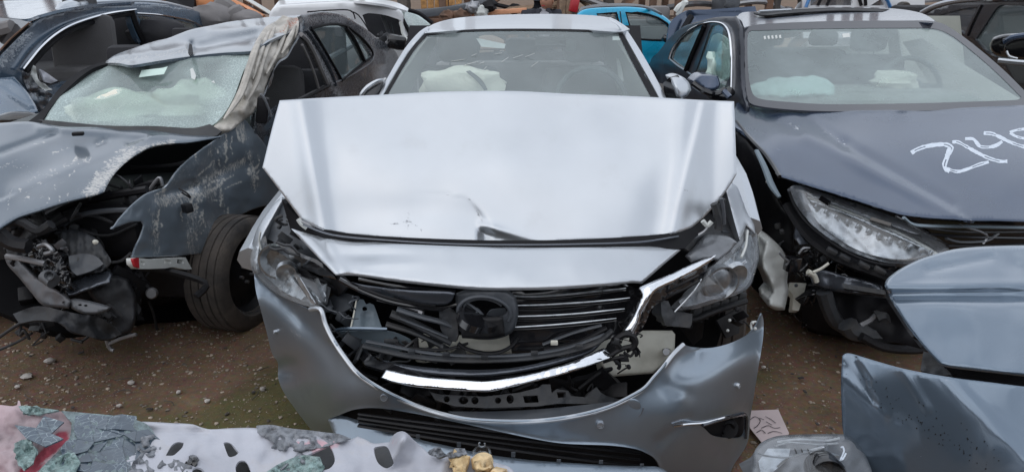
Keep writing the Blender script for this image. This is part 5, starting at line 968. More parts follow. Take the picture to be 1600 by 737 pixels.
MB().tube(pathY([(60, 385, 2.8), (72, 382, 2.79), (82, 392, 2.78), (70, 396, 2.78)], None), .009, 6).build('lamp_cable', M['metal'], lmp)
sheet('headlamp_carrier', G, M['wreck_plastic'], [(8, 384), (22, 378), (40, 385), (44, 396), (30, 404), (12, 398)], [(8, 384, 2.84), (44, 396, 2.82), (12, 398, 2.8)], res=5, thick=.02, disp=lambda x, y: .02*nz(x, y, 9, 4))
MB().blob(at(149, 378, 2.80), (.012, .006, .010), amp=.3).build('clip', M['cream'], G)
clutter('engine_bay_wreckage', G, M['wreck_plastic'], (0, 330, 120, 400, (2.9, 3.1)), 60, 21, .07)
clutter('engine_bay_wreckage', G, M['black_plastic'], (40, 400, 220, 470, (2.95, 3.1)), 50, 22, .08)
clutter('engine_bay_wreckage', G, M['beam_dull'], (40, 375, 110, 440, (2.82, 2.92)), 40, 23, .022)
clutter('hanging_splash_bits', G, M['wreck_plastic'], (30, 485, 200, 530, (2.8, 2.95)), 40, 24, .032)
clutter('inner_wing_bits', G, M['wreck_plastic'], (150, 280, 300, 400, (3.1, 3.4)), 40, 25, .06)
for y0 in (5.75,):
    wheel(G, (-1.32, y0, .30), (1, -.1, 0)); 
wheel(G, (-2.95, 3.6, .30), (-1, .1, 0))

# ================================================================== BLUE-GREY ESTATE CAR FAR LEFT
E = thing('blue_estate_car', 'blue estate car at the far left with chrome window line and open front door frame', 'car', (-4.2, 6.2, 0), 'wrecked cars in the scrapyard')
sideE = lambda x, y: -3.5/(((x-CX)/F)/(FW.y+UP.y*(-(y-CY)/F)))
def sE(off): return lambda x, y: sideE(x, y)+off
DO = [(37, 108), (50, 92), (64, 76), (84, 58), (108, 44), (140, 32), (170, 24), (200, 22), (206, 38), (216, 62), (226, 70), (160, 98), (100, 130), (70, 138), (58, 128), (45, 122)]
W2 = [(215, 25), (240, 27), (268, 31), (276, 41), (285, 53), (262, 58), (236, 66), (229, 52), (222, 38)]
W3 = [(274, 31), (292, 35), (304, 38), (312, 43), (300, 48), (288, 53), (281, 43)]
es = sheet('body_side', E, M['wagon_blue'], [(-15, 130), (-15, 108), (0, 84), (22, 60), (48, 36), (70, 24), (100, 15), (130, 10), (170, 5), (210, 3.5), (250, 6), (290, 13), (318, 22), (335, 32), (343, 40), (338, 50), (330, 90), (260, 160), (120, 210), (-15, 215)], sE(0), holes=[DO, W2, W3], res=7, thick=.05, roll=3, rolld=.02, disp=lambda x, y: .015*nz(x, y, 50, 3)+.02*gauss(seg_d(x, y, (-10, 140), (60, 178))[0], 8), wear=lambda x, y: .5*gauss(seg_d(x, y, (0, 100), (40, 55))[0], 12)+.2)
sheet('rear_door_glass', E, M['glass_side'], W2, sE(.04), res=20, thick=.005); sheet('quarter_glass', E, M['glass_side'], W3, sE(.04), res=20, thick=.005)
MB().tube(pathY([(34, 108), (46, 92), (62, 73), (84, 54), (110, 39), (145, 27), (175, 20), (212, 15)], sE(-.05)), [.018]+[.022]*6+[.012], 8, flat=.6).build('chrome_door_frame', M['chrome'], es)
MB().tube(pathY([(38, 104), (40, 112), (52, 98), (70, 78), (96, 56), (140, 36), (190, 24), (206, 22)], sE(.0)), .02, 6).build('door_seal', M['frit'], es)
MB().tube(pathY([(213, 21), (245, 23), (275, 28), (295, 32), (308, 38), (316, 44)], sE(-.02)), .014, 8, flat=.6).build('chrome_trim', M['chrome'], es)
MB().tube(pathY([(88, 17), (98, 12), (112, 8), (125, 6.5)], sE(.05)), [.012, .04, .04, .01], 8).build('roof_rail', M['silver'], es)
MB().tube(pathY([(125, 7), (150, 3), (200, 1), (250, 4), (300, 15)], sE(.1)), .02, 8).build('roof_rail', M['silver'], es)
MB().tube(pathY([(204, 16), (212, 40), (226, 70)], sE(-.01)), .035, 6).build('door_pillar', M['frit'], es)
MB().tube(pathY([(272, 30), (281, 43), (290, 55)], sE(.0)), .02, 6).build('window_bar', M['frit'], es)
sheet('roof', E, M['wagon_blue'], [(-15, 26), (-15, 2), (60, 0), (150, 0), (210, 3), (150, 7), (100, 14), (60, 24), (40, 30), (0, 26)], [(-15, 26, 5.8), (0, 26, 5.75), (40, 30, 5.3), (100, 14, 5.8), (210, 3, 7.1), (60, 0, 7.6), (-15, 2, 7.6)], res=7, thick=.02, disp=lambda x, y: .04*nz(x, y*2, 50, 4), wear=lambda x, y: .25)
sheet('windshield_opening', E, M['gloss_black'], [(-15, 27), (0, 28), (28, 31), (48, 35), (30, 50), (0, 80), (-15, 95)], [(-15, 27, 5.7), (48, 35, 5.2), (0, 80, 5.1), (-15, 95, 5.1)], res=12, thick=.02)
MB().tube(pathY([(0, 79, 5.08), (18, 60, 5.14), (46, 36, 5.2)], None), .006, 6).build('windshield_trim', M['rust'], E)
MB().tube(pathY([(-10, 50, 5.3), (20, 42, 5.3)], None), .05, 8).build('sun_visor', M['seat_grey'], E)
seat(E, M['seat_mid'], at(136, 92, 6.4)-Vector((0, 0, .1)), .5, .5, .25); seat(E, M['seat_dark'], at(190, 85, 7.3)-Vector((0, 0, .1)), .5, .5, .25)
MB().box((-4.3, 7.0, .6), (1.5, 3.6, .7), (0, 0, .0), .05).build('underbody', M['black_plastic'], E)
sheet('cabin_far_side', E, M['seat_dark'], [(30, 60), (110, 60), (110, 140), (40, 140)], [(30, 60, 7.6), (110, 60, 7.8), (40, 140, 7.2)], res=30, thick=.05)
MB().blob(at(247, 54, 7.3), (.3, .15, .16), amp=.2, seed=3).build('rear_load', M['seat_dark'], E)
for p_, mm in (([(52, 102), (56, 104), (60, 124), (72, 134), (82, 140), (70, 142), (58, 132), (50, 118)], 'white_plastic'), ([(62, 108), (70, 112), (90, 126), (80, 131), (70, 128)], 'white_film'), ([(34, 110), (48, 118), (58, 132), (76, 144), (86, 150), (70, 154), (48, 146), (38, 128)], 'dark_grey_paint'), ([(44, 144), (70, 148), (88, 150), (80, 160), (62, 174), (50, 162)], 'grey_paint')):
    sheet('torn_door_skin', E, M[mm], p_, sE(-.12), res=4, thick=.01, disp=lambda x, y: .06*nz(x, y, 9, 4))
MB().blob(at(30, 186, 4.4), (.14, .06, .045), amp=.1).build('wing_mirror', M['gloss_black'], E)
sheet('front_wing', E, M['wagon_blue'], [(-15, 122), (0, 122), (22, 120), (40, 140), (56, 165), (60, 176), (40, 182), (0, 194), (-15, 200)], [(-15, 122, 5.0), (22, 120, 5.0), (56, 165, 4.75), (0, 194, 4.5)], res=6, thick=.02, roll=4, rolld=.03, disp=lambda x, y: .03*gauss(seg_d(x, y, (0, 135), (50, 165))[0], 8), wear=lambda x, y: .25)
for x, y in ((-3.6, 5.6), (-3.6, 8.2)): wheel(E, (x, y, .31), (1, 0, 0))

# ================================================================== WHITE VAN
V = thing('white_van', 'small white van behind the grey sedan with cracked windscreen and empty door window', 'van', at(520, 60, 7.6)*1, 'wrecked cars in the scrapyard')
V.location.z = 0
VYf = [(422, 24, 7.0), (500, 4, 7.0), (600, 10, 7.1), (640, 40, 7.2), (422, 120, 7.0), (640, 120, 7.2)]
VW = [(566, 24), (575, 21), (597, 23), (615, 28), (627, 34), (630, 50), (633, 70), (620, 70), (600, 62), (583, 58), (575, 46)]
vb = sheet('body_side', V, M['white_paint'], [(420, 30), (424, 16), (434, 9), (470, 6), (510, 3.5), (545, 2.5), (575, 5), (600, 8), (622, 14), (630, 22), (633, 40), (640, 58), (650, 66), (660, 80), (650, 130), (420, 130)], VYf, holes=[VW], res=8, thick=.05, roll=2.5, rolld=.03)
MB().box(at(530, 90, 7.9)+Vector((0, 0, -.45)), (1.9, 1.5, .9), (0, 0, .1), .1).build('underbody', M['white_paint'], V)
sheet('roof', V, M['white_paint'], [(424, 16), (434, 8.5), (470, 5), (545, 1.5), (600, 7), (622, 13), (655, 24), (674, 36), (660, 28), (625, 6), (590, -1), (540, -4), (470, -2), (436, 1)], [(424, 16, 7.05), (545, 2, 7.1), (622, 13, 7.15), (674, 36, 7.8), (540, -4, 8.3), (436, 1, 8.2)], res=8, thick=.02)
sheet('windshield', V, M['glass_crushed'], [(623, 18), (638, 17), (656, 24), (674, 37), (664, 46), (648, 57), (640, 48), (631, 34)], [(623, 18, 7.2), (638, 17, 7.5), (674, 37, 7.7), (648, 57, 7.2)], res=5, thick=.006, disp=lambda x, y: .03*nz(x, y, 10, 3), wear=lambda x, y: .8)
for pts in ([(623, 17), (631, 34), (640, 50), (648, 58)], [(638, 16), (656, 22), (676, 37)]):
    MB().tube(pathY([(x, y, 7.2) for x, y in pts], None), .02, 6).build('windshield_trim', M['frit'], V)
sheet('cabin_back', V, M['seat_dark'], [(560, 18), (632, 26), (650, 60), (640, 80), (570, 70)], [(560, 18, 7.9), (632, 26, 7.9), (640, 80, 7.8)], res=30, thick=.05)
MB().tube(pathY([(597, 24), (603, 40), (610, 60)], lambda x, y: 7.3), .02, 6).tube(pathY([(610, 36), (616, 60)], lambda x, y: 7.35), .012, 6).build('seat_belt', M['dusty_plastic'], V)
MB().box(at(619, 66, 6.85), (.17, .10, .13), (0, .2, .2), .03).build('wing_mirror', M['gloss_black'], V)
MB().tube(pathY([(627, 34, 7.0), (629, 50, 7.0), (634, 60, 7.0), (642, 66, 7.0)], None), .016, 6).build('broken_door_edge', M['white_plastic'], V)
MB().tube(pathY([(548, 18, 6.97), (560, 24, 6.97), (574, 44, 6.98), (582, 62, 6.98)], None), .006, 6).build('door_gap', M['frit'], V)
MB().tube(pathY([(480, 19), (520, 16), (548, 17), (555, 30)], lambda x, y: 6.97), .006, 6).build('door_gap', M['frit'], V)
clutter('broken_door_bits', V, M['dusty_plastic'], (590, 52, 655, 75, (6.95, 7.1)), 20, 31, .06)
for x in (-2.2, -1.2): wheel(V, (x, 6.95, .31), (0, -1, 0))
# ================================================================== NAVY SEDAN ON THE RIGHT
N = thing('navy_sedan', 'dark navy sedan on the right with white sprayed number on bonnet and missing bumper', 'car', (2.2, 4.6, 0), 'wrecked cars in the scrapyard')
def sR_(x0): return lambda x, y: x0/(((x-CX)/F)/(FW.y+UP.y*(-(y-CY)/F)))
sR = sR_(1.3)
hoodN = [(1147, 165, 3.98), (1165, 165, 4.2), (1300, 172, 4.12), (1450, 170, 4.10), (1620, 163, 4.2), (1180, 226, 3.55), (1218, 275, 3.30), (1260, 288, 3.18), (1330, 310, 3.02), (1425, 337, 2.86), (1620, 345, 2.80), (1350, 230, 3.50), (1500, 240, 3.42), (1250, 215, 3.70), (1620, 250, 3.36)]
def hN_disp(x, y):
    d = .012*nz(x, y, 150, 3)+.003*nz(x, y, 40, 4)
    for a, b, w_, k in (((1190, 172), (1245, 205), 9, .03), ((1245, 205), (1490, 332), 10, -.016), ((1255, 180), (1320, 225), 8, .02), ((1320, 225), (1485, 320), 8, .022)):
        dd, s, t_ = seg_d(x, y, a, b); d += k*gauss(dd, w_)
    dd, s, t_ = seg_d(x, y, (1215, 200), (1470, 322)); d += (.05 if s > 0 else 0)*(1-math.exp(-(dd/30)**2))*(1 if False else .6)
    return d
hnf = tps([c for c in hoodN])
HNY = lambda x, y: float(hnf([(x, y)])[0])+hN_disp(x, y)
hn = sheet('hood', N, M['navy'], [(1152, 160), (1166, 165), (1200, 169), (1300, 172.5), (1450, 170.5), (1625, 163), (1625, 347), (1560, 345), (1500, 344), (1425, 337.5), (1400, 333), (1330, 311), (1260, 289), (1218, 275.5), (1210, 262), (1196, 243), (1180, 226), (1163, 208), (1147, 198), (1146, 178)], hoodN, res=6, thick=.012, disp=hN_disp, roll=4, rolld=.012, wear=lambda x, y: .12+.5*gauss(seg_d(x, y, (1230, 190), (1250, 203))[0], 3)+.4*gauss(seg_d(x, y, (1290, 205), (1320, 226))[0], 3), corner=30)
MB().tube(pathY([(1150, 190), (1163, 206), (1180, 225), (1196, 242), (1210, 262), (1218, 276)], lambda x, y: HNY(x, y)+.01), .010, 6).build('wing_edge', M['gloss_black'], hn)
# sprayed number
def ribbon(pts, w_, seed=0):
    rr = random.Random(seed); C = spline2(pts, 4, closed=False, corner=100); L_, R_ = [], []
    for i, p in enumerate(C):
        t = (C[min(i+1, len(C)-1)]-C[max(i-1, 0)]).normalized(); nrm = Vector((-t.y, t.x)); ww = w_*(.8+.4*rr.random())
        L_.append(p+nrm*ww); R_.append(p-nrm*ww)
    return [tuple(q) for q in L_]+[tuple(q) for q in reversed(R_)]
for i, (pts, w_) in enumerate((([(1424, 239), (1432, 234), (1446, 229), (1464, 226), (1478, 226), (1487, 231), (1484, 238), (1478, 244)], 3.6), ([(1484, 232), (1480, 245), (1476, 256), (1477, 263), (1484, 267)], 4.2), ([(1480, 264), (1496, 268), (1512, 264), (1530, 257), (1545, 253)], 2.8),
                            ([(1488, 222), (1497, 222), (1510, 229), (1528, 239), (1545, 247), (1562, 252), (1574, 252)], 3.0), ([(1508, 217), (1520, 217), (1526, 223), (1532, 229), (1545, 230), (1557, 227), (1566, 221)], 3.0), ([(1537, 208), (1550, 209), (1562, 214), (1576, 221), (1592, 227), (1610, 232)], 3.0), ([(1578, 207), (1590, 203), (1610, 201)], 2.4), ([(1578, 208), (1590, 214), (1610, 218)], 2.4))):
    n_ = len(pts); hs = []; C_ = spline2(pts, 4, closed=False, corner=100)
    for a_, b_ in ((.08, .34), (.62, .90)) if i in (0, 2, 3, 5) else ((.45, .7),):
        seg_ = C_[int(a_*len(C_)):max(int(b_*len(C_)), int(a_*len(C_))+2)]
        if len(seg_) > 1: hs.append([p for p in ribbon([tuple(q) for q in seg_], w_*.24, i+9)])
    sheet('spray_stroke', hn, M['spray'], ribbon(pts, w_*.86, i), lambda x, y: HNY(x, y)-.003, holes=hs, res=4, thick=.0015, rnd=False)
WN = [(1165, 165, 4.24), (1300, 168, 4.16), (1450, 167, 4.14), (1610, 160, 4.24), (1166, 44, 4.86), (1290, 36, 4.92), (1400, 34.5, 4.94), (1462, 37, 4.94), (1530, 80, 4.66)]
wn = tps(WN); WNY = lambda x, y: float(wn([(x, y)])[0])
sheet('windshield', N, M['glass_navy'], [(1164, 44), (1190, 40), (1290, 35.5), (1400, 34.5), (1460, 36), (1490, 50), (1530, 80), (1570, 115), (1604, 152), (1612, 162), (1450, 169), (1300, 170), (1235, 168), (1185, 163), (1170, 152), (1164, 120)], WN, res=20, thick=.005)
sheet('windshield_seal', N, M['glass_frit'], [(1157, 44), (1190, 38), (1290, 33.5), (1400, 32.5), (1462, 34), (1493, 49), (1534, 80), (1574, 115), (1612, 154), (1620, 166), (1450, 173), (1300, 174), (1230, 171), (1178, 164), (1162, 152), (1157, 120)], lambda x, y: WNY(x, y)-.006, holes=[[(1169, 52), (1185, 48), (1290, 45), (1400, 44), (1458, 45), (1487, 56), (1526, 86), (1562, 118), (1596, 152), (1590, 156), (1450, 161), (1300, 163), (1240, 160), (1190, 155), (1176, 146), (1169, 110)]], res=9, thick=.012)
sheet('windshield_label', N, M['white_plastic'], [(1316, 53), (1327, 52), (1328, 58), (1317, 59)], lambda x, y: WNY(x, y)-.004, res=8, thick=.001)
for i in range(5): sheet('windshield_print', N, M['white_plastic'], [(1193+6*i, 57-i*.4), (1196+6*i, 56-i*.4), (1197+6*i, 61-i*.4), (1194+6*i, 62-i*.4)], lambda x, y: WNY(x, y)-.004, res=8, thick=.001)
# roof and sunroof
def NTOP(x): return float(np.interp(x, [1150, 1164, 1190, 1290, 1400, 1460, 1480], [48, 44, 40, 35.5, 34.5, 36, 42]))
sheet('roof', N, M['navy'], [(1152, 50), (1150, 40), (1150, 28), (1160, 20), (1200, 17), (1260, 13), (1330, 11), (1400, 14), (1440, 21), (1462, 33), (1458, 36), (1400, 33), (1290, 34), (1190, 39), (1164, 44)], lambda x, y: WNY(min(max(x, 1166), 1462), NTOP(x))+.02+.08*max(-1, NTOP(x)-1-y), res=5, thick=.02, push=(0, .03, -.02), wear=lambda x, y: .1, disp=lambda x, y: .008*nz(x, y, 30, 2))
sheet('sunroof', N, M['frit'], [(1178, 20), (1200, 17), (1300, 12), (1390, 14), (1380, 17.5), (1300, 17), (1215, 22), (1200, 24), (1186, 23)], [(1178, 20, 6.1), (1300, 12, 6.5), (1390, 15, 6.4), (1215, 23, 5.7)], res=8, thick=.01)
MB().tube(pathY([(1186, 18.5, 6.0), (1210, 17.2, 6.1), (1235, 16, 6.2)], None), .012, 6).build('sunroof_edge', M['silver'], N)
# cabin seen through the glass
MB().box((2.15, 4.72, .93), (1.4, .66, .20), (0, 0, 0), .08).build('dashboard', M['seat_beige'], N)
MB().box((2.15, 4.72, 1.0), (.9, .3, .1), (0, 0, 0), .04).build('dashboard_hood', M['seat_beige'], N)
seat(N, M['seat_dark'], (1.75, 5.35, .7), .5, .54); seat(N, M['seat_dark'], (2.55, 5.35, .7), .5, .54)
seat(N, M['seat_dark'], (2.15, 6.3, .7), 1.3, .5, headrest=False)
for x in (1.72, 2.15, 2.6): MB().box((x, 6.35, 1.24), (.24, .1, .12), (0, 0, 0), .04).build('rear_headrest', M['seat_dark'], N)
steering(N, (2.58, 4.82, 1.04), .19, .45)
MB().blob(at(1398, 130, 4.72), (.14, .10, .075), amp=.45, seed=7, seg=20).build('driver_airbag', M['airbag'], N)
sheet('passenger_airbag', N, M['airbag_green'], [(1181, 140), (1192, 134), (1207, 131), (1212, 127), (1228, 124), (1242, 126), (1256, 123), (1272, 124), (1282, 121.5), (1292, 124), (1304, 134), (1304, 148), (1298, 154), (1284, 152), (1268, 153), (1246, 156), (1230, 156), (1223, 160), (1213, 154), (1196, 155), (1182, 151)], [(1181, 145, 4.50), (1240, 125, 4.60), (1240, 156, 4.40), (1304, 140, 4.52), (1285, 122, 4.60), (1285, 152, 4.42), (1240, 140, 4.44)], res=3.5, thick=.1, push=(0, .14, 0), roll=7, rolld=.07, disp=lambda x, y: .03*nz(x, y, 15, 3)+.02*(gauss(x-1246, 3)+gauss(x-1271, 3)+gauss(x-1212, 3)))
for x in (): MB().tube(pathY([(x-1, 124, 4.31), (x+2, 138, 4.30), (x, 152, 4.31)], None), .003, 5).build('airbag_seam', M['seat_beige'], N)
MB().box(at(1345, 56, 5.0), (.10, .05, .12), (0, .5, 0), .02).build('rear_view_mirror', M['dash'], N)
sheet('rear_window_frame', N, M['seat_beige'], [(1150, 25), (1500, 25), (1510, 130), (1150, 130)], [(1150, 25, 6.9), (1500, 25, 6.9), (1150, 130, 6.6)], holes=[[(1205, 50), (1370, 48), (1375, 72), (1200, 74)]], res=30, thick=.05)
sheet('door_trim', N, M['seat_beige'], [(1385, 40), (1402, 45), (1412, 110), (1392, 112)], [(1385, 40, 6.0), (1402, 45, 5.9), (1400, 112, 5.6)], res=20, thick=.04)
sheet('door_trim', N, M['seat_beige'], [(1410, 66), (1440, 60), (1600, 158), (1470, 158)], [(1410, 66, 6.2), (1440, 60, 6.0), (1600, 158, 4.6), (1470, 158, 5.0)], res=20, thick=.03)
# side body with windows
W1 = [(1047, 90), (1054, 76), (1068, 57), (1084, 47), (1103, 39.5), (1096, 56), (1086, 78), (1073, 104), (1069, 107), (1058, 100)]
W2n = [(1112, 41), (1124, 40), (1133, 46), (1139, 62), (1142, 90), (1142, 112), (1136, 128), (1130, 140), (1112, 138), (1098, 128), (1086, 119), (1092, 98), (1102, 68)]
M['navy_side'] = mat('navy_reflection_muted', (.030, .034, .046), .4, .1, .3, var=.1, dirt=.3, dirtcol=(.10, .10, .12, 1), dscale=6)  # same car paint, darkened and dulled to mute the blue car's reflection
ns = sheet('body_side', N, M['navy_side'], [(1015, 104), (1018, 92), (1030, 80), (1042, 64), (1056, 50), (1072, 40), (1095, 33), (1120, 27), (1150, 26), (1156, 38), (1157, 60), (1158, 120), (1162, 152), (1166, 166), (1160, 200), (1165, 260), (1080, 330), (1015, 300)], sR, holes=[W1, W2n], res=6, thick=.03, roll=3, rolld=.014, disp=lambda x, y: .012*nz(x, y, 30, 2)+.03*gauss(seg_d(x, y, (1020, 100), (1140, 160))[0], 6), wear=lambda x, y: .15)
sheet('rear_door_glass', N, M['glass_side'], W1, lambda x, y: sR(x, y)+.03, res=20, thick=.004); sheet('front_door_glass', N, M['glass_side'], W2n, lambda x, y: sR(x, y)+.03, res=20, thick=.004)
MB().tube(pathY([(1046, 92), (1052, 76), (1066, 57), (1083, 44), (1104, 36), (1122, 35), (1134, 40), (1141, 55), (1144, 90), (1143, 146)], lambda x, y: sR(x, y)-.02), .011, 8, flat=.6).build('chrome_trim', M['chrome'], ns)
MB().tube(pathY([(1046, 92), (1058, 102), (1070, 110), (1088, 122), (1105, 136)], lambda x, y: sR(x, y)-.02), .007, 8).build('chrome_trim', M['silver'], ns)
MB().tube(pathY([(1104, 40), (1094, 62), (1082, 90), (1074, 110)], lambda x, y: sR(x, y)-.005), .03, 6, flat=.5).build('door_pillar', M['frit'], ns)
MB().blob(at(1126, 108, 4.95), (.09, .10, .14), amp=.45, seed=4, seg=22).build('curtain_airbag', M['airbag_green'], N)
sheet('curtain_airbag', N, M['airbag_green'], [(1108, 60), (1122, 52), (1136, 60), (1138, 120), (1122, 132), (1114, 100), (1100, 84)], [(1108, 60, 5.3), (1136, 60, 5.0), (1122, 132, 4.9)], res=5, thick=.02, disp=lambda x, y: .05*nz(x, y, 12, 2))
mo = sheet('wing_mirror', N, M['navy'], [(1080, 128), (1088, 120), (1096, 116.5), (1112, 117), (1122, 119), (1125, 130), (1124, 137), (1116, 142), (1106, 142), (1094, 137)], [(1080, 128, 4.28), (1112, 117, 4.22), (1124, 137, 4.18), (1106, 142, 4.18)], res=4, thick=.1, push=(0, .12, 0), roll=4, rolld=.03)
MB().tube(pathY([(1082, 130, 4.2), (1100, 142, 4.18), (1118, 146, 4.2), (1132, 140, 4.25)], None), .018, 8).tube(pathY([(1110, 146, 4.22), (1130, 150, 4.25), (1142, 142, 4.28)], None), .03, 8).build('mirror_foot', M['gloss_black'], mo)
MB().tube(pathY([(1131, 142, 4.15), (1140, 152, 4.12)], None), .016, 6).build('mirror_foot_cap', M['navy'], mo)
sheet('rear_door_trim', N, M['seat_beige'], [(1040, 100), (1065, 50), (1110, 36), (1075, 112)], lambda x, y: sR(x, y)+.45, res=20, thick=.03)
# dark wheel arch, liner and body shell
sheet('wing_liner', N, M['black_plastic'], [(1148, 205), (1162, 212), (1180, 232), (1196, 255), (1206, 285), (1222, 320), (1240, 345), (1240, 400), (1200, 380), (1160, 330), (1150, 280)], [(1148, 205, 3.75), (1196, 255, 3.50), (1240, 345, 3.3), (1240, 400, 3.3), (1160, 330, 3.65)], res=8, thick=.02, disp=lambda x, y: .02*nz(x, y, 40, 2), roll=5, rolld=.03)
MB().tube(pathY([(1182, 235, 3.50), (1195, 262, 3.40), (1206, 290, 3.30), (1218, 308, 3.24)], None), [.012, .016, .018, .01], 8, flat=.6).build('wing_flange', M['bracket'], N)
MB().blob(at(1200, 275, 3.42), (.008, .008, .008)).build('bolt', M['white_plastic'], N); MB().blob(at(1199, 284, 3.42), (.008, .008, .008)).build('bolt', M['white_plastic'], N)
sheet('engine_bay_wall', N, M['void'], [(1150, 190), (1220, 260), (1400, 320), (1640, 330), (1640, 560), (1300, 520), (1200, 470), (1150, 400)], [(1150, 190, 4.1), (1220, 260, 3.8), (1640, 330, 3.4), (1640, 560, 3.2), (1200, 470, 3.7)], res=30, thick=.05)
MB().box((2.2, 5.2, .48), (1.6, 3.4, .56), (0, 0, 0), .05).build('underbody', M['black_plastic'], N)
MB().blob(at(1380, 470, 3.3), (.45, .25, .2), amp=.3, seed=2).build('engine_block', M['black_plastic'], N)
# headlight
NY = [(1230, 298, 3.30), (1250, 289, 3.26), (1320, 312, 3.12), (1400, 340, 2.97), (1440, 357, 2.90), (1484, 388, 2.80), (1424, 411, 2.76), (1370, 406, 2.86), (1297, 373, 3.02), (1250, 335, 3.18), (1340, 355, 2.98)]
nf = tps(NY); NYf = lambda x, y: float(nf([(x, y)])[0])
LO = [(1230, 296), (1240, 289.5), (1256, 291), (1300, 306), (1350, 322), (1400, 340), (1440, 357), (1468, 374), (1484, 389), (1460, 403), (1424, 411), (1395, 411), (1368, 406), (1332, 394), (1297, 373), (1268, 350), (1248, 326), (1236, 308)]
hn_l = sheet('headlight', N, M['lamp_pale'], LO, lambda x, y: NYf(x, y)+.07, res=6, thick=.03, disp=lambda x, y: .01*nz(x, y, 20, 4))
sheet('lens', hn_l, M['lens'], LO, NYf, res=8, thick=.004, roll=5, rolld=.02)
sheet('lamp_reflector', hn_l, M['lamp_chrome'], [(1262, 318), (1290, 326), (1330, 344), (1380, 368), (1420, 384), (1450, 398), (1410, 405), (1370, 400), (1335, 388), (1300, 366), (1276, 344)], lambda x, y: NYf(x, y)+.045, res=4, thick=.008, disp=lambda x, y: .004*nz(x, y, 16, 3)+.003*abs(math.sin((x-y)*.12)))
for k, pl_ in enumerate(([(1262, 308), (1290, 314), (1340, 333), (1400, 358), (1450, 382), (1470, 397), (1462, 401), (1440, 388), (1395, 368), (1340, 344), (1290, 325), (1266, 318)], [(1256, 296), (1300, 310), (1350, 327), (1400, 346), (1440, 364), (1430, 366), (1395, 354), (1345, 336), (1290, 316), (1262, 308)])):
    sheet('light_strip', hn_l, M[('lamp_chrome', 'lamp_pale')[k]], pl_, lambda x, y: NYf(x, y)+.03, res=5, thick=.01, roll=2, rolld=.006)
MB().tube(pathY([(1262, 308), (1290, 318), (1340, 337), (1400, 362), (1440, 382), (1466, 398)], lambda x, y: NYf(x, y)+.03), .010, 6, flat=.5).build('light_bar', M['white_plastic'], hn_l)
for i in range(12):
    u = i/11; x = 1276+u*180; y = 320+u*72+6*math.sin(u*3)
    MB().box(at(x, y+3, NYf(x, y)+.028), (.026, .014, .022), (0, .5, .3), .003).build('led_block', M['lamp_chrome'], hn_l)
for a, b_ in (((1282, 309), (1296, 318)), ((1360, 342), (1392, 352))): MB().tube(pathY([a, b_], lambda x, y: NYf(x, y)+.0), .012, 5).build('lamp_tab', M['gloss_black'], hn_l)
MB().tube(pathY([(1233, 300), (1242, 322), (1262, 350), (1300, 380), (1335, 400), (1370, 412), (1400, 416)], lambda x, y: NYf(x, y)+.01), .008, 8).build('lamp_rim', M['frit'], hn_l)
MB().tube(pathY([(1232, 320), (1262, 365), (1300, 396), (1340, 414), (1385, 430), (1400, 438)], lambda x, y: NYf(x, y)+.06), .035, 8, flat=.6).build('lamp_carrier', M['black_plastic'], N)
for (x, y) in ((1300, 392), (1320, 402), (1350, 414), (1375, 422)): MB().box(at(x, y, NYf(x, y)+.0), (.045, .03, .018), (0, .4, -.4), .003).build('carrier_tab', M['dusty_plastic'], N)
# grille area under the bonnet's leading edge
for i, (pts, r, mm) in enumerate((([(1412, 340), (1425, 350), (1450, 353), (1520, 354), (1620, 356)], .012, 'bracket'), ([(1430, 352), (1500, 362), (1620, 362)], .008, 'dusty_plastic'), ([(1450, 366), (1520, 370), (1620, 372)], .010, 'gloss_black'), ([(1478, 372), (1500, 378), (1540, 376), (1560, 364)], .010, 'grey_plastic'), ([(1500, 352), (1540, 366), (1535, 380)], .010, 'metal'), ([(1400, 338), (1440, 360), (1484, 384)], .008, 'gloss_black'), ([(1480, 384), (1540, 384), (1620, 382)], .012, 'black_plastic'))):
    MB().tube(pathY([(x, y, 2.84) for x, y in pts], None), r, 6, flat=.6).build('grille_bar', M[mm], N)
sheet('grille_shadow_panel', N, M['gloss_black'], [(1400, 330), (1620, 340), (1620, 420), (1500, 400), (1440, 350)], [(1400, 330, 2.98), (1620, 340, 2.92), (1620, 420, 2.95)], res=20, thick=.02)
# washer bottle and hanging parts
sheet('washer_bottle', N, M['white_plastic'], [(1194, 376), (1202, 372), (1216, 382), (1226, 396), (1232, 412), (1230, 440), (1232, 455), (1226, 484), (1212, 484), (1200, 478), (1198, 466), (1206, 456), (1200, 440), (1192, 424), (1188, 408)], [(1194, 376, 3.22), (1232, 412, 3.26), (1226, 484, 3.12), (1188, 408, 3.16)], res=4.5, thick=.10, push=(0, .12, 0), roll=6, rolld=.05, disp=lambda x, y: .03*nz(x, y, 18, 3)+.02*gauss(y-450, 6))
sheet('bottle_bracket', N, M['cream'], [(1234, 441), (1260, 442), (1256, 460), (1248, 485), (1238, 484), (1240, 462), (1232, 452)], [(1234, 441, 3.3), (1260, 442, 3.32), (1244, 485, 3.2)], res=6, thick=.03, rnd=False)
MB().tube(pathY([(1248, 474, 3.3), (1270, 476, 3.28), (1292, 475, 3.26)], None), .022, 8).build('cross_tube', M['cream'], N)
sheet('bumper_remnant', N, M['satin'], [(1264, 428), (1285, 421), (1320, 430), (1350, 437), (1378, 446), (1384, 465), (1360, 462), (1320, 458), (1290, 452), (1270, 444)], [(1264, 428, 3.05), (1320, 430, 2.95), (1384, 465, 2.8), (1290, 452, 2.98)], res=6, thick=.03, roll=3, rolld=.02, disp=lambda x, y: .02*nz(x, y, 18, 4))
sheet('bumper_remnant', N, M['dusty_plastic'], [(1316, 442), (1326, 444), (1382, 453), (1382, 460), (1330, 452), (1318, 450)], [(1316, 442, 2.92), (1382, 453, 2.8), (1330, 452, 2.88)], res=6, thick=.02)
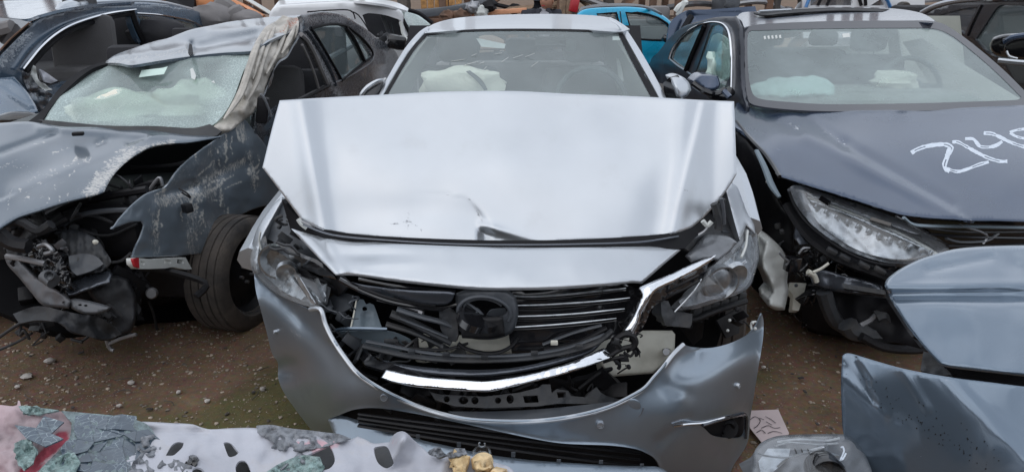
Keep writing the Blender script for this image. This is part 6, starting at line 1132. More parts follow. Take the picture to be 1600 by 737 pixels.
sheet('lower_shield', N, M['frit'], [(1270, 444), (1320, 458), (1384, 466), (1400, 490), (1420, 520), (1440, 545), (1380, 530), (1330, 526), (1300, 500), (1284, 470)], [(1270, 444, 3.1), (1384, 466, 2.9), (1420, 520, 2.8), (1300, 500, 3.0)], res=8, thick=.02, disp=lambda x, y: .03*nz(x, y, 26, 4))
for pts, r, mm, Yy in (([(1287, 455), (1295, 480), (1305, 500), (1320, 510)], .035, 'dusty_plastic', 3.0), ([(1324, 506), (1335, 518), (1370, 521), (1420, 518)], .042, 'dusty_plastic', 2.9), ([(1345, 525), (1380, 542), (1430, 546), (1450, 540)], .02, 'black_plastic', 2.85), ([(1368, 495), (1378, 492), (1385, 500)], .03, 'dusty_plastic', 2.9), ([(1345, 508), (1360, 500), (1370, 490)], .012, 'metal', 2.9),
                       ([(1270, 425), (1282, 420), (1295, 411)], .006, 'cream', 2.95), ([(1248, 396), (1255, 388), (1265, 387)], .006, 'metal', 3.1), ([(1262, 424), (1272, 430), (1276, 440)], .012, 'cream', 3.0), ([(1218, 395), (1224, 402), (1232, 408), (1228, 414)], .005, 'metal', 3.1)):
    MB().tube(pathY([(x, y, Yy) for x, y in pts], None), r, 8).build('hanging_hose', M[mm], N)
MB().box(at(1238, 412, 3.12), (.06, .05, .07), (0, .1, .3), .006).build('control_box', M['gloss_black'], N)
sheet('mount_plate', N, M['satin'], [(1243, 353), (1262, 366), (1270, 380), (1250, 382), (1242, 368)], [(1243, 353, 3.2), (1270, 380, 3.12), (1242, 368, 3.15)], res=5, thick=.01, disp=lambda x, y: .02*nz(x, y, 8, 4))
clutter('nose_wreckage', N, M['dusty_plastic'], (1215, 350, 1290, 430, (3.3, 3.45)), 40, 41, .028)
clutter('nose_wreckage', N, M['gloss_black'], (1240, 380, 1400, 500, (3.15, 3.3)), 44, 42, .04)
clutter('nose_wreckage', N, M['satin'], (1240, 390, 1340, 470, (3.15, 3.25)), 18, 43, .022)
for y in (3.75, 6.6): wheel(N, (1.5, y, .32), (-1, 0, 0))
wheel(N, (3.0, 3.75, .32), (1, 0, 0))

# ================================================================== BLACK CAR AT THE FAR RIGHT
K = thing('black_car', 'dark charcoal car at the top right corner with black door mirror', 'car', (4.9, 7.0, 0), 'wrecked cars in the scrapyard')
sK = sR_(4.2)
k1 = [(1456, 27), (1480, 20), (1505, 14), (1528, 11), (1518, 30), (1507, 54), (1484, 40)]
k2 = [(1560, 10), (1580, 9), (1625, 9), (1625, 92), (1552, 88), (1524, 62), (1540, 38)]
kb = sheet('body_side', K, mat('charcoal_paint', (.035, .037, .045), .25, .4, 1.), [(1436, 24), (1462, 9), (1495, 1), (1540, -3), (1625, -4), (1625, 330), (1620, 180), (1590, 140), (1552, 94), (1500, 56), (1470, 38)], sK, holes=[k1, k2], res=9, thick=.04, roll=3, rolld=.02)
sheet('rear_door_glass', K, M['glass_dark'], k1, lambda x, y: sK(x, y)+.03, res=20, thick=.004); sheet('front_door_glass', K, M['glass_side'], k2, lambda x, y: sK(x, y)+.03, res=20, thick=.004)
MB().tube(pathY([(1440, 20), (1462, 9), (1495, 1), (1540, -3), (1620, -4)], lambda x, y: sK(x, y)-.01), .025, 8).build('roof_edge', M['silver'], kb)
MB().tube(pathY([(1534, 8), (1520, 36), (1512, 56)], lambda x, y: sK(x, y)-.01), .008, 6).build('door_gap', M['gloss_black'], kb)
MB().box((5.0, 7.4, .75), (1.5, 3.8, .8), None, .05).box((5.0, 8.6, 1.2), (1.3, .6, .5), None, .05).build('cabin_interior', M['seat_dark'], K)
sheet('roof', K, M['gloss_black'], [(1462, 9), (1495, 1), (1540, -3), (1625, -4), (1625, -9), (1540, -9), (1480, 2)], [(1462, 9, 7.8), (1540, -3, 6.7), (1625, -4, 6.2), (1540, -9, 8.3)], res=10, thick=.03)
km = sheet('wing_mirror', K, M['gloss_black'], [(1567, 72), (1573, 61), (1590, 56), (1625, 54), (1625, 94), (1590, 93), (1574, 88), (1568, 80)], [(1567, 72, 5.2), (1590, 56, 5.1), (1625, 94, 5.0)], res=5, thick=.1, push=(0, .15, 0), roll=5, rolld=.05)
MB().tube(pathY([(1571, 66, 5.1), (1582, 59, 5.05), (1600, 56, 5.03), (1625, 54, 5.0)], None), .02, 8).build('mirror_cap', M['navy'], km)
MB().tube(pathY([(1573, 80, 5.1), (1577, 88, 5.08), (1590, 92, 5.05)], None), .008, 6).build('mirror_indicator', M['silver'], km)
MB().tube(pathY([(1560, 95, 5.6), (1590, 98, 5.5), (1620, 100, 5.4)], None), .02, 6).build('window_sill_trim', M['silver'], kb)
for y in (5.4, 8.3): wheel(K, (4.35, y, .32), (-1, 0, 0))

# ================================================================== GREY-BLUE CAR NOSE IN THE FOREGROUND RIGHT
P = thing('blue_grey_car', 'glossy blue-grey car nose filling the lower right corner', 'car', (1.7, 1.3, 0), 'wrecked cars in the scrapyard')
PY = [(1381, 447, 2.00), (1400, 425, 2.06), (1451, 400, 2.14), (1546, 384, 2.20), (1640, 382, 2.20), (1386, 462, 1.965), (1410, 495, 1.86), (1470, 572, 1.66), (1640, 592, 1.60), (1500, 480, 1.86), (1640, 480, 1.84), (1450, 440, 2.00), (1540, 430, 2.03), (1640, 430, 2.02), (1420, 480, 1.90)]
def p_disp(x, y):
    d = 0
    dd, s, t_ = seg_d(x, y, (1395, 462), (1440, 468)); 
    yl = 470 - 12*math.exp(-((x-1390)/40)**2)
    d += .030*gauss(y-(462-.0*(x-1500)), 9) - .012*gauss(y-446+ (x-1500)*.03, 7)
    d += .018*gauss(math.hypot((x-1590)*.7, y-415), 14) + .010*nz(x, y, 50, 3)
    dd, s, t_ = seg_d(x, y, (1450, 422), (1550, 402)); d += .010*gauss(dd, 5)
    d += .012*math.sin((x-1400)*.02+(y-400)*.05)*gauss(y-418, 34)
    return d
ph = sheet('hood', P, M['blue_grey'], [(1382, 446), (1385, 437), (1396, 427), (1410, 418), (1430, 408), (1451, 400), (1492, 389), (1546, 384.5), (1640, 382), (1640, 592), (1560, 583), (1484, 574), (1470, 570), (1440, 538), (1415, 505), (1392, 468)], PY, res=5, thick=.012, disp=p_disp, roll=6, rolld=.016, wear=lambda x, y: .06+.0*x, corner=30)
phf = tps(PY)
MB().tube([at(x, y, float(phf([(x, y)])[0])+p_disp(x, y)-.002) for x, y in ((1458, 424), (1475, 414), (1495, 408), (1512, 404), (1530, 397), (1548, 388), (1556, 385))], .0030, 6).build('wet_glint', M['chrome'], ph) if False else None
PB = [(1316, 555, 1.80), (1326, 551, 1.80), (1410, 575, 1.70), (1487, 589, 1.62), (1640, 610, 1.56), (1315, 640, 1.77), (1345, 745, 1.72), (1500, 745, 1.54), (1640, 745, 1.46), (1420, 650, 1.655), (1550, 660, 1.54)]
def pb_disp(x, y):
    d = .006*nz(x, y, 60, 4)
    dd, s, t_ = seg_d(x, y, (1318, 590), (1380, 650)); d += -.010*gauss(dd, 9)
    dd, s, t_ = seg_d(x, y, (1375, 640), (1420, 745)); d += (.016 if s < 0 else 0)*(1-math.exp(-(dd/14)**2))
    dd, s, t_ = seg_d(x, y, (1410, 578), (1450, 640)); d += -.006*gauss(dd, 5)
    dd, s, t_ = seg_d(x, y, (1470, 590), (1620, 740)); d += (.03 if s > 0 else 0)*(1-math.exp(-(dd/20)**2))
    return d*.55
pb = sheet('front_bumper', P, M['blue_grey'], [(1316, 556), (1321, 552), (1330, 552), (1370, 564), (1410, 575), (1450, 583), (1487, 589), (1640, 608), (1640, 760), (1352, 760), (1340, 725), (1325, 700), (1317, 672), (1315, 640), (1314, 600)], PB, res=6, thick=.006, disp=pb_disp, roll=3, rolld=.004, wear=lambda x, y: .10)
pbf = tps(PB); rr = random.Random(5); b = MB()
for i in range(90):
    u = rr.random(); x = 1320+u*230+rr.uniform(-14, 14); y = 585+u*130+rr.uniform(-22, 22)
    if y > 735 or x > 1600 or y < 580: continue
    g = float(pbf([(x, y)])[0])+pb_disp(x, y); r = rr.uniform(.0008, .0026); b.blob(at(x, y, g), (r, r*.5, r), seg=6)
b.build('mud_specks', M['black_plastic'], pb, kind='stuff')
sheet('gap_panel', P, M['gloss_black'], [(1475, 568), (1640, 588), (1640, 612), (1480, 592)], [(1475, 568, 1.75), (1640, 588, 1.68), (1640, 612, 1.64)], res=20, thick=.02)
sheet('wing_bracket', P, M['dusty_plastic'], [(1443, 548), (1462, 556), (1486, 584), (1470, 586), (1438, 578)], [(1443, 548, 1.86), (1486, 584, 1.7), (1438, 578, 1.78)], res=6, thick=.02, disp=lambda x, y: .01*nz(x, y, 9, 1))
MB().box((2.2, .95, .40), (1.5, 1.2, .5), None, .05).build('underbody', M['black_plastic'], P)

# ---- loose headlamp on the ground before it
Lp = thing('loose_headlamp', 'loose clear headlamp with a chalked white 2 lying at the bottom edge', 'headlamp', at(1265, 740, 1.55)); Lp.location.z = .0
LY_ = [(1176, 735, 1.60), (1180, 700, 1.66), (1215, 680, 1.70), (1320, 678, 1.72), (1350, 735, 1.60), (1270, 745, 1.56)]
lo = [(1174, 760), (1175, 725), (1178, 706), (1188, 692), (1202, 684), (1220, 679.5), (1270, 677.5), (1320, 678), (1334, 684), (1350, 706), (1364, 740), (1366, 760)]
bk_ = sheet('lamp_housing', Lp, M['lamp_grey'], lo, lambda x, y: float(tps(LY_)([(x, y)])[0])+.07, holes=[], res=7, thick=.05, disp=lambda x, y: .02*nz(x, y, 20, 3))
sheet('lens', Lp, M['lens'], lo, LY_, res=8, thick=.004, roll=6, rolld=.03)
MB().lathe(at(1292, 742, 1.60), (-.1, -1, .15), [(.045, -.05), (.050, .0), (.046, .012), (.040, .005), (.036, -.05)], 28).build('lamp_bezel', M['gloss_black'], Lp)
MB().lathe(at(1292, 742, 1.60), (-.1, -1, .15), [(.001, -.06), (.03, -.05), (.04, -.02), (.03, -.05)], 24, closed=False).build('bulb_bowl', M['gloss_black'], Lp)
for pts, r in (([(1214, 690), (1250, 686), (1290, 688), (1312, 684)], .003), ([(1210, 696), (1235, 691), (1275, 694), (1310, 692)], .0025), ([(1184, 708), (1200, 712), (1232, 714), (1255, 706), (1285, 698)], .003), ([(1232, 714), (1215, 728), (1205, 742)], .003), ([(1286, 698), (1290, 706), (1310, 712)], .004)):
    MB().tube(pathY(pts, lambda x, y: 1.66), r, 5).build('lamp_rib', M['lamp_chrome'], Lp)
for x in (1243, 1253, 1263): MB().box(at(x, 704, 1.66), (.003, .004, .014), (0, -.4, 0)).build('lamp_slot', M['gloss_black'], Lp)
sheet('lamp_bowl_side', Lp, M['lamp_chrome'], [(1185, 720), (1200, 700), (1235, 700), (1230, 716), (1208, 736), (1190, 745)], [(1185, 720, 1.68), (1235, 700, 1.72), (1190, 745, 1.62)], res=6, thick=.004, disp=lambda x, y: .01*nz(x, y, 16, 7))
sheet('painted_number', Lp, M['spray'], ribbon([(1314, 698), (1317, 697), (1319, 703), (1317, 709), (1313, 718), (1317, 716), (1322, 707)], 1.3, 3), lambda x, y: float(tps(LY_)([(x, y)])[0])-.008, res=3, thick=.002, rnd=False)

# ================================================================== CRUSHED PANEL IN THE FOREGROUND LEFT
Q = thing('crushed_tailgate', 'crushed pale car panel with shattered tinted glass and oval holes along the bottom edge', 'car panel', (-.7, 1.2, 0))
QY = [(0, 630, 1.36), (0, 760, 1.16), (225, 660, 1.35), (400, 668, 1.36), (560, 682, 1.34), (625, 674, 1.33), (770, 712, 1.28), (250, 760, 1.17), (500, 760, 1.17), (800, 745, 1.22), (130, 700, 1.25), (400, 710, 1.27), (620, 715, 1.26)]
qf = tps(QY); QF = lambda x, y: float(qf([(x, y)])[0])
HO = [[(259, 711), (268, 695), (277, 690), (287, 691), (285, 698), (276, 707), (270, 711)], [(349, 691), (354, 690), (362, 693), (373, 706), (368, 711), (358, 713), (353, 703)], [(369, 737), (368, 728), (373, 720), (382, 719), (388, 726), (392, 737), (390, 750), (374, 750)], [(478, 711), (510, 697), (515, 695), (521, 706), (523, 720), (515, 731), (500, 733), (492, 722)], [(584, 700), (590, 697), (604, 697), (611, 710), (615, 726), (604, 731), (592, 724), (586, 712)],
      [(300, 735), (306, 729), (316, 732), (320, 740), (312, 750), (302, 748)]]
def q_disp(x, y):
    d = .022*nz(x, y, 55, 2)+.009*nz(x, y, 22, 3)+.014*max(0, ridge(x, y, 70, 6)-.55)
    d += -.05*gauss(math.hypot((x-632)*.9, (y-690)*.7), 16)-.03*gauss(seg_d(x, y, (632, 680), (615, 715))[0], 9)
    d += .012*gauss(seg_d(x, y, (225, 672), (330, 674))[0], 5)
    return d
qb = sheet('skin', Q, M['white_film'], [(215, 659), (226, 658), (265, 660), (300, 662), (315, 667), (330, 670), (365, 668), (400, 668), (430, 672), (470, 675), (510, 680), (545, 686), (559, 681), (571, 686), (583, 692), (598, 691), (609, 690), (613, 681), (620, 675), (629, 673), (637, 677), (646, 686), (662, 700), (676, 711), (700, 713), (735, 712), (775, 722), (800, 732), (820, 765), (150, 765), (190, 720), (235, 690), (225, 672)], QY, holes=HO, res=5, thick=.004, disp=q_disp, roll=3, rolld=.008,
      wear=lambda x, y: .8*gauss(seg_d(x, y, (470, 695), (525, 695))[0], 12)+.5*gauss(math.hypot(x-500, y-728), 26)+.5*gauss(math.hypot(x-625, y-690), 16)+.35*gauss(math.hypot(x-590, y-700), 20))
sheet('inner_skin', Q, M['dusty_plastic'], [(240, 676), (420, 682), (560, 692), (640, 700), (780, 735), (820, 775), (150, 775)], [(240, 676, 1.42), (560, 692, 1.40), (780, 735, 1.34), (150, 775, 1.22), (820, 775, 1.26)], res=12, thick=.004, disp=lambda x, y: .02*nz(x, y, 20, 4))
sheet('inner_pink_skin', Q, M['pink_film'], [(-20, 632), (0, 632), (20, 634), (27, 632), (28, 625), (31, 626), (33, 635), (60, 638), (95, 642), (110, 660), (112, 690), (80, 720), (50, 765), (-20, 765)], QY, res=5, thick=.005, disp=lambda x, y: .02*nz(x, y, 28, 2)+.008*nz(x, y, 9, 3)+.01, wear=lambda x, y: .9*gauss(seg_d(x, y, (40, 740), (95, 685))[0], 12)+.2)
# shattered tinted glass: every larger fragment is its own piece
def frag_field(name, m, poly, cell, Yoff, seed, tilt=.012, thick=.004, gap=.5):
    rr = random.Random(seed); X0 = min(p[0] for p in poly); X1 = max(p[0] for p in poly); Y0 = min(p[1] for p in poly); Y1 = max(p[1] for p in poly)
    nx = int((X1-X0)/cell)+2; ny = int((Y1-Y0)/cell/.75)+2; g = {}
    for j in range(ny+1):
        for i in range(nx+1): g[i, j] = Vector((X0+(i-.5+(j % 2)*.5)*cell+rr.uniform(-.38, .38)*cell, Y0+(j-.5)*cell*.75+rr.uniform(-.3, .3)*cell))
    cnt = 0
    for j in range(ny):
        for i in range(nx):
            q = [g[i, j], g[i+1, j], g[i+1, j+1], g[i, j+1]]
            for tri in ([q] if rr.random() < .85 else [[q[0], q[1], q[2]], [q[0], q[2], q[3]]]):
                c = sum(tri, Vector((0, 0)))/len(tri)
                if not inside(poly, np.array([[c.x, c.y]]))[0] or c.y > 745: continue
                tri = [c+(p-c)*(1-gap/cell) for p in tri]; base = QF(c.x, c.y)+Yoff+.012*nz(c.x, c.y, 40, 2); tx, ty = rr.uniform(-tilt, tilt), rr.uniform(-tilt, tilt)
                pts = [at(p.x, p.y, base+(QF(p.x, p.y)-QF(c.x, c.y))+tx*(p.x-c.x)/cell+ty*(p.y-c.y)/cell) for p in tri]
                n_ = (pts[1]-pts[0]).cross(pts[2]-pts[0]).normalized()
                if n_.dot(Vector((0, 0, H))-pts[0]) > 0: n_ = -n_
                MB().prism(pts, n_*thick).build(name, m, Q); cnt += 1
    return cnt
DK = [(56, 640), (95, 641), (140, 646), (180, 650), (212, 657), (228, 664), (240, 680), (252, 700), (245, 716), (225, 722), (205, 735), (200, 750), (60, 750), (62, 735), (90, 705), (108, 690), (112, 660), (98, 646), (60, 662), (50, 678), (70, 690), (44, 682), (66, 650)]
frag_field('glass_fragment', M['film_dark'], [(95, 641), (140, 646), (180, 650), (212, 657), (228, 664), (240, 680), (252, 700), (245, 716), (225, 722), (205, 735), (200, 755), (75, 755), (82, 720), (100, 700), (108, 685), (112, 660)], 24, -.006, 1, .0028, .002, .3)
frag_field('glass_fragment', M['film_dark'], [(64, 660), (78, 642), (94, 641), (96, 652), (88, 668), (74, 686), (44, 684), (50, 672)], 26, -.02, 2, .006, .003)
cg = mat('shattered_glass_bed', (.15, .20, .21), .4, .1, .4, var=.5, scale=45, bump=1., bscale=90, detail=8)
sheet('glass_backing', Q, cg, [(95, 641), (140, 645), (180, 649), (214, 656), (232, 664), (244, 682), (254, 700), (246, 718), (208, 737), (205, 765), (40, 765), (60, 735), (90, 705), (108, 685), (112, 660)], lambda x, y: QF(x, y)-.004, res=5, thick=.003, disp=lambda x, y: .012*nz(x, y, 40, 2)+.005*nz(x, y, 7, 4))
for o_ in ([(22, 692), (36, 686), (48, 688), (56, 703), (52, 722), (40, 732), (28, 726)], [(46, 765), (64, 732), (92, 712), (116, 706), (126, 722), (118, 742), (124, 765)], [(28, 634), (40, 633), (60, 636), (92, 640), (60, 647), (40, 646)], [(404, 745), (436, 724), (470, 711), (500, 713), (506, 730), (490, 765), (410, 765)]):
    sheet('crushed_glass', Q, M['film_green'], o_, lambda x, y: QF(x, y)-.014, res=3, thick=.004, disp=lambda x, y: .016*nz(x, y, 14, 8)+.008*nz(x, y, 4, 2))
for i, (o_, mm) in enumerate((([(402, 664), (425, 663), (450, 668), (488, 672), (510, 675), (529, 677), (548, 684), (530, 690), (505, 698), (478, 702), (450, 703), (424, 700), (430, 692), (412, 682), (402, 675)], 'crumple'), ([(196, 755), (204, 730), (222, 706), (240, 695), (262, 712), (286, 722), (300, 728), (298, 755)], 'crumple'), ([(216, 700), (220, 682), (240, 678), (252, 692), (250, 708), (232, 712)], 'crumple'), ([(430, 742), (450, 724), (468, 704), (480, 712), (494, 724), (486, 740), (460, 755)], 'crumple'), ([(292, 712), (305, 708), (312, 718), (304, 728), (290, 728)], 'gloss_black'))):
    sheet('torn_film' if mm == 'crumple' else 'hole_lining', Q, M[mm], o_, lambda x, y: QF(x, y)-.012, res=3.5, thick=.003, disp=lambda x, y: .015*nz(x, y, 12, i)+.010*ridge(x, y, 9, i+3))
for o_ in ([(700, 714), (716, 708), (735, 712), (733, 724), (728, 738), (718, 755), (704, 755), (712, 730)], [(736, 716), (746, 708), (758, 706), (768, 710), (771, 720), (768, 732), (752, 737), (738, 732)], [(755, 742), (775, 728), (792, 732), (800, 755), (760, 755)]):
    sheet('foam_chunk', Q, M['foam'], o_, lambda x, y: QF(x, y)-.02, res=3.5, thick=.02, disp=lambda x, y: .025*nz(x, y, 11, 4)-.004, roll=4, rolld=.02)
for o_ in ([(670, 703), (680, 698), (690, 702), (696, 711), (686, 714), (674, 711)], [(700, 709), (712, 699), (726, 700), (730, 708), (718, 713), (704, 714)]):
    sheet('torn_film', Q, M['crumple'], o_, lambda x, y: QF(x, y)-.03, res=3, thick=.004, disp=lambda x, y: .02*nz(x, y, 6, 4))
MB().box((-.75, .95, .42), (1.7, .55, .6), (0, 0, .03), .05).build('panel_base', M['dusty_plastic'], Q)
J = thing('clear_lamp_bulb_holder', 'clear plastic lamp cup resting on the silver bumper lip by the foam', 'lamp cup', at(754, 718, 1.62))
MB().lathe(at(753, 714, 1.60), (0, -.2, 1), [(.001, -.02), (.026, -.02), (.028, .0), (.024, .018), (.020, .020), (.023, .0), (.001, -.012)], 20, closed=False).build('cup', M['lens'], J)
MB().tube([at(753+5*math.cos(a), 694+4*math.sin(a), 1.62) for a in [math.pi*(-.2+1.5*i/12) for i in range(13)]], .0022, 6, smooth_path=False).build('cup_hook', M['lamp_chrome'], J)
# ================================================================== BLUE HATCHBACK, PERSON AND SCRAPYARD RACKS BEHIND
B = thing('bright_blue_hatchback', 'bright blue hatchback seen side on behind the silver sedan roof', 'car', (1.7, 8.2, 0), 'wrecked cars in the scrapyard')
g1 = [(932, 21.5), (963, 20), (966, 32), (975, 62), (950, 64)]; g2 = [(977, 19.5), (995, 20), (1013, 23), (1028, 28), (1042, 37), (1051, 50), (1047, 63), (1020, 63), (990, 61), (984, 44)]
bs = sheet('body_side', B, M['cyan'], [(902, 22), (910, 16), (925, 13), (955, 11.5), (984, 11), (1011, 14), (1032, 22), (1048, 34), (1058, 48), (1070, 62), (1066, 84), (1040, 92), (1020, 100), (1000, 106), (900, 112)], [(902, 22, 7.2), (1011, 14, 7.5), (1060, 60, 7.6), (900, 150, 7.1), (1060, 150, 7.5)], holes=[g1, g2], res=8, thick=.04, roll=2.5, rolld=.03, disp=lambda x, y: .02*gauss(y-90, 4)+.015*gauss(y-66, 3))
BYf = tps([(902, 22, 7.2), (1011, 14, 7.5), (1060, 60, 7.6), (900, 150, 7.1), (1060, 150, 7.5)]); BYY = lambda x, y: float(BYf([(x, y)])[0])
for nm, g_ in (('rear_door_glass', g1), ('front_door_glass', g2)): sheet(nm, B, M['glass_side'], g_, lambda x, y: BYY(x, y)+.03, res=20, thick=.005)
for g_ in (g1, g2): MB().tube(pathY(g_, lambda x, y: BYY(x, y)+.01), .012, 6, smooth_path=False, closed=True).build('window_seal', M['frit'], bs)
MB().tube(pathY([(969, 18), (972, 40), (978, 64), (982, 90)], lambda x, y: BYY(x, y)-.002), .006, 5).build('door_gap', M['gloss_black'], bs)
sheet('roof', B, M['grey_plastic'], [(902, 21), (912, 14), (945, 10), (984, 9.5), (1012, 12), (1034, 21), (1020, 12), (990, 6), (940, 6), (908, 11)], [(902, 21, 7.25), (1012, 12, 7.5), (940, 6, 8.6)], res=8, thick=.02)
MB().box((1.35, 8.35, .62), (1.7, 1.3, .7), (0, 0, .2), .1).build('underbody', M['black_plastic'], B)
sheet('sill', B, M['black_plastic'], [(900, 108), (1000, 104), (1070, 84), (1070, 160), (900, 160)], lambda x, y: BYY(x, y)+.06, res=20, thick=.04)
seat(B, M['seat_grey'], (1.55, 8.0, .8), .5, .5, .2)
sheet('cabin_far_side', B, M['seat_grey'], [(925, 30), (1060, 30), (1065, 80), (925, 80)], [(925, 30, 8.9), (1060, 30, 8.9), (925, 80, 8.8)], res=40, thick=.04)
MB().blob(at(1048, 60, 7.3), (.09, .06, .05)).build('wing_mirror', M['gloss_black'], B)
wheel(B, (.95, 7.15, .30), (0, -1, 0)); wheel(B, (2.1, 7.4, .30), (0, -1, 0))
# loose dark blue panel leaning behind the navy sedan
LP = thing('loose_navy_bodywork', 'loose dark blue body panel leaning between the blue hatchback and the navy sedan', 'car panel', (2.0, 7.0, 0))
sheet('panel_skin', LP, M['navy'], [(1045, 44), (1050, 32), (1062, 22), (1078, 16), (1110, 15), (1180, 10), (1185, 30), (1160, 70), (1100, 80), (1040, 90), (1043, 60)], [(1045, 44, 6.9), (1078, 16, 7.1), (1180, 10, 7.4), (1100, 80, 6.9)], res=6, thick=.02, disp=lambda x, y: .06*gauss(seg_d(x, y, (1076, 30), (1062, 60))[0], 6)+.05*gauss(seg_d(x, y, (1078, 28), (1160, 24))[0], 5), wear=lambda x, y: .2)
MB().tube(pathY([(1080, 26, 7.0), (1066, 50, 6.9), (1060, 64, 6.8)], None), .03, 6).build('panel_rib', M['frit'], LP)

# ---- person
PR = thing('person', 'person in a dark jacket over a grey shirt standing behind the silver sedan', 'person', (.40, 9.2, 0))
def skin_body():
    me = bpy.data.meshes.new('body'); c = at(846, 20, 9.2); x0, y0, zc = c.x, 9.2, 0
    J_ = [((0, 0, .92), .15), ((0, 0, 1.12), .14), ((0, 0, 1.30), .155), ((0, .01, 1.40), .075), ((0, -.02, 1.52), .095), ((.0, -.02, 1.60), .10),
          ((-.20, 0, 1.36), .09), ((-.24, .02, 1.10), .055), ((-.22, -.12, .92), .045), ((.20, 0, 1.36), .09), ((.24, .02, 1.10), .055), ((.22, -.12, .92), .045),
          ((-.10, 0, .82), .10), ((-.11, 0, .46), .07), ((-.11, .02, .08), .05), ((-.11, -.14, .04), .04), ((.10, 0, .82), .10), ((.11, -.02, .46), .07), ((.11, .02, .08), .05), ((.11, -.14, .04), .04)]
    E_ = [(0, 1), (1, 2), (2, 3), (3, 4), (4, 5), (2, 6), (6, 7), (7, 8), (2, 9), (9, 10), (10, 11), (0, 12), (12, 13), (13, 14), (14, 15), (0, 16), (16, 17), (17, 18), (18, 19)]
    dz = -.02
    me.from_pydata([Vector(p)+Vector((x0-PR.location.x, 0, dz if p[2] > .1 else 0)) for p, r in J_], E_, []); me.update()
    o = link('body', me, M['jacket'], PR, smooth=False)
    sk = o.modifiers.new('skin', 'SKIN'); sv = me.skin_vertices[0].data
    for i, (p, r) in enumerate(J_): sv[i].radius = (r, r*.8)
    sv[0].use_root = True; o.modifiers.new('sub', 'SUBSURF').levels = 2; o.modifiers['sub'].render_levels = 2; sk.use_smooth_shade = True
    return x0, y0, dz
px0, py0, dz = skin_body()
hd = MB()
bm = bmesh.new(); bmesh.ops.create_uvsphere(bm, u_segments=28, v_segments=20, radius=1); vs = []
for v in bm.verts:                      # a head with brow, nose, cheeks and chin facing the camera's left
    x, y, z = v.co; p = Vector((x*.078, y*.098, z*.118))
    if z < -.2: p.x *= 1-.25*(-z-.2); p.y *= 1-.12*(-z-.2)
    f = max(0, -y)
    p.y -= .022*f*math.exp(-((x/.16)**2)-((z+.12)/.22)**2)+.008*f*math.exp(-((z-.18)/.10)**2-(x/.5)**2)+.008*f*math.exp(-((z+.5)/.08)**2-(x/.3)**2)
    p.y += .010*f*math.exp(-(((abs(x)-.36)/.15)**2)-((z-.05)/.12)**2)
    vs.append(Matrix.Rotation(-.5, 3, 'Z') @ p)
hc = Vector((px0+.06, py0-.06, 1.49)); fs = [tuple(v.index for v in f.verts) for f in bm.faces]; bm.free()
hd.add([v+hc for v in vs], fs, True).tube([hc+Vector((-.01, .02, -.07)), hc+Vector((-.04, .05, -.18))], .055, 10)
for s_ in (-1, 1): hd.blob(hc+Matrix.Rotation(-.5, 3, 'Z') @ Vector((s_*.078, .005, .0)), (.012, .022, .03))
head = hd.build('head', M['skin'], PR)
MB().blob(hc+Vector((.01, .03, .045)), (.088, .098, .095), amp=.1).build('hair', M['hair'], PR)
for s_ in (-1, 1): MB().blob(hc+Matrix.Rotation(-.5, 3, 'Z') @ Vector((s_*.03, -.088, .012)), (.011, .006, .006)).build('eye', M['hair'], head)
MB().blob(hc+Matrix.Rotation(-.5, 3, 'Z') @ Vector((0, -.090, -.055)), (.024, .008, .006)).build('mouth', M['red'], head)
MB().box((px0+.03, py0-.125, 1.22), (.13, .06, .30), (.1, 0, 0), .03).blob((px0+.02, py0-.05, 1.37), (.08, .08, .05)).build('shirt', M['shirt'], PR)
for s_ in (-1, 1): MB().tube([Vector((px0+.02+s_*.05, py0-.11, 1.40)), Vector((px0+.03+s_*.10, py0-.16, 1.25)), Vector((px0+.03+s_*.09, py0-.16, 1.0))], .035, 8, flat=.6).build('lapel', M['jacket'], PR)
for s_ in (-1, 1):
    b = MB(); w0 = Vector((px0+s_*.22, py0-.13, .80)); b.blob(w0, (.035, .02, .05))
    for k in range(4): b.tube([w0+Vector(((k-1.5)*.018, 0, -.035)), w0+Vector(((k-1.5)*.020, -.012, -.075-.008*(k in (1, 2)))), w0+Vector(((k-1.5)*.018, -.004, -.105-.01*(k in (1, 2))))], .009, 6)
    b.tube([w0+Vector((-s_*.03, 0, .01)), w0+Vector((-s_*.05, -.01, -.03)), w0+Vector((-s_*.045, -.015, -.06))], .009, 6); b.build('hand', M['skin'], PR)

# ---- racks of scrap across the back
def rack(x0, x1, Y, label, zs=(.72, 1.20, 2.1), m='rust'):
    t = thing('scrap_rack', label, 'rack', ((x0+x1)/2, Y, 0), 'steel racks at the back of the yard')
    for x in (x0, (x0+x1)/2, x1):
        for dy in (0, .9): MB().box((x, Y+dy, 1.2), (.09, .09, 2.4), None, .008).build('post', M[m], t)
    for z in zs:
        for dy in (0, .9): MB().box(((x0+x1)/2, Y+dy, z), (x1-x0, .07, .11), None, .008).build('shelf_beam', M[m], t)
        for k in range(int((x1-x0)/.35)): MB().box((x0+.2+k*.35, Y+.45, z+.02), (.26, .95, .03), None, .004).build('shelf_board', M['wood2'], t)
    return t
RK = [(-6.4, -3.6, 9.6, 'rusty rack at the far left behind the blue estate car'), (-3.3, -.9, 10.0, 'rusty rack stacked with parts behind the white van'), (-.6, 1.9, 10.4, 'rusty rack behind the person and silver sedan roof'), (2.2, 4.6, 10.2, 'rusty rack behind the navy sedan roof'), (5.0, 8.0, 10.6, 'rusty rack at the far right beyond the charcoal car')]
for r_ in RK: rack(*r_)
rr = random.Random(11); cols = ['black_plastic', 'dusty_plastic', 'metal', 'rust', 'wood2', 'navy', 'silver', 'dark_grey_paint', 'white_plastic', 'grey_plastic', 'rust', 'beam_dull']
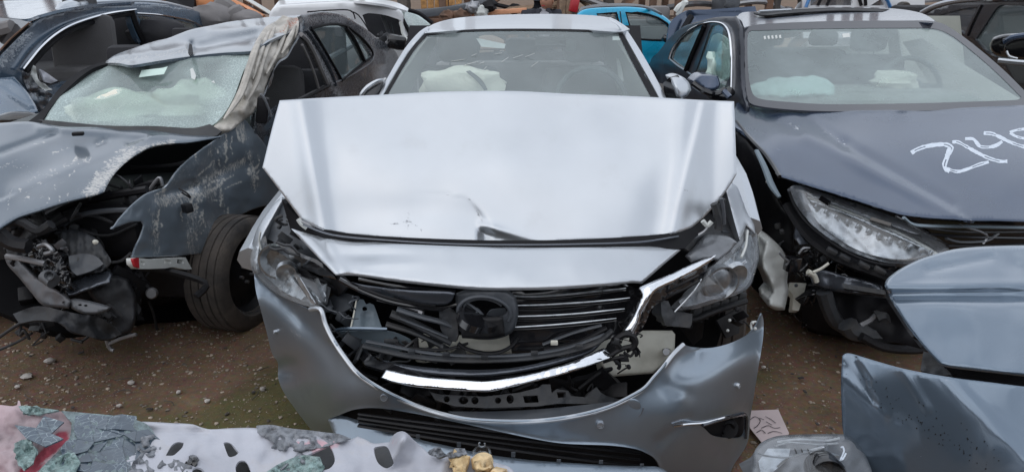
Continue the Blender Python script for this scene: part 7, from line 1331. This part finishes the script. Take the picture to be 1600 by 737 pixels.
def engine(c, m, sc=1.):
    t = MB().box(c, (.45*sc, .35*sc, .34*sc), (0, 0, rr.uniform(-.6, .6)), .03)
    for k in range(4): t.tube([c+Vector((-.15+.1*k, -.15, .12))*sc, c+Vector((-.15+.1*k, -.26, .02))*sc, c+Vector((-.15+.1*k, -.22, -.14))*sc], .028*sc, 7)
    t.lathe(c+Vector((.18, -.2, -.05))*sc, (0, -1, 0), [(.001, .03), (.03, .03), (.03, .01), (.09, .01), (.09, -.02), (.001, -.02)], 18, closed=False).blob(c+Vector((-.1, 0, .2))*sc, (.16*sc, .12*sc, .06*sc), amp=.2)
    return t
kinds = {}
def put(kind, c, where):
    mm = rr.choice(cols)
    cn = {'black_plastic': 'black', 'dusty_plastic': 'dusty', 'metal': 'bare metal', 'rust': 'rusty', 'wood2': 'brown', 'navy': 'dark blue', 'silver': 'silver', 'dark_grey_paint': 'dark grey', 'white_plastic': 'white', 'grey_plastic': 'grey', 'beam_dull': 'dull alloy'}[mm]
    if kind == 'engine':
        if mm in ('wood2', 'navy', 'white_plastic', 'silver'): mm = 'rust'; cn = 'rusty'
        o = engine(c, mm, rr.uniform(.8, 1.1)).build('scrap_engine', M[mm]); cat = 'engine'; lb = f'{cn} scrap engine {where}'
    elif kind == 'tyre':
        o = MB().lathe(c, (rr.uniform(-.3, .3), -1, rr.uniform(-.3, .3)), [(.19, -.09), (.27, -.10), (.31, -.07), (.31, .07), (.27, .10), (.19, .09)], 28).build('tyre_ring', M['tyre']); cat = 'tyre'; lb = f'loose black tyre {where}'
    elif kind == 'panel':
        s_ = rr.uniform(.35, .8); an = rr.uniform(-.5, .5); P_ = []
        for i in range(9):
            u = i/8; P_.append(c+Vector(((u-.5)*s_*1.5, .12*math.sin(u*3), .16*math.sin(u*3.1)+an*(u-.5)*.3)))
        o = MB().tube(P_, [.03]+[.12]*7+[.04], 8, flat=.25).build('scrap_bodywork', M[mm]); cat = 'car part'; lb = f'{cn} curved part {where}'
    elif kind == 'pipe':
        a = c+Vector((-rr.uniform(.3, .6), 0, rr.uniform(-.1, .2))); b_ = c+Vector((rr.uniform(.3, .6), .1, rr.uniform(-.1, .2)))
        if mm in ('white_plastic', 'navy'): mm = 'metal'; cn = 'bare metal'
        o = MB().tube([a, (a+b_)/2+Vector((0, -.1, rr.uniform(-.1, .1))), b_], rr.uniform(.02, .05), 8).blob(b_, (.1, .07, .07), amp=.2).build('exhaust_pipe', M[mm]); cat = 'pipe'; lb = f'{cn} bent pipe {where}'
    else:
        o = MB().box(c, (rr.uniform(.2, .4), .3, rr.uniform(.12, .24)), (0, 0, rr.uniform(-.4, .4)), .015).box(c+Vector((0, -.16, .02)), (.12, .06, .08), (0, .3, 0), .01).build('parts_box', M[mm]); cat = 'car part'; lb = f'{cn} boxy unit {where}'
    return o, cat, lb
WH = ['behind the blue estate car', 'behind the white van', 'behind the person', 'behind the navy sedan roof', 'beyond the charcoal car']
used = {}
for i, (x0, x1, Y, _) in enumerate(RK):
    for z, nm in ((1.40, 'upper shelf'), (.90, 'lower shelf')):
        x = x0+.25; n_ = 0
        while x < x1-.1:
            k = rr.choice(['engine', 'tyre', 'panel', 'pipe', 'box', 'engine', 'panel', 'pipe']); c = Vector((x, Y+rr.uniform(-.05, .35), z+rr.uniform(-.03, .05)))
            o, cat, lb = put(k, c, f'on the {nm} {WH[i]}'); used.setdefault(lb, []).append((o, cat)); x += rr.uniform(.30, .48)
for lb, os_ in used.items():
    os_.sort(key=lambda t: t[0].data.vertices[0].co.x)
    ordn = ['leftmost', 'second from left', 'third from left', 'fourth from left', 'fifth from left']
    for i, (o, cat) in enumerate(os_): tag(o, lb if len(os_) == 1 else f'{ordn[min(i, 4)]} {lb}'.replace(' on the', ', on the'), cat, 'scrap parts stacked on the racks')
# named pieces the photo shows
def solo(name, label, cat, m, mb, group=None): o = mb.build(name, M[m]); tag(o, label, cat, group); return o
solo('chassis_rail', 'long grey chassis rail lying behind the white van windscreen', 'chassis rail', 'grey_plastic', MB().tube(pathY([(636, 22, 9.3), (690, 18, 9.3), (738, 9, 9.3), (760, 4, 9.4)], None), .06, 8, flat=.8).box(at(700, 17, 9.2), (.7, .05, .09), (0, -.12, 0), .01))
solo('orange_plank', 'peach coloured board behind the silver sedan roof beside the person', 'board', 'peach', MB().box(at(780, 19, 9.2)+Vector((0, 0, 0)), (.66, .05, .055), (0, -.07, 0), .006))
for k in range(6): solo('wooden_picket', f"{['leftmost', 'second', 'third', 'fourth', 'fifth', 'rightmost'][k]} yellowish upright wooden slat behind the chassis rail", 'wooden slat', 'wood', MB().box(at(662+k*11, 2, 10.0), (.075, .03, .28), (0, .03*(k % 3-1), 0), .004), 'upright wooden slats behind the chassis rail')
for k, (x, y) in enumerate(((740, 12), (752, 18), (765, 8), (700, 26), (720, 24))):
    solo('scrap_fitting', ['pale fitting left of the peach board', 'round pale fitting touching the peach board', 'dark bracket above the peach board', 'rusty bit under the chassis rail', 'second rusty bit under the chassis rail'][k], 'car part', ['metal', 'white_plastic', 'black_plastic', 'rust', 'rust'][k], MB().blob(at(x, y, 9.1), (.09, .08, .07), amp=.5, seed=k).tube(pathY([(x-8, y+3, 9.1), (x+8, y-5, 9.1)], None), .02, 6))
for k, x in enumerate((878, 888)): solo('timber_pole', ['left brown timber post right of the person', 'right brown timber post right of the person'][k], 'post', 'wood2', MB().box(Vector((at(x, 10, 9.6).x, 9.6, 1.0)), (.075, .08, 2.2), (0, .02, 0), .006), 'timber posts beside the person')
solo('red_tail_lamp', 'red tail lamp lying just right of the timber posts', 'lamp', 'red', MB().box(at(897, 9, 9.4), (.10, .1, .16), (0, .2, .2), .02))
solo('red_tail_lamp', 'red tail lamp lying above the blue hatchback bonnet', 'lamp', 'red', MB().box(at(1030, 18, 8.7), (.13, .1, .06), (0, .3, .2), .02))
solo('pale_door_frame', 'white torn bracket standing behind the loose dark blue panel', 'car part', 'white_plastic', MB().tube(pathY([(1056, 18, 8.0), (1062, 10, 8.0), (1072, 4, 8.1)], None), .03, 6).box(at(1064, 14, 8.0), (.05, .04, .16), (0, .4, 0), .01))
# grey seats and red slanting rails on the left
HS = thing('heap_seat', 'worn grey car seat lying on the heap left of the white van', 'car seat', (at(320, 20, 9).x, 9, .9), 'grey seats on the heap')
MB().blob(at(332, 28, 8.8), (.30, .2, .16), amp=.25, seed=3).build('seat_base', M['seat_grey'], HS); MB().box(at(350, 18, 8.9), (.28, .2, .30), (.1, .6, .2), .08).build('backrest', M['seat_grey'], HS)
HS = thing('heap_seat', 'second grey seat propped under the slanting orange rail', 'car seat', (at(370, 20, 9).x, 9, .9), 'grey seats on the heap')
MB().box(at(371, 24, 8.8), (.22, .2, .22), (.1, -.5, .2), .08).build('backrest', M['seat_grey'], HS); MB().blob(at(385, 30, 8.8), (.2, .15, .10), amp=.2, seed=6).build('seat_base', M['seat_grey'], HS)
for k, (a, b_, mm, lb) in enumerate((((352, -4), (412, 26), 'peach', 'pale slanting rail from the heap down to the white van'), ((362, 4), (405, 28), 'orange', 'orange slanting rail over the grey seats'), ((346, -6), (378, 12), 'orange', 'short orange rail at the top of the heap'), ((372, -8), (424, 22), 'white_plastic', 'whitish slanting rail highest above the grey seats'), ((300, -4), (306, 10), 'peach', 'short upright peach rail left of the grey seats'))):
    solo('slanting_rail', lb, 'rail', mm, MB().tube(pathY([(a[0], a[1], 9.2), ((a[0]+b_[0])/2, (a[1]+b_[1])/2-1, 9.1), (b_[0], b_[1], 9.0)], None), .035, 6, flat=.6), 'slanting rails on the heap')
solo('black_bonnet', 'black folded bonnet standing behind the estate car roof', 'car panel', 'frit', MB().prism([at(252, 22, 8.6), at(262, -8, 8.8), at(304, -8, 8.9), at(303, 14, 8.8), at(314, 22, 8.7), at(300, 26, 8.6)], (0, .12, 0)))
solo('red_striped_box', 'red and peach box on the rack above the estate car', 'box', 'orange', MB().box(at(322, 4, 9.0), (.26, .2, .12), None, .01))
# white vehicle with blue pillars behind the navy sedan roof
WV = thing('white_minibus', 'white vehicle with blue pillars and dark windows far behind the navy sedan', 'van', (5.0, 11.2, 0), 'wrecked cars in the scrapyard')
wvY = [(1255, 0, 9.4), (1440, 0, 9.4), (1440, 80, 9.4), (1255, 80, 9.4)]
wv = sheet('body_side', WV, M['white_paint'], [(1255, -14), (1445, -14), (1445, 60), (1255, 60)], wvY, holes=[[(1268, -12), (1332, -12), (1332, 9), (1266, 9)], [(1360, 9), (1378, -2), (1384, 9)]], res=20, thick=.05, rnd=False)
for nm, g_ in (('window', [(1268, -12), (1332, -12), (1332, 9), (1266, 9)]), ('window', [(1360, 9), (1378, -2), (1384, 9)])): sheet(nm, wv, M['glass_dark'], g_, [(a, b_, 9.44) for a, b_ in g_], res=30, thick=.005, rnd=False)
for pts in ([(1259, 12), (1264, 0), (1270, -12)], [(1378, -12), (1386, 0), (1392, 14)]): MB().tube(pathY([(x, y, 9.36) for x, y in pts], None), .03, 6, flat=.6).build('blue_pillar', M['cyan'] if False else M['blue_stripe'] if 'blue_stripe' in M else M['navy'], wv)
for pts in ([(1286, -8), (1278, 9)], [(1300, -8), (1292, 9)], [(1340, -12), (1346, 9)], [(1352, -12), (1353, 9)]): MB().tube(pathY([(x, y, 9.38) for x, y in pts], None), .02, 5).build('window_post', M['frit'], wv)
MB().box((5.0, 10.3, .75), (2.0, 1.4, 1.3), None, .08).build('body_shell', M['white_paint'], WV)
MB().lathe(at(1411, 13, 9.3), (0, -1, 0), [(.02, -.05), (.06, -.06), (.075, -.04), (.075, .04), (.06, .06), (.02, .05)], 20).build('mounted_roller', M['tyre'], WV)

# ---- unseen wrecks and a shed, added behind the camera to darken reflections
def hulk(c, ln, wd, m, yaw, label):
    t = thing('reflection_wreck', label, 'car', c, 'unseen wrecks added for reflections'); c = Vector(c); rm = Matrix.Rotation(yaw, 3, 'Z')
    prof = [(-.5, .35), (-.5, .72), (-.46, .80), (-.25, .92), (-.12, 1.36), (.02, 1.45), (.22, 1.42), (.38, 1.02), (.48, .92), (.5, .6), (.5, .35)]
    L_ = [c+rm @ Vector((x*ln, -wd/2, z)) for x, z in prof]
    MB().prism(L_, rm @ Vector((0, wd, 0))).build('body', M[m], t)
    for x in (-.32, .32):
        for s_ in (-1, 1): wheel(t, c+rm @ Vector((x*ln, s_*wd*.48, .31)), rm @ Vector((0, s_, 0)))
    MB().prism([c+rm @ Vector((x*ln, -wd/2-.01, z)) for x, z in ((-.20, .95), (-.11, 1.30), (.02, 1.38), (.20, 1.35), (.32, 1.0))], rm @ Vector((0, wd+.02, 0))).build('window', M['gloss_black'], t)
hulk((-2.6, -2.2, 0), 4.4, 1.75, 'dark_grey_paint', .1, 'unseen dark grey wreck added behind the photographer to the left for reflections')
hulk((2.6, -2.4, 0), 4.5, 1.75, 'wagon_blue', -.08, 'unseen blue wreck added behind the photographer to the right for reflections')
sh = thing('reflection_shed', 'unseen long tin shed added behind the rear wrecks to darken reflections', 'shed', (0, -7, 0))
b = MB()
for k in range(40): b.box((-12+k*.6, -7, 1.6), (.30, .08 if k % 2 else .14, 3.2))
b.build('wall', M['rust'], sh, kind='stuff'); MB().box((0, -8.2, 3.3), (24.6, 2.8, .12), (.08, 0, 0)).build('roof', M['rust'], sh)
